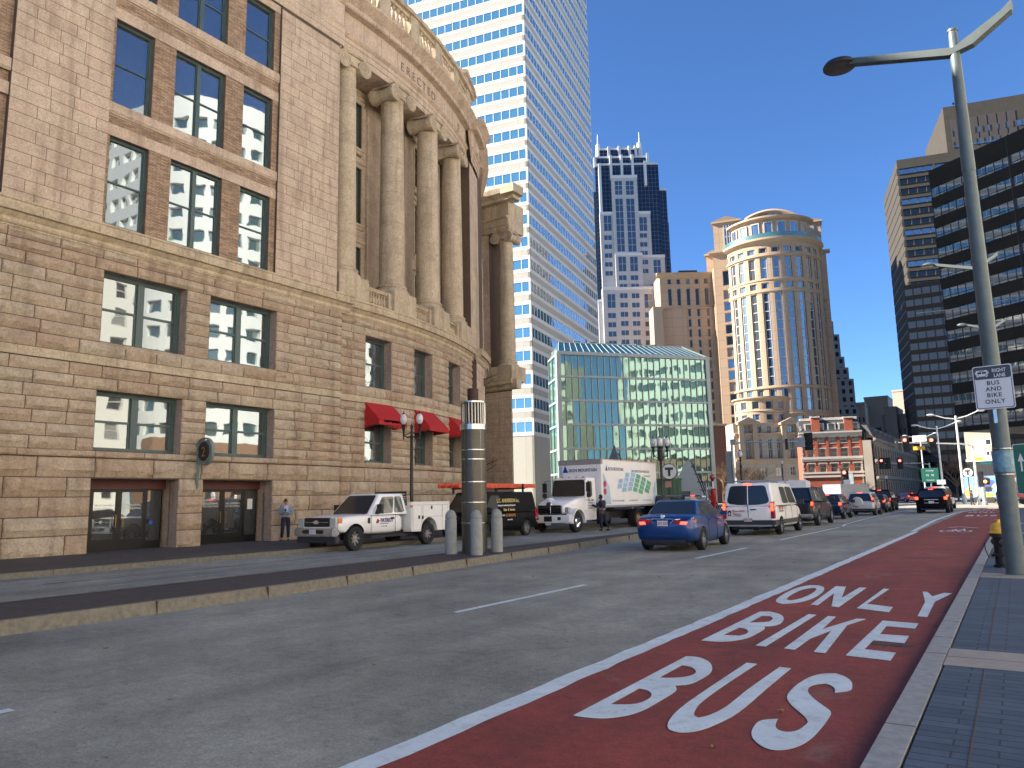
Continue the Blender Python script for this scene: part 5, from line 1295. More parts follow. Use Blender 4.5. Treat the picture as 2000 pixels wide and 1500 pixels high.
for m_ in (M_gr, M_gr2, M_blk): m_.node_tree.nodes['Principled BSDF'].inputs['Specular IOR Level'].default_value = .05
# --- white curved office tower opposite the station (seen mirrored in windows and atrium)
OT = place('curved_office_tower', (70, 95, 0), 'white round-cornered office tower mirrored in the station windows', 'office tower')
SOc = Cy((60, 80), 14, R(225), 1.6); SOf = Pl((46, 140), (0, -1)); SOs = Pl((60, 66), (1, 0))
M_ow = plain('bright_white_precast', (.74, .72, .66), .6, var=.04); M_og = glass('teal_window', (.01, .06, .055), .15, 0)
m = MB(); g_ = MB()
for S_, u0, u1, n in ((SOf, 0, 60, 20), (SOc, -11, 11, 7), (SOs, 0, 40, 13)):
    ops = [(u0+(u1-u0)*(i+.5)/n-1.1, u0+(u1-u0)*(i+.5)/n+1.1, 5+k*3.9, 6.9+k*3.9) for k in range(16) for i in range(n)]
    grid_wall(m, S_, u0, u1, 0, 69, ops, 0, .6)
    for a, b, c, e in ops: g_.face(S_, a, b, c, e, -.55)
m.quad([(46, 140, 69), (46, 80, 69), (60, 66, 69), (100, 66, 69), (100, 140, 69)]); m.build('wall', M_ow, OT); m = g_
o_ = m.build('windows', M_og, OT, weld=False); o_['kind'] = 'stuff'
m = MB(); m.cube(50, 99, 84, 139, 1, 72); m.build('core', M_ow, OT)
M_opp = plain('opposite_pale_stone', (.72, .66, .56), .8, var=.05)
BR = place('brick_lowrise', (50, 60, 0), 'brown brick low building mirrored in the lower atrium glass', 'building')
Sbr = Pl((46, 112), (0, -1)); ops = colrow(50, 12, .4, [(2, 5), (7, 9.5)]); far_wall(BR, Sbr, 0, 50, 0, 11.5, ops, plain('brown_brickwork', (.25, .13, .07), .8), .4, 'wall', 3); far_windows(BR, Sbr, ops, .4, M_white, .15)
BH = place('stone_office', (48, 20, 0), 'old buff stone office block mirrored in the station windows', 'building')
Sbh = Pl((42, 56), (0, -1)); ops = colrow(46, 12, .45, [(3+3.8*k, 5.3+3.8*k) for k in range(9)]); far_wall(BH, Sbh, 0, 46, 0, 37, ops, M_opp, .4, 'wall', 14); far_windows(BH, Sbh, ops, .4, M_bf, .15, (.5,), 0, M_fd)

# opposite side of the street, outside the frame: added sunlit blocks and paving that bounce light into the shaded street
for x0, y0, y1, h_, nm in ((42, -60, 8, 44, 'one'), (60, -140, -66, 60, 'two')):
    o_ = place('stone_office', (x0+8, (y0+y1)/2, 0), 'buff stone office block added across the street, outside the picture, to bounce sunlight', 'building', 'added bounce blocks across the street')
    S_ = Pl((x0, y1), (0, -1)); ops = colrow(y1-y0, 12, .4, [(3+3.8*k, 5.3+3.8*k) for k in range(int(h_/3.8)-1)])
    far_wall(o_, S_, 0, y1-y0, 0, h_, ops, M_opp, .4, 'wall', 18); m = MB()
    for a, b, c, e in ops: m.face(S_, a, b, c, e, -.3)
    m.build('windows', M_fd, o_, weld=False)['kind'] = 'stuff'  # windows of the added bounce blocks
sheet('bounce_paving', 9, 60, -120, 170, .05, plain('pale_bounce_paving', (.55, .52, .46), .8))
# ---------------- street furniture ----------------
def local(name, loc, label, cat, group=None, rz=0): return empty(name, tuple(loc), rz, label, cat, group)
XY = Pl((0, 0), (1, 0))     # local facade facing -y
def streetlamp(loc, label, group, H=11.3, ang=0, arm=2.3, k=1.0, mat=None, low=False):
    """tapered pole, slotted steel arm with flat round lantern; the counter-arm rises on the other side"""
    mat = mat or M_pole; t = local('street_lamp', loc, label, 'street lamp', group, ang)
    m = MB(); m.lathe((0, 0, 0), [(.19*k, 0), (.19*k, .03), (.172*k, .035), (.155*k, H*.36), (.12*k, H*.72), (.13*k, H*.72), (.13*k, H*.722), (.10*k, H-.65), (.085*k, H), (.1*k, H), (.1*k, H+.05), (.001, H+.06)], 20)
    m.build('pole', mat, t, 40)
    a = MB(); ax = Matrix(((1, 0, 0), (0, 0, -1), (0, 1, 0)))
    za = H-.32
    for y in (0,):
        pts = [(-arm+.25, za+.58), (0, za-.08), (.9, za+.34), (1.1, za+.50), (1.08, za+.28), (.35, za-.15), (-.1, za-.22), (-1.1, za+.11), (-arm+.25, za+.44)]
        q = [(x, -.1*k, z) for x, z in pts]; w_ = [(x, .1*k, z) for x, z in pts]
        a.quad(q); a.quad(w_[::-1])
        for i in range(len(pts)): j = (i+1) % len(pts); a.quad([q[i], w_[i], w_[j], q[j]])
    for z in (H*.72-.25, za-.1, za-1.3): a.lathe((-.13*k, -.05, z), [(.02, -.02), (.02, .02)], 6)
    a.build('arm', plain('arm_metal', (.06, .08, .082), .6) if mat is M_pole else mat, t)
    l = MB(); r = .36; c = (-arm, 0, za+.52)
    l.lathe(c, [(r*.97, -.04), (r, -.03), (r, .02), (r*.9, .07), (r*.5, .13), (.01, .15)], 24, caps=False); lo = l.build('lamp_head', M_pole if low else M_dark, t, 40)
    g = MB(); g.lathe(c, [(.01, -.05), (r*.6, -.055), (r*.97, -.04)], 24, caps=False); g.build('lens', plain('lamp_lens', (.05, .045, .045), .25), lo, 60)
    return t
BAND = None
lp = streetlamp((-.16, 17.75, .1), 'tall grey-green street lamp with round flat lantern, carrying the bus and bike sign', 'modern street lamps along the right kerb', 11.33, R(-9), 2.35, 1.0)
m = MB(); m.lathe((0, 0, 1.95), [(.182, 0), (.182, .42)], 20, caps=False); m.build('sticker', plain('blue_sticker_wrap', (.12, .25, .32), .4, var=.5, vs=8), lp, 40)
m = MB(); m.cube(-.03, .03, -.24, -.19, 2.9, 3.5); m.lathe((0, 0, 1.9), [(.188, 0), (.188, .012)], 20); m.lathe((0, 0, 2.4), [(.186, 0), (.186, .012)], 20); m.build('strap', M_steel, lp)
for px_, py_, d_, lab, hh in ((1905, 523, 47, 'second street lamp, its lantern showing left of the big pole above the sign', 11.2), (1935, 636, 76, 'third street lamp, its small lantern just left of the big pole', 11.2), (1948, 728, 112, 'fourth street lamp, its tiny lantern touching the top of the bus and bike sign', 11.2)):
    Y = d_/.99; X = onY(px_, py_, Y).x; H_ = zat(X, Y, py_)
    streetlamp((X, Y, .1), lab, 'modern street lamps along the right kerb', min(H_+.35, 16), R(-9), 2.3 if px_ < 1910 else 2.2, 1.1, None, True)
# double-armed pale lamps at the junction
def tlamp(x_px, ytop, d, label, span=2.7):
    p = at(x_px, ytop, d); base = p.copy(); b = (p.x, p.y, 0); H = p.z
    t = local('junction_lamp', b, label, 'street lamp', 'pale double-armed lamps at the junction', R(14))
    m = MB(); m.lathe((0, 0, 0), [(.28, 0), (.28, 1.1), (.17, 1.2), (.12, H)], 12); m.build('pole', M_lampw, t, 40)
    a = MB(); a.tube([(-span, 0, H+.25), (-span*.5, 0, H-.25), (0, 0, H-.45), (span*.5, 0, H-.1), (span, 0, H+.5)], .08, 6); a.build('arm', M_lampw, t, 40)
    for s in (-1, 1):
        h_ = MB(); h_.sphere((s*(span+.35), 0, H+(.27 if s < 0 else .55)), .5, 12, 6, sz=.3); h_.build('lamp_head', M_lampw, t, 60)
tlamp(1829, 832, 118, 'pale double-armed lamp, shorter one standing left near the green route sign')
tlamp(1866, 812, 104, 'pale double-armed lamp, taller one beside the round T sign')
tlamp(1797, 852, 170, 'distant double-armed lamp barely showing behind the right signal arm')
# bus and bike sign on the lamp
def plate(parent, w_, h_, t_, mat, name='plate', rad=.05, loc=(0, 0, 0)):
    pts = []
    for cx_, cz_, a0 in ((w_/2-rad, h_-rad, 0), (-w_/2+rad, h_-rad, 90), (-w_/2+rad, rad, 180), (w_/2-rad, rad, 270)):
        for i in range(5): a = R(a0+i*22.5); pts.append((cx_+rad*math.cos(a)+loc[0], cz_+rad*math.sin(a)+loc[2]))
    m = MB(); F = [(x, loc[1], z) for x, z in pts]; B_ = [(x, loc[1]+t_, z) for x, z in pts]
    m.quad(F[::-1]); m.quad(B_)
    for i in range(len(pts)): j = (i+1) % len(pts); m.quad([F[i], F[j], B_[j], B_[i]])
    return m.build(name, mat, parent)
M_sgw = plain('sign_white', (.62, .66, .72), .5, var=.03); M_sgk = plain('sign_black', (.02, .025, .035), .5, var=0); M_sgg = plain('sign_green', (.01, .12, .085), .5, var=.08)
TX = lambda x, y, z: frame_mat((x, y, z), (1, 0, 0), (0, 0, 1))
sg = local('road_sign', (-.17, 17.45, 3.27), 'white and black RIGHT LANE bus and bike only sign fixed to the big pole', 'sign', None, R(-6))
plate(sg, .66, .86, .012, M_sgw, rad=.045); plate(sg, .625, .825, .004, M_sgk, 'border', .04, (0, -.004, .018)); plate(sg, .60, .80, .004, M_sgw, 'panel', .035, (0, -.008, .03)); plate(sg, .60, .235, .004, plain('sign_charcoal', (.05, .06, .075), .5, var=0), 'header', .03, (0, -.012, .595))
for s_, z, x in (('RIGHT', .72, .03), ('LANE', .62, .055)): text(s_, .098, M_sgw, 'legend', sg, TX(x-.03, -.0165, z), .001, weight=.002, xs=.82)
for s_, z in (('BUS', .475), ('AND', .355), ('BIKE', .235), ('ONLY', .110)): text(s_, .115, M_sgk, 'legend', sg, TX(0, -.0125, z), .001, 'CENTER', weight=.002, space=1.15)
m = MB()
m.box(XY, -.265, -.075, .655, .775, .0165, .018, .5, 0); m.box(XY, -.255, -.235, .64, .655, .0165, .018); m.box(XY, -.105, -.085, .64, .655, .0165, .018); m.box(XY, -.285, -.27, .70, .75, .0165, .018); m.box(XY, -.07, -.055, .70, .75, .0165, .018)
m.box(XY, -.245, -.175, .705, .745, .018, .0195, .5, 1); m.box(XY, -.165, -.095, .705, .745, .018, .0195, .5, 1); m.box(XY, -.215, -.125, .755, .766, .018, .0195, .5, 1); m.box(XY, -.25, -.225, .668, .683, .018, .0195, .5, 1); m.box(XY, -.115, -.09, .668, .683, .018, .0195, .5, 1)
m.build('bus_symbol', [M_sgw, M_sgk], sg)
# green arrow sign behind
p = at(1996, 925, 31); gs = local('green_route_sign', (p.x+.25, p.y, 0), 'green road sign with white upward arrow, cut by the right edge of the photograph', 'sign', None, R(-4))
gz = zat(p.x, p.y, 965); gz1 = zat(p.x, p.y, 867); plate(gs, 1.6, gz1-gz, .02, M_sgw, rad=.08, loc=(.32, 0, gz)); plate(gs, 1.55, gz1-gz-.05, .01, M_sgg, 'panel', .07, (.32, -.01, gz+.025))
hh = gz1-gz; m = MB(); m.box(XY, -.26, -.20, gz+hh*.45, gz+hh*.68, .011, .016); P = XY.P; m.quad([P(-.34, gz+hh*.65, .014), P(-.12, gz+hh*.65, .014), P(-.23, gz+hh*.82, .014)]); m.build('arrow', M_sgw, gs)
m = MB(); m.lathe((.7, .08, 0), [(.05, 0), (.05, gz1)], 8); m.tube([(-.6, .05, gz+.3), (.7, .05, gz+.3)], .02, 5); m.tube([(-.6, .05, gz1-.3), (.7, .05, gz1-.3)], .02, 5); m.build('post', M_gal, gs)
# hydrant
hy = local('fire_hydrant', (-.40, 19.34, .1), 'black fire hydrant with yellow bonnet beside the big pole', 'fire hydrant', None, R(20))
M_yel = plain('yellow_paint', (.75, .42, .02), .45, coat=.4)
m = MB(); m.lathe((0, 0, 0), [(.17, 0), (.17, .05), (.13, .07), (.125, .22), (.19, .23), (.19, .27), (.125, .28), (.13, .62), (.18, .63), (.18, .69), (.14, .70)], 16)
for a in (0, 90, 180, 270):
    ax = Matrix.Rotation(R(a), 3, 'Z') @ Matrix(((0, 0, 1), (0, 1, 0), (-1, 0, 0)))
    if a != 180: m.lathe((0, 0, .52), [(.075, .1), (.075, .2), (.095, .2), (.095, .26), (.04, .27), (.04, .31)], 8, ax=ax)
m.build('barrel', M_black, hy, 40)
m = MB(); m.lathe((0, 0, .70), [(.185, 0), (.185, .03), (.16, .05), (.15, .13), (.11, .2), (.05, .23), (.045, .23), (.045, .29), (.001, .29)], 16); m.build('bonnet', M_yel, hy, 40)
m = MB(); m.tube([(-.3, 0, .5), (-.3, -.03, .35), (-.26, -.05, .22), (-.18, -.05, .2), (-.14, 0, .32)], .01, 5); m.build('chain', M_black, hy)
# ventilation column and bollards on the median
vc = local('vent_column', (-13.55, 18.5, .2), 'tall grey metal cylinder with steel louvred lantern and rusty stub on the median', 'column')
m = MB(); m.lathe((0, 0, 0), [(.375, 0), (.375, 3.66)], 32); m.build('shell', plain('warm_grey_metal', (.095, .088, .072), .42, metal=.35, var=.12, vs=2), vc, 30)
m = MB()
for z in (.85, 1.45, 2.05, 2.72, 3.0): m.lathe((0, 0, z), [(.379, 0), (.379, .03)], 32, caps=False)
for a in (-60, -100, -20): m.cube(.378*math.cos(R(a))-.004, .378*math.cos(R(a))+.004, .378*math.sin(R(a))-.004, .378*math.sin(R(a))+.004, 0, 3.6)
m.build('steel_bands', M_steel, vc, 30)
m = MB(); m.lathe((0, 0, 3.62), [(.41, 0), (.41, .16), (.36, .17)], 32); m.lathe((0, 0, 4.42), [(.36, 0), (.40, .01), (.40, .06), (.001, .07)], 32)
for i in range(24): a = i*R(15); c_, s_ = math.cos(a), math.sin(a); m.tube([(.36*c_, .36*s_, 3.79), (.36*c_, .36*s_, 4.43)], .014, 5)
m.build('lantern_cage', M_steel, vc, 30)
m = MB(); m.lathe((0, 0, 3.7), [(.16, 0), (.16, .72)], 16); m.lathe((0, 0, 4.48), [(.17, 0), (.17, .40), (.15, .41), (.001, .41)], 16); m.build('flue', M_rust, vc, 30)
m = MB(); m.lathe((0, 0, 3.7), [(.27, 0), (.27, .72)], 12); m.build('inner_drum', M_dark, vc, 30)
b0 = None; labs = ['concrete dome-topped bollard left of the vent column', 'concrete dome-topped bollard right in front of the vent column', 'concrete dome-topped bollard right of the vent column']
for (px_, py_, yy), lb in zip(((881, 1082, 0), (931, 1084, 0), (971, 1078, 0)), labs):
    g = G(px_, py_, .2)
    if b0 is None:
        m = MB(); m.lathe((0, 0, 0), [(.165, 0), (.165, .95), (.160, .96), (.150, .97), (.150, 1.0), (.16, 1.01), (.158, 1.06), (.135, 1.14), (.09, 1.2), (.04, 1.23), (.001, 1.235)], 24)
        o = m.build('bollard', M_conc, None, 40)
    else: o = b0.copy(); col.objects.link(o)
    b0 = b0 or o; o.location = g; o.scale = (1.05, 1.05, 1.02); tag(o, lb, 'bollard', 'bollards around the vent column')
# twin-globe cast iron lamps
M_globe = plain('acorn_glass', (.62, .60, .62), .12, var=.1, vs=30, coat=1)
def acorn(c, parent, s=1.0):
    m = MB(); m.lathe(c, [(.07*s, 0), (.15*s, .12*s), (.165*s, .22*s), (.14*s, .36*s), (.08*s, .46*s), (.07*s, .47*s)], 14, caps=False); g = m.build('globe', M_globe, parent, 50)
    m = MB(); m.lathe(c, [(.04*s, -.5*s), (.05*s, -.3*s), (.085*s, -.2*s), (.05*s, -.12*s), (.10*s, -.04*s), (.12*s, 0), (.06*s, .01)], 12); m.lathe(Vector(c)+Vector((0, 0, .46*s)), [(.085*s, 0), (.06*s, .05*s), (.015*s, .08*s), (.02*s, .12*s), (.001, .18*s)], 10); m.build('fitting', M_black, g, 40)
def ironlamp(loc, H, label, n=2, rz=0, s=1.0, group='cast iron lamps with acorn globes'):
    t = local('iron_lamp', loc, label, 'street lamp', group, rz)
    m = MB(); m.lathe((0, 0, 0), [(.26*s, 0), (.26*s, .15), (.2*s, .25), (.17*s, .7), (.12*s, .85), (.13*s, .9), (.085*s, 1.0), (.07*s, H-1.25*s), (.09*s, H-1.2*s), (.06*s, H-1.15*s), (.05*s, H-.8*s), (.07*s, H-.75*s), (.001, H-.55*s)], 16); m.build('post', M_black, t, 40)
    for k in range(n):
        a = math.pi*2*k/n; x, y = .37*s*math.cos(a), .37*s*math.sin(a)
        if n == 1: x = y = 0
        acorn((x, y, H-.62*s), t, s)
        m = MB(); z = H-1.1*s
        if n > 1:
            m.tube([(0, 0, z-.05), (x*.5, y*.5, z-.12), (x, y, z)], .035*s, 6); m.tube([(0, 0, z+.15), (x*.6, y*.6, z+.02), (x, y, z+.05)], .02*s, 6); m.lathe((x, y, z-.22*s), [(.001, 0), (.04*s, .04*s), (.02*s, .1*s), (.05*s, .2*s)], 8)
            m.build('bracket', M_black, t, 40)
    return t
X = -23.6; Yl = onX(804, 900, X).y; Hl = zat(X, Yl, 802)-.15
ironlamp((X, Yl, .15), Hl, 'black iron lamp with two clear acorn globes rising behind the white utility pickup', 2, R(25), 1.05)
p = G(1293, 1004, 0); d_ = 47; p = at(1292, 930, d_); Hz = zat(p.x, p.y, 850)
t = ironlamp((p.x, p.y, 0), Hz, 'black iron lamp with clustered acorn globes right of the box truck', 4, R(20), 1.15)
m = MB(); m.lathe((0, 0, Hz-1.6), [(.14, 0), (.17, .1), (.16, .75), (.2, .85)], 12); m.lathe((0, 0, Hz-.05), [(.03, -.6), (.012, 1.2)], 6); m.build('ornament', M_black, t, 40)
p = at(1448, 930, 80); ironlamp((p.x, p.y, 0), zat(p.x, p.y, 876), 'black iron lamp beside the left signal mast, in front of the beige podium', 1, 0, 1.5)
p = at(1529, 930, 150); ironlamp((p.x, p.y, 0), zat(p.x, p.y, 897), 'small distant lamp in front of the beige podium doorway', 1, 0, 1.5)
p = at(1257, 930, 72); ironlamp((p.x, p.y, 0), zat(p.x, p.y, 893), 'small lamp between the box truck and the T sign', 2, 0, 1.3)
p = at(1732, 940, 150); ironlamp((p.x, p.y, 0), zat(p.x, p.y, 926), 'small distant lamp with a wreath below the middle signals', 1, 0, 1.6)
# subway T roundels
M_tw = plain('roundel_white', (.62, .63, .60), .5, var=.03)
def tsign(loc, H, r, label, rz=0, post=True):
    t = local('subway_sign', loc, label, 'sign', 'round T subway signs', rz)
    ax = Matrix(((1, 0, 0), (0, 0, -1), (0, 1, 0)))
    m = MB(); m.lathe((0, 0, H), [(r*.9, -.06), (r, -.05), (r, .05), (r*.9, .06)], 28, ax=ax); m.build('rim', M_sgk, t, 40)
    m = MB(); m.lathe((0, 0, H), [(.001, .065), (r*.9, .065)], 28, ax=ax, caps=False); m.lathe((0, 0, H), [(r*.9, -.065), (.001, -.065)], 28, ax=ax, caps=False); m.build('disc', M_tw, t)
    m = MB(); m.box(XY, -r*.5, r*.5, H+r*.2, H+r*.5, .066, .075); m.box(XY, -r*.15, r*.15, H-r*.55, H+r*.2, .066, .075); m.build('letter_t', M_sgk, t)
    if post: m = MB(); m.lathe((0, 0, 0), [(.07, 0), (.07, H-r)], 8); m.build('post', M_dark, t)
p = at(1307, 921, 58); tsign((p.x, p.y, 0), p.z, .62, 'round white T sign beside the iron lamp in front of the glass atrium', R(18))
p = at(1890, 923, 97); tsign((p.x, p.y, 0), p.z, .62, 'sunlit round T sign beside the tall pale junction lamp', R(5), True)
# red fire-alarm post with ball lamp
p = at(1393, 960, 60); t = local('alarm_post', (p.x, p.y, 0), 'red street alarm box on a post topped by a red ball lamp', 'alarm box')
zt_ = zat(p.x, p.y, 928); zb_ = zat(p.x, p.y, 955); M_rp = plain('red_paint', (.42, .01, .012), .4, coat=.5)
m = MB(); m.lathe((0, 0, 0), [(.2, 0), (.2, .3), (.12, .4), (.12, zb_-1.3), (.2, zb_-1.2), (.2, zb_-.1), (.26, zb_-.05), (.2, zb_), (.1, zb_+.05)], 12); m.cube(-.2, .2, -.24, -.18, zb_-1.0, zb_-.5); m.build('box', M_rp, t, 40)
m = MB(); m.lathe((0, 0, zb_), [(.05, 0), (.05, zt_-zb_-.35)], 8); m.build('stem', M_white, t)
m = MB(); m.sphere((0, 0, zt_-.15), .23, 14, 8); m.lathe((0, 0, zt_-.5), [(.05, 0), (.16, .18)], 12); m.build('globe', plain('red_globe', (.3, .02, .05), .2, coat=1, var=0), t, 50)
# subway entrance pyramids
M_mp = plain('marble_panel', (.60, .60, .47), .5, var=.06, vs=1.5); M_mg = plain('pyramid_metal', (.26, .28, .29), .45, metal=.2, var=.1)
def pyramid(apx, apy, d, lx, rx, by, label, split=True, lit=M_mp):
    ap = at(apx, apy, d); t = place('subway_entrance', (ap.x, ap.y, 0), label, 'subway entrance', 'subway entrance pyramids')
    r = at(rx, by, d-2) ; l = at(lx, by, d-1); A = Vector(ap); hh_ = ap.z
    L_ = Vector((l.x, l.y, 0)); R_ = Vector((r.x, r.y, 0)); mid = (L_+R_)/2; back = Vector((mid.x, mid.y, 0)).normalized()*9
    Fp = mid-back*.55+Vector((0, 0, 0))
    f = at(apx+(rx-apx)*.62, by, d-7); Fp = Vector((f.x, f.y, 0))
    def tri(m, a, b, c, n=6):
        for i in range(n):
            for j in range(n-i): 
                P = lambda u, v: a+(b-a)*u/n+(c-a)*v/n
                m.quad([P(i, j), P(i+1, j), P(i, j+1)])
                if j < n-i-1: m.quad([P(i+1, j), P(i+1, j+1), P(i, j+1)])
    m = MB(); tri(m, L_, Fp, A); m.build('marble_face', lit, t)
    m = MB(); tri(m, Fp, R_, A); tri(m, R_, L_, A, 2); m.build('metal_face', M_mg, t)
    m = MB(); n_ = (R_-Fp).cross(A-Fp).normalized()*(.06)
    for k in range(1, 7):
        s = k/7; m.tube([Fp+(A-Fp)*s+n_, R_+(A-R_)*s+n_], .05, 4)
        a = Fp+(R_-Fp)*s; m.tube([a+n_, a+(A-Fp)*(1-s)+n_], .05, 4)
    m.build('glazing_bars', M_dark, t)
    m = MB(); e = (Fp-L_).normalized(); n2 = (Fp-L_).cross(A-L_).normalized(); c = L_+(Fp-L_)*.40; S = Pl((c+n2*.6).xy, e.xy); m.box(S, -1.1, 1.1, 0, hh_*.42, -1.2, .3, .5, 0, True); o = m.build('doorway', M_dark, t)
    m = MB(); m.box(S, -.8, .8, .1, hh_*.38, .3, .36); m.build('door_glass', M_gwin, o); return t
pyramid(1343, 897, 72, 1283, 1416, 1003, 'stone and metal pyramid subway entrance with one brightly sunlit face, right of the T sign')
pyramid(1200, 868, 76, 1145, 1262, 1003, 'grey metal pyramid tip rising behind the box truck', lit=M_mg)
# traffic signals
def signal(c, parent, face=(0, -1, 0), lit='red', s=1.0, back=False):
    c = Vector(c); m = MB(); x, y, z = c
    m.cube(x-.17*s, x+.17*s, y-.12*s, y+.12*s, z-.55*s, z+.55*s); h_ = m.build('signal_head', plain('signal_black', (.01, .012, .012), .5), parent)
    if back:
        return h_
    b_ = MB(); b_.cube(x-.34*s, x+.34*s, y+.02, y+.05, z-.72*s, z+.72*s); b_.build('backplate', plain('signal_black', (.01, .012, .012), .5), h_)
    ax = Matrix(((1, 0, 0), (0, 0, -1), (0, 1, 0)))
    for i, nm in enumerate(('red', 'amber', 'green')):
        cc = (x, y-.12*s, z+(.34-.34*i)*s); l = MB(); l.lathe(cc, [(.14*s, 0), (.14*s, .03), (.001, .05)], 14, ax=ax); on = nm == lit
        l.build('lens_'+nm if False else 'lens', M_redlit if on else M_dark, h_, 40)
        v = MB(); v.lathe(cc, [(.155*s, .0), (.155*s, .2*s)], 12, ax=ax, a0=R(0), a1=R(180), caps=False); v.build('visor', plain('signal_black', (.01, .012, .012), .5), h_)
    return h_
d_ = 88
def mast(loc, label, H, parts, arm_to, rz=0, group='signal masts at the junction', mat=None):
    t = place('signal_mast', loc, label, 'traffic signal', group); mat = mat or M_gal
    m = MB(); m.lathe(loc, [(.22, 0), (.22, .3), (.15, .35), (.12, H)], 12); m.build('post', mat, t, 40)
    m = MB(); p0 = Vector(loc)+Vector((0, 0, H-.3)); m.tube([p0, p0.lerp(Vector(arm_to), .15)+Vector((0, 0, .18)), Vector(arm_to)], .11, 8, .06); m.build('mast_arm', mat, t, 40)
    return t
p = at(1436, 975, 78); e = at(1592, 862, 78); zz = zat(p.x, p.y, 862)
t = mast((p.x, p.y, 0), 'grey signal mast at left with long arm reaching toward the red brick block', zz, None, (e.x, e.y, e.z+.02))
e2 = at(1579, 862, 78); signal((e2.x, e2.y, e2.z), t, lit='none', s=1.25); e3 = at(1536, 864, 78); 
m = MB(); m.cube(e3.x-.12, e3.x+.12, e3.y-.15, e3.y+.05, e3.z-.75, e3.z+.35); m.build('side_signal', M_dark, t)
m = MB(); e3 = at(1562, 863, 78); m.cube(e3.x-.5, e3.x+.5, e3.y+.04, e3.y+.07, e3.z-.55, e3.z+.45); m.build('sign_back', M_gal, t)
m = MB(); m.cube(p.x-.65, p.x-.15, p.y-.2, p.y+.2, zz-5.3, zz-1.0); m.build('control_box', M_gal, t)
m = MB(); m.cube(p.x-.12, p.x+.45, p.y-.12, p.y+.12, zz-.4, zz+.2); m.build('arm_flange', M_gal, t)
p = at(1912, 980, 92); e = at(1748, 864, 92); H_ = zat(p.x, p.y, 866)
t = mast((p.x, p.y, 0), 'pale signal mast at right with long arm carrying two red lights', H_, None, (e.x, e.y, e.z), mat=M_lampw)
for px_, lt in ((1768, 'red'), (1820, 'red')): e2 = at(px_, 867, 92); signal(e2, t, lit=lt, s=1.35)
e2 = at(1751, 868, 92); signal(e2, t, s=1.1, back=True)
m = MB(); e2 = at(1797, 861, 92); m.cube(e2.x-.8, e2.x+.7, e2.y-.12, e2.y-.08, e2.z-.1, e2.z+.65); m.build('sign_plate', M_sgw, t); text('HIGH ST', .36, M_sgk, 'legend', t, frame_mat((e2.x-.72, e2.y-.125, e2.z+.12), (1, 0, 0), (0, 0, 1)), .002)
m = MB(); e2 = at(1797, 874, 92); m.cube(e2.x-.75, e2.x+.5, e2.y-.12, e2.y-.08, e2.z-.3, e2.z+.15); m.build('yellow_plate', plain('ochre_plate', (.55, .33, .02), .5), t)
for (y0, y1, nm, mt) in ((860, 893, 'white_plate', M_sgw), (893, 900, 'yellow_plate', MATS['ochre_plate'])):
    a = at(1905, y1, 91); b = at(1920, y0, 91); m = MB(); m.cube(a.x, b.x, a.y-.1, a.y-.05, a.z, b.z); m.build(nm, mt, t)
a = at(1916, 936, 91.5); m = MB(); m.cube(a.x-.3, a.x+.3, a.y-.3, a.y+.1, a.z-.9, a.z+.9); m.build('pedestrian_signal', M_black, t)
a = at(1919, 941, 88); pp = place('pedestrian_signal', (a.x, a.y, 0), 'grey post with a lit orange pedestrian signal in front of the painted trailer', 'traffic signal')
m = MB(); m.lathe((a.x, a.y, 0), [(.3, 0), (.3, .4), (.2, .5), (.2, a.z-.6)], 10); m.build('post', M_gal, pp); m = MB(); m.cube(a.x+.0, a.x+.75, a.y-.2, a.y+.1, a.z-.35, a.z+.4); m.build('signal_head', M_black, pp)
m = MB(); m.sphere((a.x+.28, a.y-.22, a.z+.02), .17, 8, 6); m.build('lit_hand', plain('orange_lit', (.9, .2, .03), .4, var=0, emit=5, em_col=(1, .16, .03)), pp)
p = at(1800, 975, 125); e = at(1722, 905, 125)
t = mast((at(1822, 975, 125).x, at(1822, 975, 125).y, 0), 'far signal arm with two red lights left of the green route sign', at(1822, 903, 125).z, None, (e.x, e.y, e.z))
for px_, lt in ((1722, 'red'), (1734, 'none'), (1758, 'red')): signal(at(px_, 905, 125), t, lit=lt, s=1.3)
# other signs
def board(px0, px1, py0, py1, d, mat, name, label, post=True, txt=None, cat='sign', size=None, tm=None, zoff=0):
    a = at((px0+px1)/2, py1, d); t = place(name, (a.x, a.y, 0), label, cat); w2 = (px1-px0)/F_PX*d*.53; z0, z1 = a.z, at((px0+px1)/2, py0, d).z
    S = Pl((a.x, a.y), (math.cos(YAW*.35), math.sin(YAW*.35))); m = MB(); m.box(S, -w2, w2, z0, z1, -.03, .03, .5, 0, True); m.build('plate', mat, t)
    if post: m = MB(); m.lathe((a.x, a.y+.12, 0), [(.06, 0), (.06, z1)], 8); m.build('post', M_gal, t)
    for i, (s_, f, sz, al) in enumerate(txt or ()):
        text(s_, (z1-z0)*sz, tm or M_sgw, 'legend', t, frame_mat(S.P(0 if al == 'CENTER' else -w2*.8, z0+(z1-z0)*f, .033), tuple(S.t), (0, 0, 1)), .002, 'CENTER' if al == 'CENTER' else 'LEFT', xs=.8)
    return t
board(1804, 1832, 914, 942, 110, M_sgg, 'green_route_sign', 'green highway sign with white arrow and two shields above the queue of cars', True, (('93   93', .42, .22, 'CENTER'), ('Cambridge', .78, .14, 'CENTER'), ('Expressway', .12, .13, 'CENTER')))
board(1832, 1846, 937, 946, 108, M_sgw, 'white_plate_sign', 'small blank white plate at the foot of the shorter pale lamp', True)
board(1649, 1660, 937, 947, 105, M_sgw, 'white_plate_sign', 'small white plate below a red light, above the dark SUV roof', True)
board(1663, 1672, 946, 954, 103, M_sgw, 'number_plaque', 'little white plaque with black numerals above the white SUV', False, (('17', .2, .9, 'CENTER'),), tm=M_sgk)
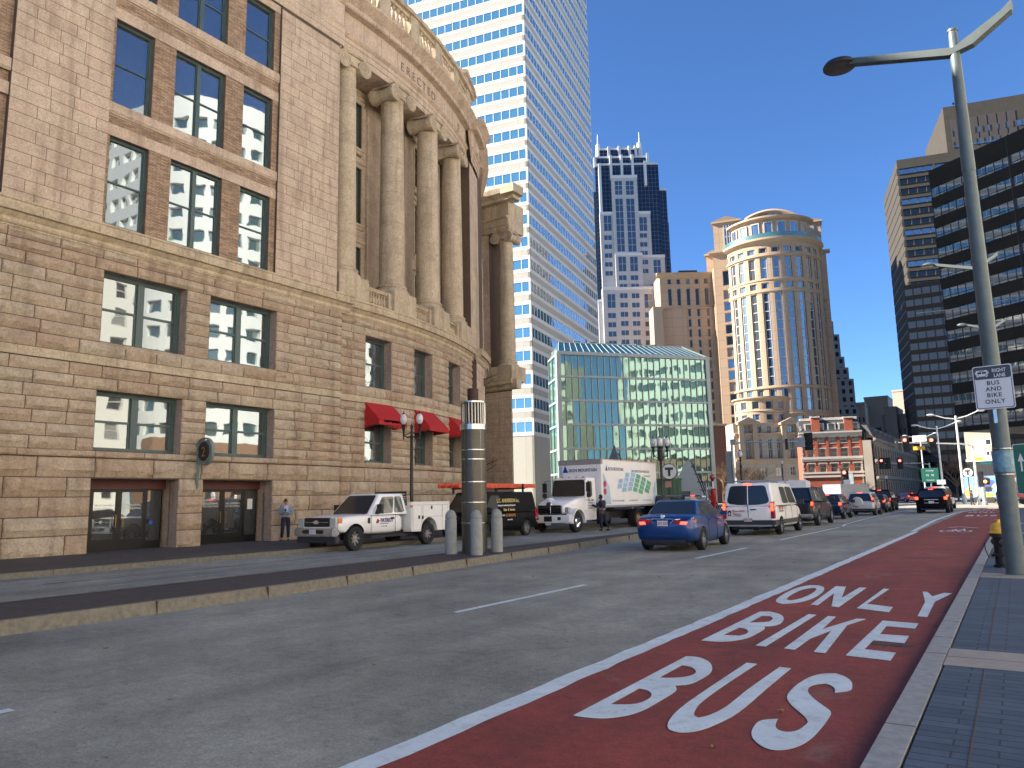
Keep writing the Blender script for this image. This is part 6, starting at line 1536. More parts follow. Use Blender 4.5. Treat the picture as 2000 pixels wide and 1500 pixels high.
board(1916, 1937, 902, 907, 130, plain('street_sign_green', (.03, .42, .3), .5), 'street_name_sign', 'bright green street name sign right of the round T sign', True, (('Summer St', .2, .8, 'CENTER'),))
board(1371, 1385, 939, 943, 58, M_sgk, 'one_way_sign', 'small black one way sign in front of the pyramid', True, (('ONE WAY', .2, .7, 'CENTER'),))
board(1300, 1311, 940, 952, 56, plain('notice_brown', (.45, .25, .2), .6), 'notice_board', 'faded pink notice on the post of the T sign', False)
p = at(1650, 930, 112); t = place('signal_post', (p.x, p.y, 0), 'short post with a cluster of red lights left of the grey box', 'traffic signal'); signal(at(1650, 930, 112), t, lit='red', s=1.6); m = MB(); m.lathe((p.x, p.y+.2, 0), [(.1, 0), (.1, p.z)], 8); m.build('post', M_gal, t)
a = at(1662, 955, 114); b = at(1662, 924, 114); t = place('signal_cabinet', (a.x, a.y, 0), 'tall dark grey cabinet beside the cluster of red lights', 'cabinet'); m = MB(); m.cube(a.x-.45, a.x+.45, a.y, a.y+.6, 0, b.z); m.cube(a.x-.5, a.x+.5, a.y-.05, a.y+.65, b.z, b.z+.1); m.build('body', M_gal, t)
# overhead cable
m = MB(); a = at(1790, 612, 60); b = at(2010, 577, 40); m.tube([a, a.lerp(b, .5)-Vector((0, 0, .15)), b], .03, 5); tag(m.build('overhead_cable', M_dark), 'thin dark cable crossing behind the big pole at mid height', 'cable')
# ---------------- vehicles (local: +y forward, x right) ----------------
def loft_body(st, name, mat, parent, arches=(), ar=.40, fill=True, crown=.02, sub=1):
    bm = bmesh.new(); rings = []
    for y, hw, zb, zt, *k in st:
        sq = k[0] if k else 1
        h = zt-zb
        half = [(0, zb), (hw*.8, zb), (hw*.95, zb+.05), (hw, zb+.25*h), (hw, zb+.6*h), (hw*(.975 if sq else .96), zt-.12*h), (hw*.90, zt-.012), (hw*.55, zt+crown*.6), (0, zt+crown)]
        ring = [(x, z) for x, z in half]+[(-x, z) for x, z in half[-2:0:-1]]
        rings.append([bm.verts.new((x, y, z)) for x, z in ring])
    for A, B_ in zip(rings, rings[1:]):
        n = len(A)
        for i in range(n): bm.faces.new((A[i], A[(i+1) % n], B_[(i+1) % n], B_[i]))
    bm.faces.new(rings[0][::-1]); bm.faces.new(rings[-1])
    bmesh.ops.recalc_face_normals(bm, faces=bm.faces)
    me = bpy.data.meshes.new(name); bm.to_mesh(me); bm.free(); me.materials.append(mat); me.materials.append(M_dark)
    o = bpy.data.objects.new(name, me); col.objects.link(o); cut = []
    if sub: o.modifiers.new('s', 'SUBSURF').levels = sub; o.modifiers['s'].render_levels = sub
    for (y, z) in arches:
        c = MB(); c.lathe((0, y, z), [(ar, -1.6), (ar, 1.6)], 28, ax=Matrix(((0, 0, 1), (1, 0, 0), (0, 1, 0)))); co_ = c.build('cut', M_dark); cut.append(co_)
        b = o.modifiers.new('b', 'BOOLEAN'); b.object = co_; b.operation = 'DIFFERENCE'; b.solver = 'EXACT'
    dg = bpy.context.evaluated_depsgraph_get(); dg.update()
    nm = bpy.data.meshes.new_from_object(o.evaluated_get(dg)); o.modifiers.clear(); o.data = nm
    for c in cut: bpy.data.objects.remove(c)
    nm.shade_smooth(); nm.set_sharp_from_angle(angle=R(32)); o.parent = parent; return o
class Cabin:
    def __init__(s, yb, yr, zb, zr, wb, wr, name, mat, parent, bev=.07, crown=.03):
        s.b = yb; s.r = yr; s.zb = zb; s.zr = zr; s.wb = wb; s.wr = wr
        bm = bmesh.new(); v = {}
        for i, (y, z, w_) in enumerate(((yb[0], zb, wb), (yb[1], zb, wb), (yr[1], zr, wr), (yr[0], zr, wr))):
            for sx in (-1, 1): v[i, sx] = bm.verts.new((sx*w_, y, z))
        F = bm.faces.new
        F((v[0, 1], v[3, 1], v[2, 1], v[1, 1])); F((v[1, -1], v[2, -1], v[3, -1], v[0, -1])); F((v[3, 1], v[3, -1], v[2, -1], v[2, 1])); F((v[0, -1], v[3, -1], v[3, 1], v[0, 1])); F((v[1, 1], v[2, 1], v[2, -1], v[1, -1])); F((v[0, 1], v[1, 1], v[1, -1], v[0, -1]))
        bmesh.ops.recalc_face_normals(bm, faces=bm.faces)
        es = [e for e in bm.edges if not all(abs(q.co.z-zb) < 1e-5 for q in e.verts)]
        if bev: bmesh.ops.bevel(bm, geom=es, offset=bev, segments=3, profile=.6, affect='EDGES')
        me = bpy.data.meshes.new(name); bm.to_mesh(me); bm.free(); me.materials.append(mat); me.shade_smooth(); me.set_sharp_from_angle(angle=R(40))
        o = bpy.data.objects.new(name, me); col.objects.link(o); o.parent = parent; s.o = o; s.parent = parent
    def face(s, w):
        b, r, zb, zr, wb, wr = s.b, s.r, s.zb, s.zr, s.wb, s.wr
        V = Vector
        return {'right': (V((wb, b[1], zb)), V((wb, b[0], zb)), V((wr, r[0], zr)), V((wr, r[1], zr))), 'left': (V((-wb, b[0], zb)), V((-wb, b[1], zb)), V((-wr, r[1], zr)), V((-wr, r[0], zr))),
                'front': (V((wb, b[0], zb)), V((-wb, b[0], zb)), V((-wr, r[0], zr)), V((wr, r[0], zr))), 'rear': (V((-wb, b[1], zb)), V((wb, b[1], zb)), V((wr, r[1], zr)), V((-wr, r[1], zr)))}[w]
    def glass(s, w, poly_, name='window', mat=None, off=.006, frame=None, ch=.14):
        A, B_, C_, D = s.face(w); n = (B_-A).cross(D-A).normalized(); q = []
        N_ = len(poly_)
        for i in range(N_):
            p, a, b = Vector(poly_[i]), Vector(poly_[i-1]), Vector(poly_[(i+1) % N_])
            for k in (a, b):
                L = (k-p).length; q.append(p+(k-p)*min(ch, .04/max(L, .01)) if 1 else p)
        P = [(A+(B_-A)*x)+((D+(C_-D)*x)-(A+(B_-A)*x))*y+n*off for x, y in q]
        m = MB(); m.quad(P); return m.build(name, mat or M_gcar, s.parent, weld=False)
def wheel(parent, x, y, r, w_=.23, rim=None, spokes=5, rr=.68, steel=False, name='wheel'):
    sg_ = 1 if x > 0 else -1; ax = Matrix(((0, 0, sg_), (1, 0, 0), (0, sg_, 0))); c = (x, y, r)
    m = MB(); h = w_/2; ri = r*rr
    m.lathe(c, [(ri, -h), (r*.9, -h), (r*.985, -h*.8), (r, -h*.5), (r, h*.5), (r*.985, h*.8), (r*.92, h), (ri*1.02, h*.96), (ri, h*.8), (ri, -h)], 28, ax=ax, caps=False)
    t = m.build(name, M_tyre, parent, 45)
    m = MB(); m.lathe(c, [(ri, -h*.9), (ri, h*.75), (ri*.95, h*.82), (ri*.93, h*.6), (ri*.9, h*.1)], 24, ax=ax, caps=False)
    if steel: m.lathe(c, [(ri*.93, h*.3), (ri*.7, h*.1), (ri*.45, h*.55), (ri*.3, h*.6), (ri*.28, h*.8), (.001, h*.8)], 20, ax=ax, caps=False)
    else:
        m.lathe(c, [(ri*.26, -h*.2), (ri*.26, h*.55), (.001, h*.6)], 12, ax=ax, caps=False)
        for i in range(spokes):
            a = 2*math.pi*i/spokes; X_ = Vector((0, math.cos(a), math.sin(a))); Y_ = Vector((0, -math.sin(a), math.cos(a))); Z_ = Vector((sg_, 0, 0)); C = Vector(c)
            w0, w1 = ri*.13, ri*.19 if spokes < 8 else ri*.10
            P = [C+X_*ri*.2-Y_*w0+Z_*h*.5, C+X_*ri*.95-Y_*w1+Z_*h*.55, C+X_*ri*.95+Y_*w1+Z_*h*.55, C+X_*ri*.2+Y_*w0+Z_*h*.5]; Q = [p-Z_*.04 for p in P]
            m.quad(P); 
            for k in range(4): m.quad([P[k], Q[k], Q[(k+1) % 4], P[(k+1) % 4]])
    m.build('rim', rim or M_rim, t, 40)
    m = MB(); m.lathe(c, [(.001, -h*.1), (ri*.9, -h*.1)], 16, ax=ax, caps=False); m.lathe(c, [(ri*.55, -h*.05), (ri*.55, -h*.02), (.001, -h*.0)], 16, ax=ax, caps=False); m.build('brake_disc', M_dark, t); return t
def bx(parent, name, x0, x1, y0, y1, z0, z1, mat, bev=0):
    m = MB(); m.cube(x0, x1, y0, y1, z0, z1); o = m.build(name, mat, parent)
    if bev:
        bm = bmesh.new(); bm.from_mesh(o.data); bmesh.ops.bevel(bm, geom=list(bm.edges), offset=bev, segments=2, affect='EDGES'); bm.to_mesh(o.data); bm.free(); o.data.shade_smooth(); o.data.set_sharp_from_angle(angle=R(50))
    return o
def mirror_arm(parent, x, y, z, s=1.0, mat=None):
    sg_ = 1 if x > 0 else -1; m = MB(); m.cube(min(x, x+sg_*.1*s), max(x, x+sg_*.1*s), y-.04, y+.04, z, z+.05); m.cube(min(x+sg_*.08*s, x+sg_*.3*s), max(x+sg_*.08*s, x+sg_*.3*s), y-.07, y+.06, z-.02*s, z+.16*s); m.build('mirror', mat or M_dark, parent)
def seam(parent, y, hw, zb, zt, sides=(-1, 1), r=.006):
    h = zt-zb
    for sx in sides:
        m = MB(); m.tube([(sx*x, y, z) for x, z in ((hw*.955, zb+.06), (hw+.001, zb+.27*h), (hw+.001, zb+.6*h), (hw*.977, zt-.11*h), (hw*.91, zt-.004))], r, 4); m.build('door_seam', M_dark, parent)
def handle(parent, y, hw, z, mat=None, sides=(-1, 1)):
    for sx in sides: x0, x1 = sorted((sx*(hw-.02), sx*(hw+.022))); bx(parent, 'door_handle', x0, x1, y, y+.16, z, z+.03, mat or M_dark)
def veh(name, label, x, y, rz=0, s=1.07, cat='car', group='cars queuing toward the junction'):
    t = empty(name, (x, y, 0), rz, label, cat, group); t.scale = (s, s, s); return t
RTX = lambda x, y, z: frame_mat((x, y, z), (1, 0, 0), (0, 0, 1))     # text on a rear face
STX = lambda x, y, z: frame_mat((x, y, z), (0, 1, 0), (0, 0, 1))     # text on the right flank
def plate_(parent, x, y, z, txt='', fr=False, mat=None):
    o = bx(parent, 'number_plate', x-.155, x+.155, y-.008, y+.008, z, z+.155, mat or M_plate)
    if txt: text(txt, .105, plain('plate_red', (.35, .03, .04), .6, var=0), 'plate_text', o, (frame_mat((x, y+.01, z+.03), (-1, 0, 0), (0, 0, 1)) if fr else RTX(x, y-.01, z+.035)), .001, 'CENTER', weight=.001)
# ---- blue sedan (detailed; origin at rear bumper centre)
def sedan(t, pm, detail=True, lit=True):
    st = [(0, .66, .42, .86), (.06, .80, .32, .98), (.28, .885, .26, 1.045), (.75, .91, .22, 1.075), (1.3, .915, .2, 1.03), (2.4, .915, .19, .97), (3.3, .91, .2, .93), (3.9, .90, .22, .86), (4.45, .84, .26, .74), (4.75, .68, .32, .62), (4.84, .5, .36, .55)]
    loft_body(st, 'body', pm, t, ((1.02, .33), (3.80, .33)), .375)
    bx(t, 'underbody', -.66, .66, .3, 4.5, .17, .5, M_dark)
    c = Cabin((3.75, .70), (2.78, 1.42), .96, 1.46, .80, .60, 'roof', pm, t, .09)
    c.glass('rear', [(.03, .05), (.97, .05), (.965, .90), (.035, .90)], 'rear_window')
    c.glass('front', [(.04, .05), (.96, .05), (.94, .92), (.06, .92)], 'windshield')
    for w_ in ('right', 'left'):
        f = (lambda x: x) if w_ == 'right' else (lambda x: 1-x)
        ps = [[(.16, .1), (.27, .1), (.27, .84), (.17, .50)], [(.29, .1), (.53, .08), (.53, .86), (.29, .86)], [(.55, .08), (.90, .08), (.86, .84), (.55, .86)]]
        for i, p in enumerate(ps): q = [(f(x), y) for x, y in p]; c.glass(w_, q if w_ == 'right' else q[::-1], 'window', ch=.3)
    for sx in (-1, 1):
        x0, x1 = sorted((sx*.34, sx*.875))
        m = MB(); P = lambda x, y, z: (sx*x, y, z)
        qs = [P(.33, -.003+.01, .80), P(.70, .05, .755), P(.90, .30, .84), P(.89, .34, .93), P(.66, .035, .935), P(.34, .0, .90)]
        # faceted lamp wrapping the corner
        off = [Vector(q)+Vector((sx*.012, -.018, 0)) for q in qs]
        m.quad(off if sx > 0 else off[::-1]); 
        for i in range(6): a, b = Vector(qs[i]), Vector(qs[(i+1) % 6]); m.quad([a, b, off[(i+1) % 6], off[i]]); 
        o = m.build('tail_lamp', M_tail, t)
        m = MB(); q2 = [P(.50, -.012+.03, .785), P(.68, .03, .77), P(.72, .045, .85), P(.54, .0, .86)]; m.quad([Vector(q)+Vector((sx*.005, -.03, 0)) for q in (q2 if sx > 0 else q2[::-1])]); m.build('lit_lamp', M_tailon if lit else M_tail, o)
        m = MB(); q2 = [P(.36, -.0, .90), P(.84, .22, .925), P(.86, .25, .955), P(.36, .0, .93)]; m.quad([Vector(q)+Vector((sx*.01, -.022, 0)) for q in (q2 if sx > 0 else q2[::-1])]); m.build('reverse_lamp', M_clear, o)
        mirror_arm(t, sx*.84, 3.35, .99, .75, pm)
        for y in (1.02, 3.80): wheel(t, sx*.815, y, .335, .225, None, 10, .7)
    for y in (1.62, 2.62, 3.5): seam(t, y, .915, .2, 1.0)
    handle(t, 1.75, .90, .86, pm); handle(t, 2.72, .905, .84, pm)
    bx(t, 'brake_light', -.13, .13, .83, .9, 1.015, 1.035, M_tailon)
    m = MB(); m.tube([(-.34, -.02, .915), (-.26, -.03, .935), (.26, -.03, .935), (.34, -.02, .915)], .018, 6); m.tube([(-.34, -.02, .915), (-.24, -.02, .80)], .010, 5); m.tube([(.34, -.02, .915), (.24, -.02, .80)], .010, 5); m.build('chrome_strip', M_chr, t, 40)
    plate_(t, 0, -.03, .735, '1ET 527')
    m = MB(); m.lathe((0, -.0, 1.005), [(.055, -.02), (.068, .0), (.055, .02)], 16, ax=Matrix(((1, 0, 0), (0, 0, -1), (0, 1, 0)))); m.build('badge', M_chr, t, 40)
    bx(t, 'rear_valance', -.62, .62, .05, .2, .24, .36, M_dark, .02)
    return t
M_bluep = paint('blue_car_paint', (.002, .042, .19), .3, .3)
sedan(veh('blue_sedan', 'metallic blue four-door sedan braking nearest the camera', -9.42, 22.9, R(4.5), 1.09, group=None), M_bluep)
# ---- passenger vans, SUVs, pickups share one builder
def boxy(t, pm, L, W, H, belt, gh, wl, wr=.36, low=None, rear_upright=True, side=((.06, .3), (.33, .6), (.63, .93)), lampz=(.8, 1.15), lit=True, hood=None, rim=None, tail='v', detail=True, rearpoly=None, plate='', lw_=.085, lx=None):
    hw = W/2; hd = hood or belt*.9; w_ = gh['wr']; bf, br, rf, rr = gh['y']
    st = [(0, hw*.86, .42, belt*.93), (.05, hw*.95, .36, belt*.98), (.25, hw*.995, .30, belt), (L*.4, hw, .28, belt), (bf-.3, hw, .28, belt-.0), (bf+.15, hw*.99, .28, (belt+hd)/2), (L-.6, hw*.95, .30, hd*.96), (L-.12, hw*.86, .36, hd*.86), (L, hw*.75, .42, hd*.72)]
    st = sorted(st); loft_body(st, 'body', pm, t, ((wl[0], wr), (wl[1], wr)), wr+.06)
    bx(t, 'underbody', -hw*.72, hw*.72, .3, L-.4, .22, .6, M_dark)
    c = Cabin((bf, br), (rf, rr), belt-.02, H, hw*.975, w_, 'roof', pm, t, .09)
    c.glass('rear', rearpoly or [(.05, .06), (.95, .06), (.93, .82), (.07, .82)], 'rear_window'); c.glass('front', [(.04, .05), (.96, .05), (.94, .93), (.06, .93)], 'windshield')
    for s_ in ('right', 'left'):
        for a, b in side:
            q = [(a, .08), (b, .08), (b, .82), (a, .82)]
            if b > .88: q = [(a, .08), (b+.02, .08), (b-.02, .82), (a, .82)]
            q = q if s_ == 'right' else [(1-x, y) for x, y in q][::-1]; c.glass(s_, q, 'window')
    if low:
        m = MB(); z0, z1 = .28, low[0]; e = .012
        m.cube(-hw*.97, hw*.97, -.07, .05, z0+.08, z1); m.build('rear_bumper', low[1], t)
        for sx in (-1, 1):
            x0, x1 = sorted((sx*(hw-.03), sx*(hw+e))); segs = [(.05, wl[0]-wr-.08), (wl[0]+wr+.08, wl[1]-wr-.08)]
            for a, b in segs: bx(t, 'side_cladding', x0, x1, a, b, z0+.14, z1, low[1])
    else:
        bx(t, 'rear_bumper', -hw*.93, hw*.93, -.09, .1, .38, .60, pm if not gh.get('chrome') else M_chr, .03)
    for sx in (-1, 1):
        z0, z1 = lampz; x0, x1 = sorted((sx*(hw*.985-2.4*lw_) if tail == 'h' else sx*(hw*.985-lw_*1.6), sx*(hw*.99)))
        o = bx(t, 'tail_lamp', x0, x1, -.02+(.04 if tail == 'h' else .02), .22, z0, z1, M_tail, .015)
        bx(o, 'lit_lamp', x0+.015, x1-.02, -.03+(.04 if tail == 'h' else .02), .02, z0+(z1-z0)*(.45 if tail == 'v' else .15), z1-(z1-z0)*.08, M_tailon if lit else M_tail)
        mirror_arm(t, sx*hw*.97, bf-.35, belt+.02, 1.15)
        for y in wl: wheel(t, sx*(hw-.11), y, wr, .24, rim, 6)
    for f_ in (.34, .55, .74): seam(t, L*f_, hw, .28, belt)
    handle(t, L*.36, hw, belt-.16, pm); handle(t, L*.57, hw, belt-.16, pm)
    plate_(t, 0, -.085 if not low else -.08, lampz[0]-.22 if not low else .55, plate)
    bx(t, 'brake_light', -.14, .14, rr-.05, rr+.02, H-.07, H-.035, M_tailon)
    return c
# white passenger/cargo van with roof rack
M_vanw = paint('van_white', (.80, .80, .79), .3); M_cl = plain('grey_cladding', (.03, .032, .035), .6)
t = veh('white_van', 'white cargo van with roof rack, black lower panels and red lettering on its rear door', -9.72, 33.15, R(1.2), 1.08, 'van', None)
c = boxy(t, M_vanw, 5.53, 2.05, 2.07, 1.18, dict(wr=.86, y=(4.35, .04, 3.75, .16)), (1.12, 4.55), .345, (.60, M_cl), side=((.36, .60), (.63, .93)), lampz=(.66, 1.32), hood=1.12, tail='v', plate='V35 194', lw_=.085,
    rearpoly=[(.07, .22), (.12, .10), (.30, .04), (.70, .04), (.88, .10), (.93, .22), (.90, .80), (.86, .88), (.14, .88), (.10, .80)])
bx(t, 'door_seam', -.008, .008, -.012, .03, .62, 1.2, M_dark); m = MB(); A, B_, C_, D = c.face('rear'); m.tube([(A+B_)/2+Vector((0, -.012, 0)), (D+C_)/2+Vector((0, -.012, 0))], .014, 4); m.build('door_seam', M_vanw, t)
bx(t, 'door_handle', .10, .32, -.03, .02, 1.0, 1.04, M_dark); m = MB()
for y in (.3, 1.7, 3.1): m.tube([(-.95, y, 2.16), (.95, y, 2.16)], .022, 6); [m.tube([(x, y, 2.0), (x, y, 2.17)], .02, 6) for x in (-.82, .82)]
m.build('roof_rack', M_gal, t); bx(t, 'bumper_step', -.92, .92, -.10, -.05, .36, .42, M_gal)
M_rt = plain('red_lettering', (.45, .02, .03), .6, var=0)
text('Blue Hills', .13, M_rt, 'lettering', t, RTX(-.62, -.012, .92), .002); text('Electric', .11, M_rt, 'lettering', t, RTX(-.60, -.012, .82), .002); text('ELECTRICIANS', .052, M_sgk, 'lettering', t, RTX(-.62, -.012, .755), .002)
bx(t, 'logo', -.80, -.68, -.012, 0, .78, .98, M_sgk); bx(t, 'logo_notch', -.77, -.71, -.016, 0, .82, .90, M_vanw)
text('Blue Hills', .20, M_rt, 'side_lettering', t, STX(1.012, .85, 1.0), .002); text('ELECTRIC SERVICE', .09, M_sgk, 'side_lettering', t, STX(1.012, .85, .90), .002); bx(t, 'door_rail', 1.0, 1.03, 1.0, 2.3, 1.12, 1.16, M_dark)
# black pickup with a canopy
M_blk1 = paint('black_car_paint', (.0025, .003, .0045), .6, 0, 0); M_dgr = paint('charcoal_car_paint', (.012, .013, .015), .3, .3, .3)
t = veh('black_pickup', 'black pickup truck with a dark canopy over its bed and chrome rear bumper', -10.2, 43.1, R(1), 1.08, 'pickup truck')
c = boxy(t, M_dgr, 5.8, 2.0, 1.93, 1.24, dict(wr=.78, y=(4.3, 2.2, 3.6, 2.3), chrome=1), (1.25, 4.75), .40, None, side=((.08, .45), (.5, .92)), lampz=(.86, 1.22), hood=1.2)
c = Cabin((2.12, .08), (2.05, .42), 1.23, 1.90, .95, .76, 'canopy', M_dgr, t, .06); c.glass('rear', [(.06, .05), (.94, .05), (.9, .9), (.1, .9)], 'rear_window')
for s_ in ('right', 'left'):
    q = [(.22, .18), (.86, .18), (.86, .75), (.25, .75)]; q = q if s_ == 'right' else [(1-x, y) for x, y in q][::-1]; c.glass(s_, q, 'canopy_window')
    if s_ == 'right':
        A, B_, C_, D = c.face('right'); m = MB(); b2 = lambda x, y: (A+(B_-A)*x)+((D+(C_-D)*x)-(A+(B_-A)*x))*y+Vector((.015, 0, .004)); m.tube([b2(.22, .18), b2(.86, .18), b2(.86, .75), b2(.25, .75), b2(.22, .18)], .014, 4); m.tube([b2(.54, .18), b2(.54, .75)], .012, 4); m.build('window_frame', M_rim, t)
# further queue
def suv(label, x, y, pm, rz=0, s=1.07, spare=False, L=4.6, H=1.68, group='cars queuing toward the junction', W=1.85, lit=True, name='suv'):
    t = veh(name, label, x, y, rz, s, 'car', group)
    boxy(t, pm, L, W, H, 1.0, dict(wr=.68, y=(3.45, .08, 2.75, .42)), (.95, L-.95), .34, (.5, M_cl) if spare else None, lampz=(.86, 1.08) if not spare else (.95, 1.3), tail='h' if not spare else 'v', hood=.98, lit=lit)
    if spare:
        m = MB(); m.lathe((-.12, -.02, .98), [(.33, -.02), (.35, .03), (.35, .14), (.30, .2), (.001, .21)], 24, ax=Matrix(((1, 0, 0), (0, 0, -1), (0, 1, 0)))); m.build('spare_wheel_cover', pm, t, 40)
    return t
suv('dark blue hatchback half hidden between the black pickup and the white SUV', -10.75, 54.6, paint('navy_car_paint', (.01, .018, .045), .25, .2), R(1), 1.06, H=1.58, name='hatchback')
M_silw = paint('silver_white_paint', (.50, .50, .49), .3, .1)
suv('pale silver SUV with a round covered spare wheel on its tailgate', -10.05, 63.3, M_silw, R(1), 1.07, True)
suv('low dark sedan just ahead of the pale silver SUV', -10.35, 72.2, M_dgr, R(1), 1.03, name='sedan', H=1.5, W=1.8)
suv('black minivan with a raised brake light at the head of the left queue', -10.75, 78.6, M_blk1, R(1), 1.12, H=1.78, W=1.95, name='minivan')
bsv = suv('black SUV alone in the lane beside the red bus lane, chrome strips on its tail', -5.75, 69.4, M_blk1, R(0), 1.22, H=1.60, W=1.9, group='cars in the lane beside the bus lane')
for z in (.87, .66): bx(bsv, 'chrome_strip', -.42, .42, -.045, 0, z, z+.03, M_chr)
def G0(px_, py_): g = G(px_, py_); return g.x, g.y
gx, gy = -6.6, 84; suv('silver SUV glimpsed directly over the roof of the black SUV', gx, gy, M_silw, R(-2), 1.25, H=1.75, W=1.95, group='cars in the lane beside the bus lane')
gx, gy = G0(1786, 981); suv('bright pinkish red car turning in the sunlit junction', gx, gy, paint('bright_red_paint', (.55, .02, .035), .3), R(35), 1.05, H=1.5, name='car', group='cars crossing the sunlit junction')
gx, gy = G0(1764, 971); suv('grey blue oncoming car far beyond the junction', gx, gy+6, paint('grey_blue_paint', (.12, .16, .22), .3, .3), R(170), 1.1, H=1.7, name='car', group='cars crossing the sunlit junction', lit=False)
gx, gy = G0(1790, 968); suv('dark maroon car beyond the pinkish red one', gx, gy+12, paint('maroon_paint', (.12, .012, .02), .3, .2), R(10), 1.1, H=1.7, name='car', group='cars crossing the sunlit junction')
p = at(1350, 985, 47); suv('dark blue car seen over the roof of the blue sedan', p.x+1.0, p.y-1.5, MATS['navy_car_paint'], R(65), 1.12, H=1.62, name='car', group='cars beyond the median tip', lit=False)
p = at(1352, 975, 64); suv('white car parked before the marble pyramid', p.x+1, p.y, M_vanw, R(60), 1.1, H=1.6, name='car', group='cars beyond the median tip', lit=False)
# white service pickup, facing the camera
t = veh('utility_pickup', 'white utility pickup with PATRIOT lettering on its door, parked by the station doors', -21.25, 25.75, R(180), 1.05, 'pickup truck', None); t.scale = (1.05, .99, 1.06)
M_pw = paint('pickup_white', (.78, .79, .80), .25)
L = 6.55
st = [(2.55, .99, .55, 1.20), (3.4, 1.0, .50, 1.20), (4.55, 1.0, .5, 1.20), (4.75, .995, .52, 1.24), (5.6, .98, .56, 1.22), (6.2, .95, .60, 1.15), (6.4, .90, .62, 1.08), (6.43, .86, .66, 1.04)]
loft_body(st, 'body', M_pw, t, ((5.5, .42),), .50)
c = Cabin((4.85, 2.6), (4.05, 2.68), 1.19, 1.94, .96, .77, 'cab_roof', M_pw, t, .08)
c.glass('front', [(.04, .04), (.96, .04), (.94, .92), (.06, .92)], 'windshield')
for s_ in ('right', 'left'):
    for q in ([(.08, .10), (.36, .06), (.36, .86), (.12, .86)], [(.40, .06), (.86, .03), (.83, .84), (.40, .86)]):
        q = q if s_ == 'right' else [(1-x, y) for x, y in q][::-1]; c.glass(s_, q, 'window', ch=.3)
bx(t, 'bumper', -.99, .99, 6.3, 6.62, .52, .80, M_silv, .05); bx(t, 'air_dam', -.95, .95, 6.25, 6.5, .30, .52, M_cl, .03); bx(t, 'bumper_slot', -.5, .5, 6.60, 6.635, .62, .74, M_dark)
plate_(t, .0, 6.65, .60, '', True, M_plate); bx(t, 'grille', -.62, .62, 6.36, 6.47, .84, 1.14, M_dark, .02)
m = MB(); m.cube(-.6, .6, 6.47, 6.49, .985, 1.0); m.lathe((0, 6.485, .99), [(.10, -.02), (.12, .0), (.10, .02)], 20, ax=Matrix(((1.3, 0, 0), (0, 0, 1), (0, .6, 0)))); m.build('grille_badge', M_chr, t)
for sx in (-1, 1):
    x0, x1 = sorted((sx*.63, sx*.935)); o = bx(t, 'headlight', x0, x1, 6.30, 6.46, .80, 1.12, M_clear, .02); x0, x1 = sorted((sx*.86, sx*.965)); bx(o, 'indicator', x0, x1, 6.16, 6.38, .95, 1.12, M_amber, .01)
    for y in (1.35, 5.5): wheel(t, sx*.87, y, .42, .26, M_rim, 8, .58)
    m = MB(); x0, x1 = sorted((sx*.98, sx*1.2)); m.cube(x0, x1, 4.28, 4.40, 1.24, 1.56); m.cube(min(sx*.9, sx*1.0), max(sx*.9, sx*1.0), 4.25, 4.36, 1.22, 1.4); m.build('mirror', M_dark, t)
    x0, x1 = sorted((sx*.99, sx*1.005)); bx(t, 'door_handle', x0*1.005, x1*1.012, 3.45, 3.65, 1.02, 1.09, M_dark); bx(t, 'door_seam', x0, x1*1.0, 4.72, 4.73, .56, 1.2, M_dark); bx(t, 'door_seam', x0, x1, 3.38, 3.39, .56, 1.2, M_dark); bx(t, 'side_vent', x0, x1*1.008, 4.78, 4.9, .90, 1.1, M_dark)
    bx(t, 'running_board', min(sx*.85, sx*1.0), max(sx*.85, sx*1.0), 2.7, 4.7, .40, .46, M_dark)
bx(t, 'chassis', -.6, .6, .2, 6.2, .38, .60, M_dark)
m = MB()       # service body with wheel arch
for sx in (-1, 1):
    S_ = Pl((sx*1.03, 0), (0, 1)) if sx > 0 else Pl((-1.03, 2.45), (0, -1)); P = S_.P; f = (lambda u: u) if sx > 0 else (lambda u: 2.45-u)
    pts = [(0, .52), (.82, .52)]+[(1.35-.53*math.cos(R(a)), .50+.53*math.sin(R(a))) for a in range(0, 181, 15)]+[(1.88, .52), (2.45, .52), (2.45, 1.58), (0, 1.58)]
    q = [P(f(u), z, 0) for u, z in pts]; m.quad(q if sx > 0 else q[::-1]); r_ = [p_-S_.n*.42 for p_ in q]
    for i in range(len(q)): j = (i+1) % len(q); m.quad([q[i], r_[i], r_[j], q[j]])
    r_ = r_[::-1] if sx > 0 else r_; m.quad(r_)
m.cube(-.61, .61, 0, 2.45, .95, 1.0); m.cube(-1.03, 1.03, 2.43, 2.5, .60, 1.57); m.cube(-1.0, 1.0, -.02, .03, .62, 1.5); sb = m.build('service_body', paint('body_white', (.78, .78, .77), .4), t)
for (y0, y1, z0, z1) in ((.1, .47, .56, 1.50), (.5, 1.75, 1.05, 1.50), (1.82, 2.38, .56, 1.50)):
    m = MB()
    for a, b, c_, d_ in ((y0, y1, z0, z0+.008), (y0, y1, z1-.008, z1), (y0, y0+.008, z0, z1), (y1-.008, y1, z0, z1)): m.cube(-1.033, -1.028, a, b, c_, d_); m.cube(1.028, 1.033, a, b, c_, d_)
    m.build('locker_seam', M_dark, sb)
for y, z in ((1.15, 1.33), (1.95, .98), (1.72, .96)): bx(sb, 'latch', -1.045, -1.03, y, y+.09, z, z+.13, M_dark)
bx(sb, 'top_rail', -1.05, -.62, -.02, 2.5, 1.58, 1.62, MATS['body_white']); bx(sb, 'top_rail', .62, 1.05, -.02, 2.5, 1.58, 1.62, MATS['body_white']); bx(sb, 'marker', -1.04, -1.0, 2.4, 2.51, 1.4, 1.5, M_amber)
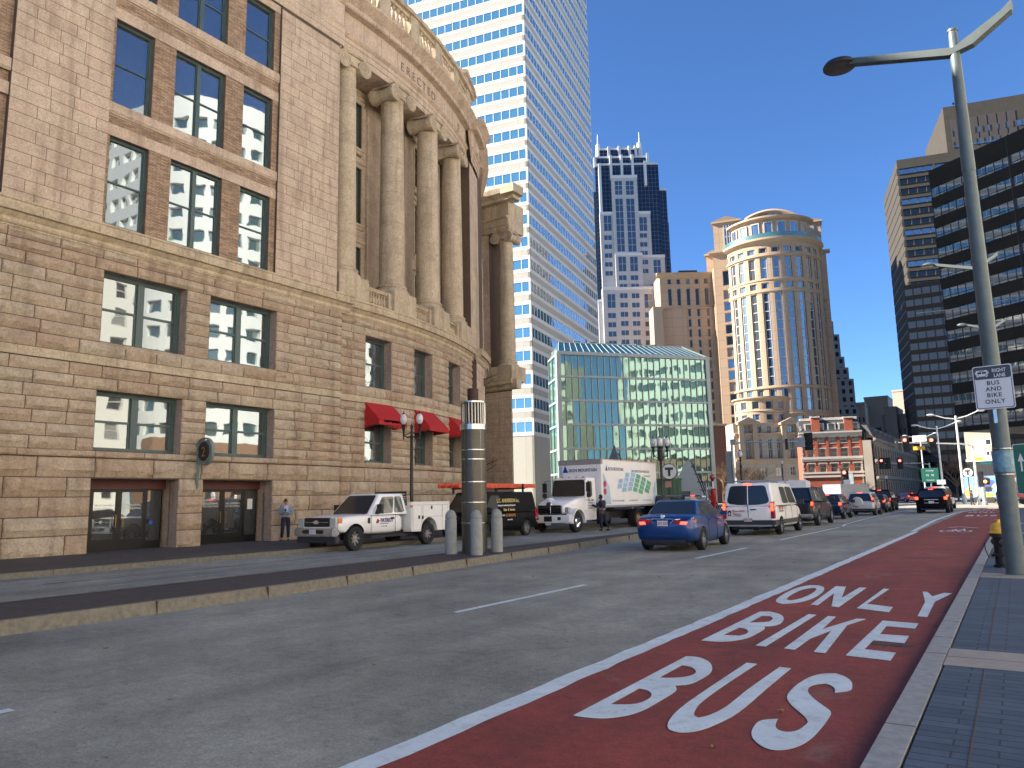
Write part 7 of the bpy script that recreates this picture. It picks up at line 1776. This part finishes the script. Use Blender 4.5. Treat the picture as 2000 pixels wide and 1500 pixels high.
m = MB(); m.tube([(-.8, 2.5, 1.5), (-.78, 2.5, 1.98), (.78, 2.5, 1.98), (.8, 2.5, 1.5)], .05, 6); [m.tube([(-.76, 2.5, z), (.76, 2.5, z)], .022, 5) for z in (1.62, 1.7, 1.78, 1.86)]; m.build('headache_rack', M_black, t)
M_nvy = plain('navy_lettering', (.03, .03, .16), .6, var=0)
LTX = lambda x, y, z: frame_mat((x, y, z), (0, -1, 0), (0, 0, 1))
text('PATRIOT', .21, M_nvy, 'lettering', t, LTX(-1.005, 4.22, .92), .003, weight=.004, xs=.85); text('MECHANICAL SERVICES', .045, M_nvy, 'lettering', t, LTX(-1.005, 4.25, .86), .002); text('617-555-0100', .06, M_nvy, 'lettering', t, LTX(-1.005, 4.2, .76), .002)
m = MB(); S_ = Pl((-1.004, 4.5), (0, -1)); [m.tube([S_.P(.05+.03*k, .90, .0), S_.P(.13+.03*k, 1.05-.02*k, .0)], .014, 5) for k in range(4)]; m.build('emblem', M_rt, t)
M_blk1.node_tree.nodes['Principled BSDF'].inputs['Specular IOR Level'].default_value = .15
# black service van with ladders
t = veh('service_van', 'black service van with yellow lettering and red ladders on its roof, behind the vent column', -21.0, 32.6, R(180), 1.06, 'van', None)
boxy(t, M_blk1, 5.2, 1.98, 1.98, 1.12, dict(wr=.84, y=(4.55, .06, 3.9, .2)), (1.0, 4.35), .36, None, side=((.74, .93),), lampz=(.7, 1.2), hood=1.02, lit=False)
M_yl = plain('yellow_lettering', (.65, .50, .18), .6, var=0)
for s_, sz, y, z, mt in (('L.C. ANDERSON Inc.', .235, 3.3, 1.52, M_yl), ('Heating, Air Conditioning & Refrigeration', .098, 3.25, 1.36, M_sgw), ('Sales  &  Service', .16, 2.9, 1.15, M_yl), ('617-555-0142', .17, 2.75, .90, plain('orange_lettering', (.6, .2, .05), .6, var=0)), ('BOSTON, MASS.', .09, 3.35, .93, M_sgw), ('www.service', .09, 2.6, .74, M_sgw)):
    text(s_, sz, mt, 'lettering', t, LTX(-.998 if z < 1.2 else -.93, y, z) @ (Matrix.Identity(4) if z < 1.2 else Matrix.Rotation(R(-9), 4, 'X')), .004, weight=.003, xs=.85)
ld = place('ladder', (-21, 30, 2.2), 'red-orange fibreglass ladders lying on the roof rack of the black service van', 'ladder')
m = MB()
for x in (-20.55, -20.95, -21.3, -21.7):
    m.cube(x-.02, x+.02, 26.9, 33.3, 2.30, 2.50)
for i in range(20): m.cube(-21.7, -20.5, 27.1+i*.32, 27.14+i*.32, 2.36, 2.41)
m.build('rails', plain('orange_fibreglass', (.62, .075, .03), .4, var=.1), ld)
m = MB()
for y in (28.3, 31.8): m.cube(-22, -20.2, y-.04, y+.04, 2.24, 2.31); m.cube(-20.35, -20.28, y-.04, y+.04, 2.05, 2.5); m.cube(-21.95, -21.88, y-.04, y+.04, 2.05, 2.3)
m.build('rack_bars', M_black, t).matrix_parent_inverse = (Matrix.Translation(t.location) @ Matrix.Rotation(R(180), 4, 'Z') @ Matrix.Scale(1.06, 4)).inverted()
# box truck
t = veh('box_truck', 'white box truck with blue mountain logo and tiled globe graphic on its side', -20.15, 45.0, R(180), 1.06, 'truck', None)
M_tw2 = paint('truck_white', (.80, .80, .80), .3); M_bxw = plain('box_white', (.78, .78, .78), .45, var=.04, vs=1.5)
Lc = 10.7
st = [(7.85, 1.02, .75, 1.72), (8.6, 1.02, .72, 1.72), (9.0, 1.0, .74, 1.70), (9.4, .95, .78, 1.62), (9.9, .86, .85, 1.46), (10.25, .80, .9, 1.34), (10.33, .74, .95, 1.26)]
loft_body(st, 'hood', M_tw2, t, ((9.55, .5),), .60, sub=1)
m = MB()
for sx in (-1, 1): m.lathe((sx*.98, 9.55, .5), [(.60, -.24), (.60, .17), (.68, .17), (.68, -.24), (.60, -.24)], 16, ax=Matrix(((0, 0, 1), (1, 0, 0), (0, 1, 0))), a0=R(-5), a1=R(185), caps=False)
m.build('front_wing', M_tw2, t, 40)
c = Cabin((8.55, 7.25), (8.3, 7.3), 1.05, 2.68, 1.04, .98, 'cab', M_tw2, t, .09); c.glass('front', [(.03, .42), (.97, .42), (.96, .93), (.04, .93)], 'windshield')
for s_ in ('right', 'left'):
    q = [(.42, .42), (.92, .40), (.92, .88), (.42, .88)]; q = q if s_ == 'right' else [(1-x, y) for x, y in q][::-1]; c.glass(s_, q, 'window')
    x_ = 1.045 if s_ == 'right' else -1.045
    m = MB(); m.tube([(x_*.97, 8.5, 2.55), (x_*1.22, 8.62, 2.5), (x_*1.22, 8.62, 1.5), (x_*.99, 8.5, 1.55)], .018, 5); m.cube(min(x_*1.1, x_*1.32), max(x_*1.1, x_*1.32), 8.58, 8.66, 1.95, 2.42); m.cube(min(x_*1.12, x_*1.32), max(x_*1.12, x_*1.32), 8.58, 8.66, 1.68, 1.9); m.build('mirror', M_dark, t)
for i in range(5): bx(t, 'roof_marker', -.8+i*.4-.05, -.8+i*.4+.05, 8.2, 8.3, 2.67, 2.72, M_amber)
bx(t, 'cab_step', -1.0, 1.0, 7.3, 8.8, .55, 1.07, M_tw2, .03)
bx(t, 'bumper', -1.2, 1.2, 10.15, 10.5, .48, .86, M_tw2, .05); bx(t, 'number_plate', -.15, .15, 10.49, 10.51, .38, .5, M_plate); bx(t, 'bumper_slot', -.22, .22, 10.49, 10.515, .55, .8, M_dark)
for x in (-.62, .62): bx(t, 'fog_slot', x-.09, x+.09, 10.49, 10.51, .62, .76, M_dark)
gr = bx(t, 'grille', -.66, .66, 10.22, 10.35, .92, 1.30, M_dark, .02)
m = MB(); [m.cube(-.66, .66, 10.34, 10.38, .95+.085*i, .985+.085*i) for i in range(5)]; m.cube(-.08, .08, 10.35, 10.41, .9, 1.36); m.lathe((0, 10.38, 1.34), [(.13, -.04), (.15, .0), (.13, .04)], 16, ax=Matrix(((1, 0, 0), (0, 0, 1), (0, 1, 0)))); m.build('grille_bars', M_chr, gr, 40)
for sx in (-1, 1):
    x0, x1 = sorted((sx*.68, sx*1.02)); o = bx(t, 'headlight', x0, x1, 10.02, 10.22, .96, 1.22, M_clear, .04)
    wheel(t, sx*1.0, 9.55, .5, .28, M_chr if sx > 0 or 1 else None, 8, .56, True); wheel(t, sx*.98, 2.6, .5, .5, plain('ochre_rim', (.5, .33, .12), .5), 8, .56, True)
bx(t, 'chassis', -.45, .45, .2, 9.8, .55, .95, M_dark); bx(t, 'fuel_tank', .5, 1.05, 5.6, 7.0, .45, .9, M_gal, .06); bx(t, 'battery_box', -1.05, -.5, 5.9, 7.0, .45, .9, M_dark, .03); bx(t, 'underride', -1.1, 1.1, .05, .15, .4, .55, M_dark)
b = bx(t, 'cargo_box', -1.25, 1.25, .0, 7.15, 1.18, 3.62, M_bxw)
bx(b, 'front_cap', -1.262, 1.262, 6.95, 7.165, 3.36, 3.64, plain('grey_aluminium', (.35, .35, .37), .4, metal=.5)); bx(b, 'lower_rail', -1.265, 1.265, -.01, 7.16, 1.14, 1.24, MATS['grey_aluminium']); bx(b, 'top_rail', -1.262, 1.262, -.01, 6.95, 3.58, 3.64, plain('tan_rail', (.5, .42, .38), .5)); bx(b, 'corner_post', -1.27, -1.2, -.015, .06, 1.2, 3.62, M_white)
M_lb1 = plain('logo_blue', (.012, .04, .35), .5, var=0); M_gry = plain('grey_lettering', (.13, .15, .2), .6, var=0); M_pb = plain('pale_blue_graphic', (.30, .46, .66), .5, var=.3, vs=1.5); M_pgn = plain('green_graphic', (.10, .38, .24), .5, var=.3, vs=2); M_lbl = plain('light_blue_graphic', (.38, .50, .62), .5, var=.15, vs=.8)
def tri_logo(x, y, z, s, flank):
    m = MB(); P = (lambda u, v: (x, y-u, z+v)) if flank else (lambda u, v: (x+u, y, z+v)); P2 = P
    if not flank: P2 = lambda u, v: (x-u, y, z+v)
    m.quad([P2(0, 0), P2(s, 0), P2(s*.5, s*1.15)]); m.build('logo_triangle', M_lb1, b)
FTX = lambda x, y, z: frame_mat((x, y, z), (-1, 0, 0), (0, 0, 1))
tri_logo(1.0, 7.17, 2.98, .33, False); text('IRON MOUNTAIN', .235, M_gry, 'lettering', b, FTX(.62, 7.17, 3.0), .003, weight=.005, xs=.86)
tri_logo(-1.256, 6.65, 3.03, .28, True); text('IRON MOUNTAIN', .25, M_gry, 'lettering', b, LTX(-1.256, 6.32, 3.05), .003, weight=.003, xs=.92)
text('INFORMATION MANAGED', .21, M_gry, 'lettering', b, LTX(-1.256, 3.4, 3.0), .003, xs=.98); text('ironmountain.com', .12, M_gry, 'lettering', b, LTX(-1.256, 1.75, 2.8), .003)
for s_, y in (('RECORDS MANAGEMENT', 5.9), ('DATA PROTECTION', 3.9), ('SECURE SHREDDING', 2.0)): text(s_, .125, M_pb, 'lettering', b, LTX(-1.256, y, 1.42), .003)
m = MB(); X_ = -1.2555; m.quad([(X_, 6.95, 2.95), (X_, 6.95, 1.3), (X_, 6.1, 1.3), (X_, 6.25, 2.2)]); m.quad([(X_, .1, 2.6), (X_, .55, 2.0), (X_, .35, 1.3), (X_, .1, 1.3)]); m.quad([(.9, 7.156, 1.3), (1.2, 7.156, 1.3), (1.2, 7.156, 3.3), (1.05, 7.156, 3.3)]); m.build('light_blue_panel', M_lbl, b)
random.seed(3)
for i in range(6):
    for j in range(4):
        if (i, j) in ((0, 3), (5, 0), (0, 0)): continue
        m = MB(); u0 = 5.5-i*.72-j*.16; q = []
        for du, dv in ((.04, .03), (.60, .0), (.66, .23), (.09, .27)):
            u = u0-du; v = 1.72+.25*j+dv+.30*math.sin((5.7-u)*.62)-.02*i*i*.5; q.append((-1.258, u, v))
        m.quad(q); m.build('globe_tile', M_pb if i < 3 else M_pgn, b, weld=False)
m = MB(); m.tube([(-1.258, 6.88, 2.35), (-1.258, 6.88, 2.1)], .01, 4)
for z in (1.95, 2.35): m.lathe((-1.258, 6.9-.13, z), [(.13, 0), (.17, .004), (.13, .008)], 14, ax=Matrix(((0, 0, -1), (1, 0, 0), (0, 1, 0))))
m.build('red_decal', M_rt, b)
for i, s_ in enumerate(('USDOT 000000', 'GVW 25950', 'BOSTON MA', 'UNIT 000')): text(s_, .09, M_gry, 'door_lettering', t, LTX(-1.07, 8.3, 1.50-.13*i), .003)
# distant and partial vehicles
def simple_truck(name, label, x, y, rz, L, W, H, z0, mat, s=1.0, cat='truck', cab=None, group=None):
    t = veh(name, label, x, y, rz, s, cat, group); b = bx(t, 'cargo_box', -W/2, W/2, 0, L*.78, z0, H, mat, .03)
    c = Cabin((L, L*.79), (L-.35, L*.8), z0-.1, H*.85, W*.47, W*.43, 'cab', cab or mat, t, .08); c.glass('front', [(.04, .4), (.96, .4), (.95, .9), (.05, .9)], 'windshield')
    for s_ in ('right', 'left'): c.glass(s_, [(.2, .45), (.8, .45), (.8, .88), (.2, .88)], 'window')
    bx(t, 'chassis', -W*.3, W*.3, .2, L-.1, .4, z0, M_dark)
    for sx in (-1, 1):
        for yy in (L*.2, L*.85): wheel(t, sx*(W/2-.15), yy, .45, .3, M_rim, 6)
        bx(t, 'tail_lamp', min(sx*W*.4, sx*W*.47), max(sx*W*.4, sx*W*.47), -.03, .02, z0+.05, z0+.25, M_tail)
    return t, b
p = at(1572, 960, 76); simple_truck('long_white_truck', 'long white truck, only its pale roof showing over the black pickup', p.x, p.y-5, R(10), 13, 2.5, zat(p.x, p.y, 937)-.1, 1.0, M_bxw)
p = at(1625, 960, 92); simple_truck('grey_box_truck', 'small grey box truck just right of the long white truck roof', p.x, p.y, R(-20), 8, 2.4, zat(p.x, p.y, 946), 1.0, plain('pale_grey_box', (.22, .24, .27), .5))
p = at(1682, 960, 104); simple_truck('dark_red_truck', 'dark red and blue truck above the pale silver SUV', p.x, p.y, R(40), 7, 2.4, zat(p.x, p.y, 946), .8, plain('dark_red_body', (.2, .02, .03), .5), cab=MATS['navy_car_paint'])
g0 = G(1886, 990); g1 = G(1951, 990); p = at(1886, 986, 108); q = at(1953, 986, 104)
t = place('painted_trailer', ((p.x+q.x)/2, (p.y+q.y)/2, 0), 'food trailer painted blue with yellow and orange shapes in the sunlight', 'trailer')
S_ = Pl((p.x, p.y), (q.x-p.x, q.y-p.y)); W_ = (q-p).xy.length; zt_ = hit(S_, 1915, 930)[1]; zb_ = .75
m = MB(); m.box(S_, 0, W_, zb_, zt_, -2.6, 0, .5, 0, True); b = m.build('trailer_body', plain('trailer_blue', (.12, .30, .72), .5, var=.25, vs=.8), t)
def blob(u, z, ru, rz_, mat, nm, d=.012, n=14, sd=1):
    m = MB(); m.quad([S_.P(u+ru*math.cos(i*6.283/n)*(1+.18*math.sin(i*sd*2.1)), z+rz_*math.sin(i*6.283/n)*(1+.15*math.cos(i*sd*1.7)), d) for i in range(n)]); m.build(nm, mat, b)
M_ty = plain('mural_yellow', (.72, .45, .05), .5); M_to = plain('mural_orange', (.75, .22, .04), .5); M_tb = plain('mural_navy', (.03, .06, .22), .5)
H_ = zt_-zb_
blob(W_*.1, zb_+H_*.22, W_*.10, H_*.2, M_ty, 'yellow_shape'); blob(W_*.40, zb_+H_*.24, W_*.09, H_*.22, M_ty, 'yellow_shape', sd=2); blob(W_*.2, zb_+H_*.5, W_*.05, H_*.1, M_to, 'orange_shape'); blob(W_*.68, zb_+H_*.62, W_*.24, H_*.34, M_tb, 'navy_shape'); blob(W_*.92, zb_+H_*.48, W_*.09, H_*.14, M_white, 'white_shape'); blob(W_*.72, zb_+H_*.12, W_*.2, H_*.1, M_ty, 'yellow_shape', .02)
m = MB(); m.box(S_, W_*.62, W_*.82, zb_+H_*.28, zb_+H_*.5, 0, .03); m.build('serving_hatch', M_fd, b)
m = MB()
for u in (W_*.35, W_*.72, W_*.82): m.lathe(S_.P(u, .42, .02), [(.2, 0), (.4, 0), (.42, .1), (.4, .2), (.001, .22)], 14, ax=Matrix((Vector((*S_.t.xy, 0)), Vector((0, 0, 1)), Vector((*S_.n.xy, 0)))).transposed())
m.build('wheels', M_tyre, t, 40)
p = at(1990, 985, 90); S_ = Pl((p.x-.4, p.y), (1, .1)); t = place('red_truck', (p.x+2, p.y+1, 0), 'bright red truck box cut off by the right edge behind the big pole', 'truck'); z_ = zat(p.x, p.y, 929)
m = MB(); m.box(S_, 0, 4, .9, z_, -2.5, 0, .5, 0, True); m.build('cargo_box', M_rp, t); m = MB(); m.box(S_, 0, 4, z_-.75, z_-.25, 0, .02); m.build('white_band', M_white, t); m = MB(); [m.lathe(S_.P(u, .45, -.2), [(.001, 0), (.44, 0), (.44, .2), (.001, .22)], 14, ax=Matrix(((1, 0, 0), (0, 0, -1), (0, 1, 0)))) for u in (.9, 3)]; m.build('wheels', M_tyre, t)
p = at(1304, 965, 60); t = place('green_container', (p.x, p.y, 0), 'dark green metal container behind the post of the T sign', 'container'); w0 = at(1276, 950, 60); w1 = at(1331, 950, 60); S_ = Pl(w0.xy, (w1-w0).xy); z_ = zat(w0.x, w0.y, 938); M_dgn = plain('dark_green_paint', (.006, .075, .04), .45)
m = MB(); m.box(S_, 0, (w1-w0).xy.length, .1, z_, -2, 0, .5, 0, True); [m.box(S_, .1+i*.36, .16+i*.36, .15, z_-.05, 0, .05) for i in range(6)]; m.build('body', M_dgn, t); m = MB(); m.box(S_, -.05, (w1-w0).xy.length+.05, z_, z_+.12, -2.05, .08, .5, 0, True); m.build('lid', M_dgn, t)
# ---------------- people ----------------
M_skin = plain('skin', (.42, .23, .16), .55, var=.05); M_skd = plain('deep_skin', (.10, .05, .032), .55, var=.05)
def skin_mesh(name, verts, edges, mat, parent, sub=2):
    """verts: (x, y, z, radius)"""
    me = bpy.data.meshes.new(name); me.from_pydata([v[:3] for v in verts], edges, []); o = bpy.data.objects.new(name, me); col.objects.link(o)
    o.modifiers.new('k', 'SKIN'); sk = me.skin_vertices[0].data if me.skin_vertices else None
    if sk is None:
        bm = bmesh.new(); bm.from_mesh(me); bm.verts.layers.skin.verify(); bm.to_mesh(me); bm.free(); sk = me.skin_vertices[0].data
    for s, v in zip(sk, verts): r = v[3]; s.radius = (r, r) if not isinstance(r, tuple) else r; s.use_root = False
    sk[0].use_root = True
    u = o.modifiers.new('s', 'SUBSURF'); u.levels = sub; u.render_levels = sub
    dg = bpy.context.evaluated_depsgraph_get(); dg.update(); nm = bpy.data.meshes.new_from_object(o.evaluated_get(dg)); o.modifiers.clear(); o.data = nm
    nm.materials.clear(); nm.materials.append(mat); nm.shade_smooth(); o.parent = parent; return o
def person(loc, rz, label, J, top, trousers, skin, hair, shoes, H=1.0, group=None, coat=None, longcoat=False, hairlen=0):
    t = empty('person', tuple(loc), rz, label, 'person', group); t.scale = (H, H, H)
    # J: joints in metres for a 1.78 m figure facing -y
    h = J['head']; nk = J['neck']; pe = J['pelvis']; ch = J['chest']
    V = [(*pe, .135), (*J['waist'], .125), (*ch, .155), (*nk, .062), (h[0], h[1], h[2]-.06, .072)]
    E_ = [(0, 1), (1, 2), (2, 3), (3, 4)]
    def chain(start, pts):
        p = start
        for q in pts: V.append(q); E_.append((p, len(V)-1)); p = len(V)-1
    for s in 'LR':
        chain(0, [(*J['hip'+s], .105), (*J['knee'+s], .066), (*J['ank'+s], .042), (*J['toe'+s], .036)])
        chain(2, [(*J['sho'+s], .068), (*J['elb'+s], .045), (*J['wri'+s], .028)])
    body = skin_mesh('body', V, E_, skin, t)
    # trousers and jacket follow the same skeleton, slightly larger
    Vt = [(*pe, .152), (J['waist'][0], J['waist'][1], J['waist'][2]-.03, .135)]; Et = [(0, 1)]
    def ch2(VV, EE, st, pts):
        p = st
        for q in pts: VV.append(q); EE.append((p, len(VV)-1)); p = len(VV)-1
    for s in 'LR': ch2(Vt, Et, 0, [(*J['hip'+s], .118), (*J['knee'+s], .08), (J['ank'+s][0], J['ank'+s][1], J['ank'+s][2]+.02, .066)])
    skin_mesh('trousers', Vt, Et, trousers, t)
    Vj = [(pe[0], pe[1], pe[2]+(-.08 if longcoat else .04), .17), (*J['waist'], .148), (*ch, .178), (nk[0], nk[1], nk[2]-.05, .085)]; Ej = [(0, 1), (1, 2), (2, 3)]
    for s in 'LR': ch2(Vj, Ej, 2, [(*J['sho'+s], .088), (*J['elb'+s], .062), (J['wri'+s][0]*.93+J['elb'+s][0]*.07, J['wri'+s][1]*.93+J['elb'+s][1]*.07, J['wri'+s][2]*.93+J['elb'+s][2]*.07, .046)])
    jk = skin_mesh('jacket', Vj, Ej, coat or top, t)
    # head with features
    m = MB(); hx, hy_, hz = h; f = J.get('look', 0); til = J.get('tilt', 0)
    Rm = Matrix.Rotation(R(f), 3, 'Z') @ Matrix.Rotation(R(til), 3, 'X')
    def HP(x, y, z): return Vector((hx, hy_, hz))+Rm @ Vector((x, y, z))
    n, k = 16, 12; G_ = []
    for i in range(k+1):
        a = math.pi*i/k; z = -.125*math.cos(a); r = math.sin(a); row = []
        for j in range(n):
            b = 2*math.pi*j/n; x = .076*r*math.cos(b); y = .098*r*math.sin(b)
            if z < -.03: x *= 1-.9*(-.03-z)*3; y = y*(1-.6*(-.03-z)*2)
            if y < 0: y -= .012*max(0, 1-abs(b-1.5*math.pi)*3)*(1 if -.03 < z < .03 else .2)
            row.append(HP(x, y-.01*(z < -.05), z))
        G_.append(row)
    for A, B_ in zip(G_, G_[1:]):
        for j in range(n): m.quad([A[j], A[(j+1) % n], B_[(j+1) % n], B_[j]])
    hd = m.build('head', skin, t, 60)
    m = MB()
    for s in (-1, 1): m.sphere(HP(s*.078, .01, -.01), .026, 8, 6)
    m.sphere(HP(0, -.108, -.02), .019, 8, 6, sz=1.4); m.build('ears_and_nose', skin, hd, 60)
    m = MB()
    for s in (-1, 1): m.sphere(HP(s*.031, -.086, .012), .011, 6, 5, sz=.6)
    m.tube([HP(-.024, -.096, -.062), HP(0, -.101, -.060), HP(.024, -.096, -.062)], .006, 5); m.build('eyes_and_mouth', M_dark, hd)
    m = MB()
    for i in range(7):
        a0, a1 = math.pi*(.5+.5*i/7), math.pi*(.5+.5*(i+1)/7)
        for j in range(n):
            b0, b1 = 2*math.pi*j/n, 2*math.pi*(j+1)/n; pts = []
            for a, b in ((a0, b0), (a0, b1), (a1, b1), (a1, b0)):
                z = -.138*math.cos(a); r = math.sin(a); drop = -.055-hairlen if math.sin(b) > -.35 else .035; zz = max(z, 0)+drop*(1-z/.138); pts.append(HP(.086*r*math.cos(b), .108*r*math.sin(b)+.006, zz+.01))
            m.quad(pts)
    m.build('hair', hair, hd, 60)
    # hands: palm with four fingers and a thumb
    for s, sg_ in (('L', -1), ('R', 1)):
        w_ = Vector(J['wri'+s]); d = (w_-Vector(J['elb'+s])).normalized(); gd = Vector(J.get('grip'+s, tuple(d))).normalized(); sd = gd.cross(Vector((0, 0, 1)) if abs(gd.z) < .9 else Vector((1, 0, 0))).normalized(); up = sd.cross(gd)
        vs = [(*w_, .026), (*(w_+gd*.05), .032), (*(w_+gd*.085), .03)]; es = [(0, 1), (1, 2)]
        for i, ln in enumerate((.068, .076, .072, .056)):
            b = w_+gd*.09+sd*(i-1.5)*.019; k1 = b+gd*ln*.5-up*.006; k2 = b+gd*ln*.85-up*.03
            vs += [(*b, .0095), (*k1, .0088), (*k2, .0078)]; q = len(vs)-3; es += [(2, q), (q, q+1), (q+1, q+2)]
        b = w_+gd*.04+sd*.035*(-sg_); vs += [(*b, .012), (*(b+gd*.04+sd*.02*(-sg_)-up*.01), .0095)]; q = len(vs)-2; es += [(1, q), (q, q+1)]
        skin_mesh('hand', vs, es, skin, t, 1)
    for s in 'LR':
        a, b = Vector(J['ank'+s]), Vector(J['toe'+s]); d = (b-a); d.z = 0; d.normalize(); skin_mesh('shoe', [(a.x-d.x*.05, a.y-d.y*.05, .045, .045), (a.x+d.x*.05, a.y+d.y*.05, .045, .046), (a.x+d.x*.17, a.y+d.y*.17, .03, .034)], [(0, 1), (1, 2)], shoes, t, 2)
    return t
BASE = dict(pelvis=(0, 0, .95), waist=(0, 0, 1.10), chest=(0, .0, 1.32), neck=(0, 0, 1.52), head=(0, -.02, 1.66), hipL=(-.1, 0, .88), hipR=(.1, 0, .88), kneeL=(-.11, -.02, .5), kneeR=(.11, -.02, .5), ankL=(-.12, 0, .09), ankR=(.12, 0, .09), toeL=(-.13, -.14, .04), toeR=(.13, -.14, .04),
            shoL=(-.19, 0, 1.42), shoR=(.19, 0, 1.42), elbL=(-.24, .02, 1.14), elbR=(.24, .02, 1.14), wriL=(-.23, -.08, .90), wriR=(.23, -.08, .90))
def J(**k): d = dict(BASE); d.update(k); return d
M_blaz = plain('pale_blue_blazer', (.20, .27, .36), .8, var=.08, vs=20); M_navt = plain('navy_cloth', (.008, .012, .035), .8, var=.1, vs=12); M_hairb = plain('brown_hair', (.05, .022, .012), .7); M_hairk = plain('black_hair', (.01, .009, .009), .7); M_shoe = plain('brown_shoe', (.06, .03, .02), .5); M_shirt = plain('light_blue_shirt', (.40, .50, .75), .8); M_shk = plain('black_shoe', (.01, .01, .01), .5)
g = G(557, 1056, .15)
t = person((g.x, g.y, .15), R(55), 'man in pale blue blazer looking down at his phone by the station wall', J(head=(-.02, -.07, 1.64), tilt=28, look=-12, neck=(0, -.01, 1.50), wriL=(-.10, -.30, 1.20), elbL=(-.25, -.02, 1.12), wriR=(.02, -.27, 1.17), elbR=(.27, -.02, 1.12), gripL=(.25, -.8, .3), gripR=(-.4, -.8, .3), kneeL=(-.13, -.10, .5), ankL=(-.15, -.02, .09), toeL=(-.2, -.15, .04)), M_blaz, M_navt, M_skin, M_hairb, M_shoe, 1.03)
m = MB(); m.cube(-.09, -.015, -.37, -.355, 1.20, 1.34); o = m.build('phone', M_dark); tag(o, 'dark phone held in both hands by the man in the blazer', 'phone'); o.matrix_world = Matrix.Translation((g.x, g.y, .15)) @ Matrix.Rotation(R(55), 4, 'Z') @ Matrix.Scale(1.03, 4)
m = MB(); 
for i in range(4): z0, z1 = 1.12+.09*i, 1.21+.09*i; w0, w1 = .035+.018*i, .035+.018*(i+1); y0, y1 = -.168-.004*i, -.172-.003*i; m.quad([(-w0, y0, z0), (w0, y0, z0), (w1, y1, z1), (-w1, y1, z1)])
m.build('shirt_front', M_shirt, t)
g = G(1172, 1036)
t = person((-18.55, 36.9, 0), R(-95), 'man in dark navy work clothes reaching toward the white box truck door', J(pelvis=(0, .02, .95), chest=(.02, -.04, 1.32), neck=(.02, -.05, 1.51), head=(.02, -.07, 1.65), wriL=(-.28, -.62, 1.38), elbL=(-.26, -.30, 1.26), gripL=(0, -1, .1), wriR=(.2, -.48, 1.30), elbR=(.27, -.18, 1.16), kneeL=(-.14, .05, .5), ankL=(-.16, .22, .10), toeL=(-.16, .09, .04), kneeR=(.12, -.05, .5)), M_navt, M_navt, M_skd, M_hairk, M_shk, 1.07)
m = MB(); m.lathe((0, -.02, 1.05), [(.172, 0), (.172, .03)], 16, caps=False); m.build('reflective_band', M_plate, t)
for px_, lb, rz_, cl in ((1898, 'distant pedestrian in a dark red top crossing beside the painted trailer', 90, plain('dark_red_top', (.10, .01, .02), .8)), (1950, 'distant pedestrian in black standing at the right end of the painted trailer', 20, M_navt), (1993, 'distant pedestrian in a dark coat at the right edge of the photograph', 70, plain('dark_coat', (.05, .02, .025), .8))):
    g = G(px_, 984); q = at(px_, 970, 92); person((q.x, q.y, 0), R(rz_), lb, J(kneeR=(.11, -.10, .5), ankR=(.12, -.12, .09), toeR=(.13, -.27, .04), ankL=(-.12, .16, .11), toeL=(-.13, .03, .04)), cl, M_navt, M_skd, M_hairk, M_shk, 1.0, 'pedestrians at the junction')
# ---------------- bare trees ----------------
M_bark = plain('bark', (.10, .07, .05), .9, var=.25, bmp=.4); M_twig = plain('twigs', (.16, .10, .06), .9, var=.2)
def tree(loc, H, spread, label, seed, twigs=4, mat=None, cat='tree', leaves=None, nl=0):
    random.seed(seed); t = empty('bare_tree', tuple(loc), 0, label, cat, 'bare street trees'); tr = MB(); cr = MB()
    def br(p, d, L, r, lv):
        q = p+d*L*.5+Vector((random.uniform(-1, 1), random.uniform(-1, 1), random.uniform(-.5, .5)))*L*.07; e = p+d*L
        (tr if lv == 0 else cr).tube([p, q, e], r, 6 if lv < 2 else 3, r*.62)
        if lv >= twigs: return
        for i in range(4 if lv else 6):
            a = random.uniform(0, 6.28); s = random.uniform(.45, .95); nd = (d*.75+Vector((math.cos(a)*s*spread, math.sin(a)*s*spread, random.uniform(.0, .45)))).normalized(); st_ = p.lerp(e, random.uniform(.55, 1) if lv else random.uniform(.7, 1)); br(st_, nd, L*random.uniform(.55, .8), r*.5, lv+1)
    br(Vector((0, 0, 0)), Vector((0, 0, 1)), H*.36, H*.022, 0)
    tr.build('trunk', M_bark, t, 60, False); cr.build('crown', mat or M_twig, t, 60, False); return t
for px_, d_, yt, sp, lb, sd in ((1413, 108, 888, .9, 'bare brown tree at the right edge of the glass atrium', 1), (1462, 120, 893, .9, 'bare tree in front of the beige podium left corner', 2), (1482, 128, 900, .9, 'smaller bare tree just right of the podium corner tree', 4), (1870, 135, 872, 1.0, 'bare sunlit tree behind the pale junction lamps', 3), (1648, 130, 928, .9, 'small bare tree beside the cluster of red lights', 5), (1692, 134, 930, .9, 'small bare tree in front of the narrow pale building', 6)):
    p = at(px_, 950, d_); tree((p.x, p.y, 0), zat(p.x, p.y, yt), sp, lb, sd, 5 if px_ in (1413, 1462, 1870) else 4)
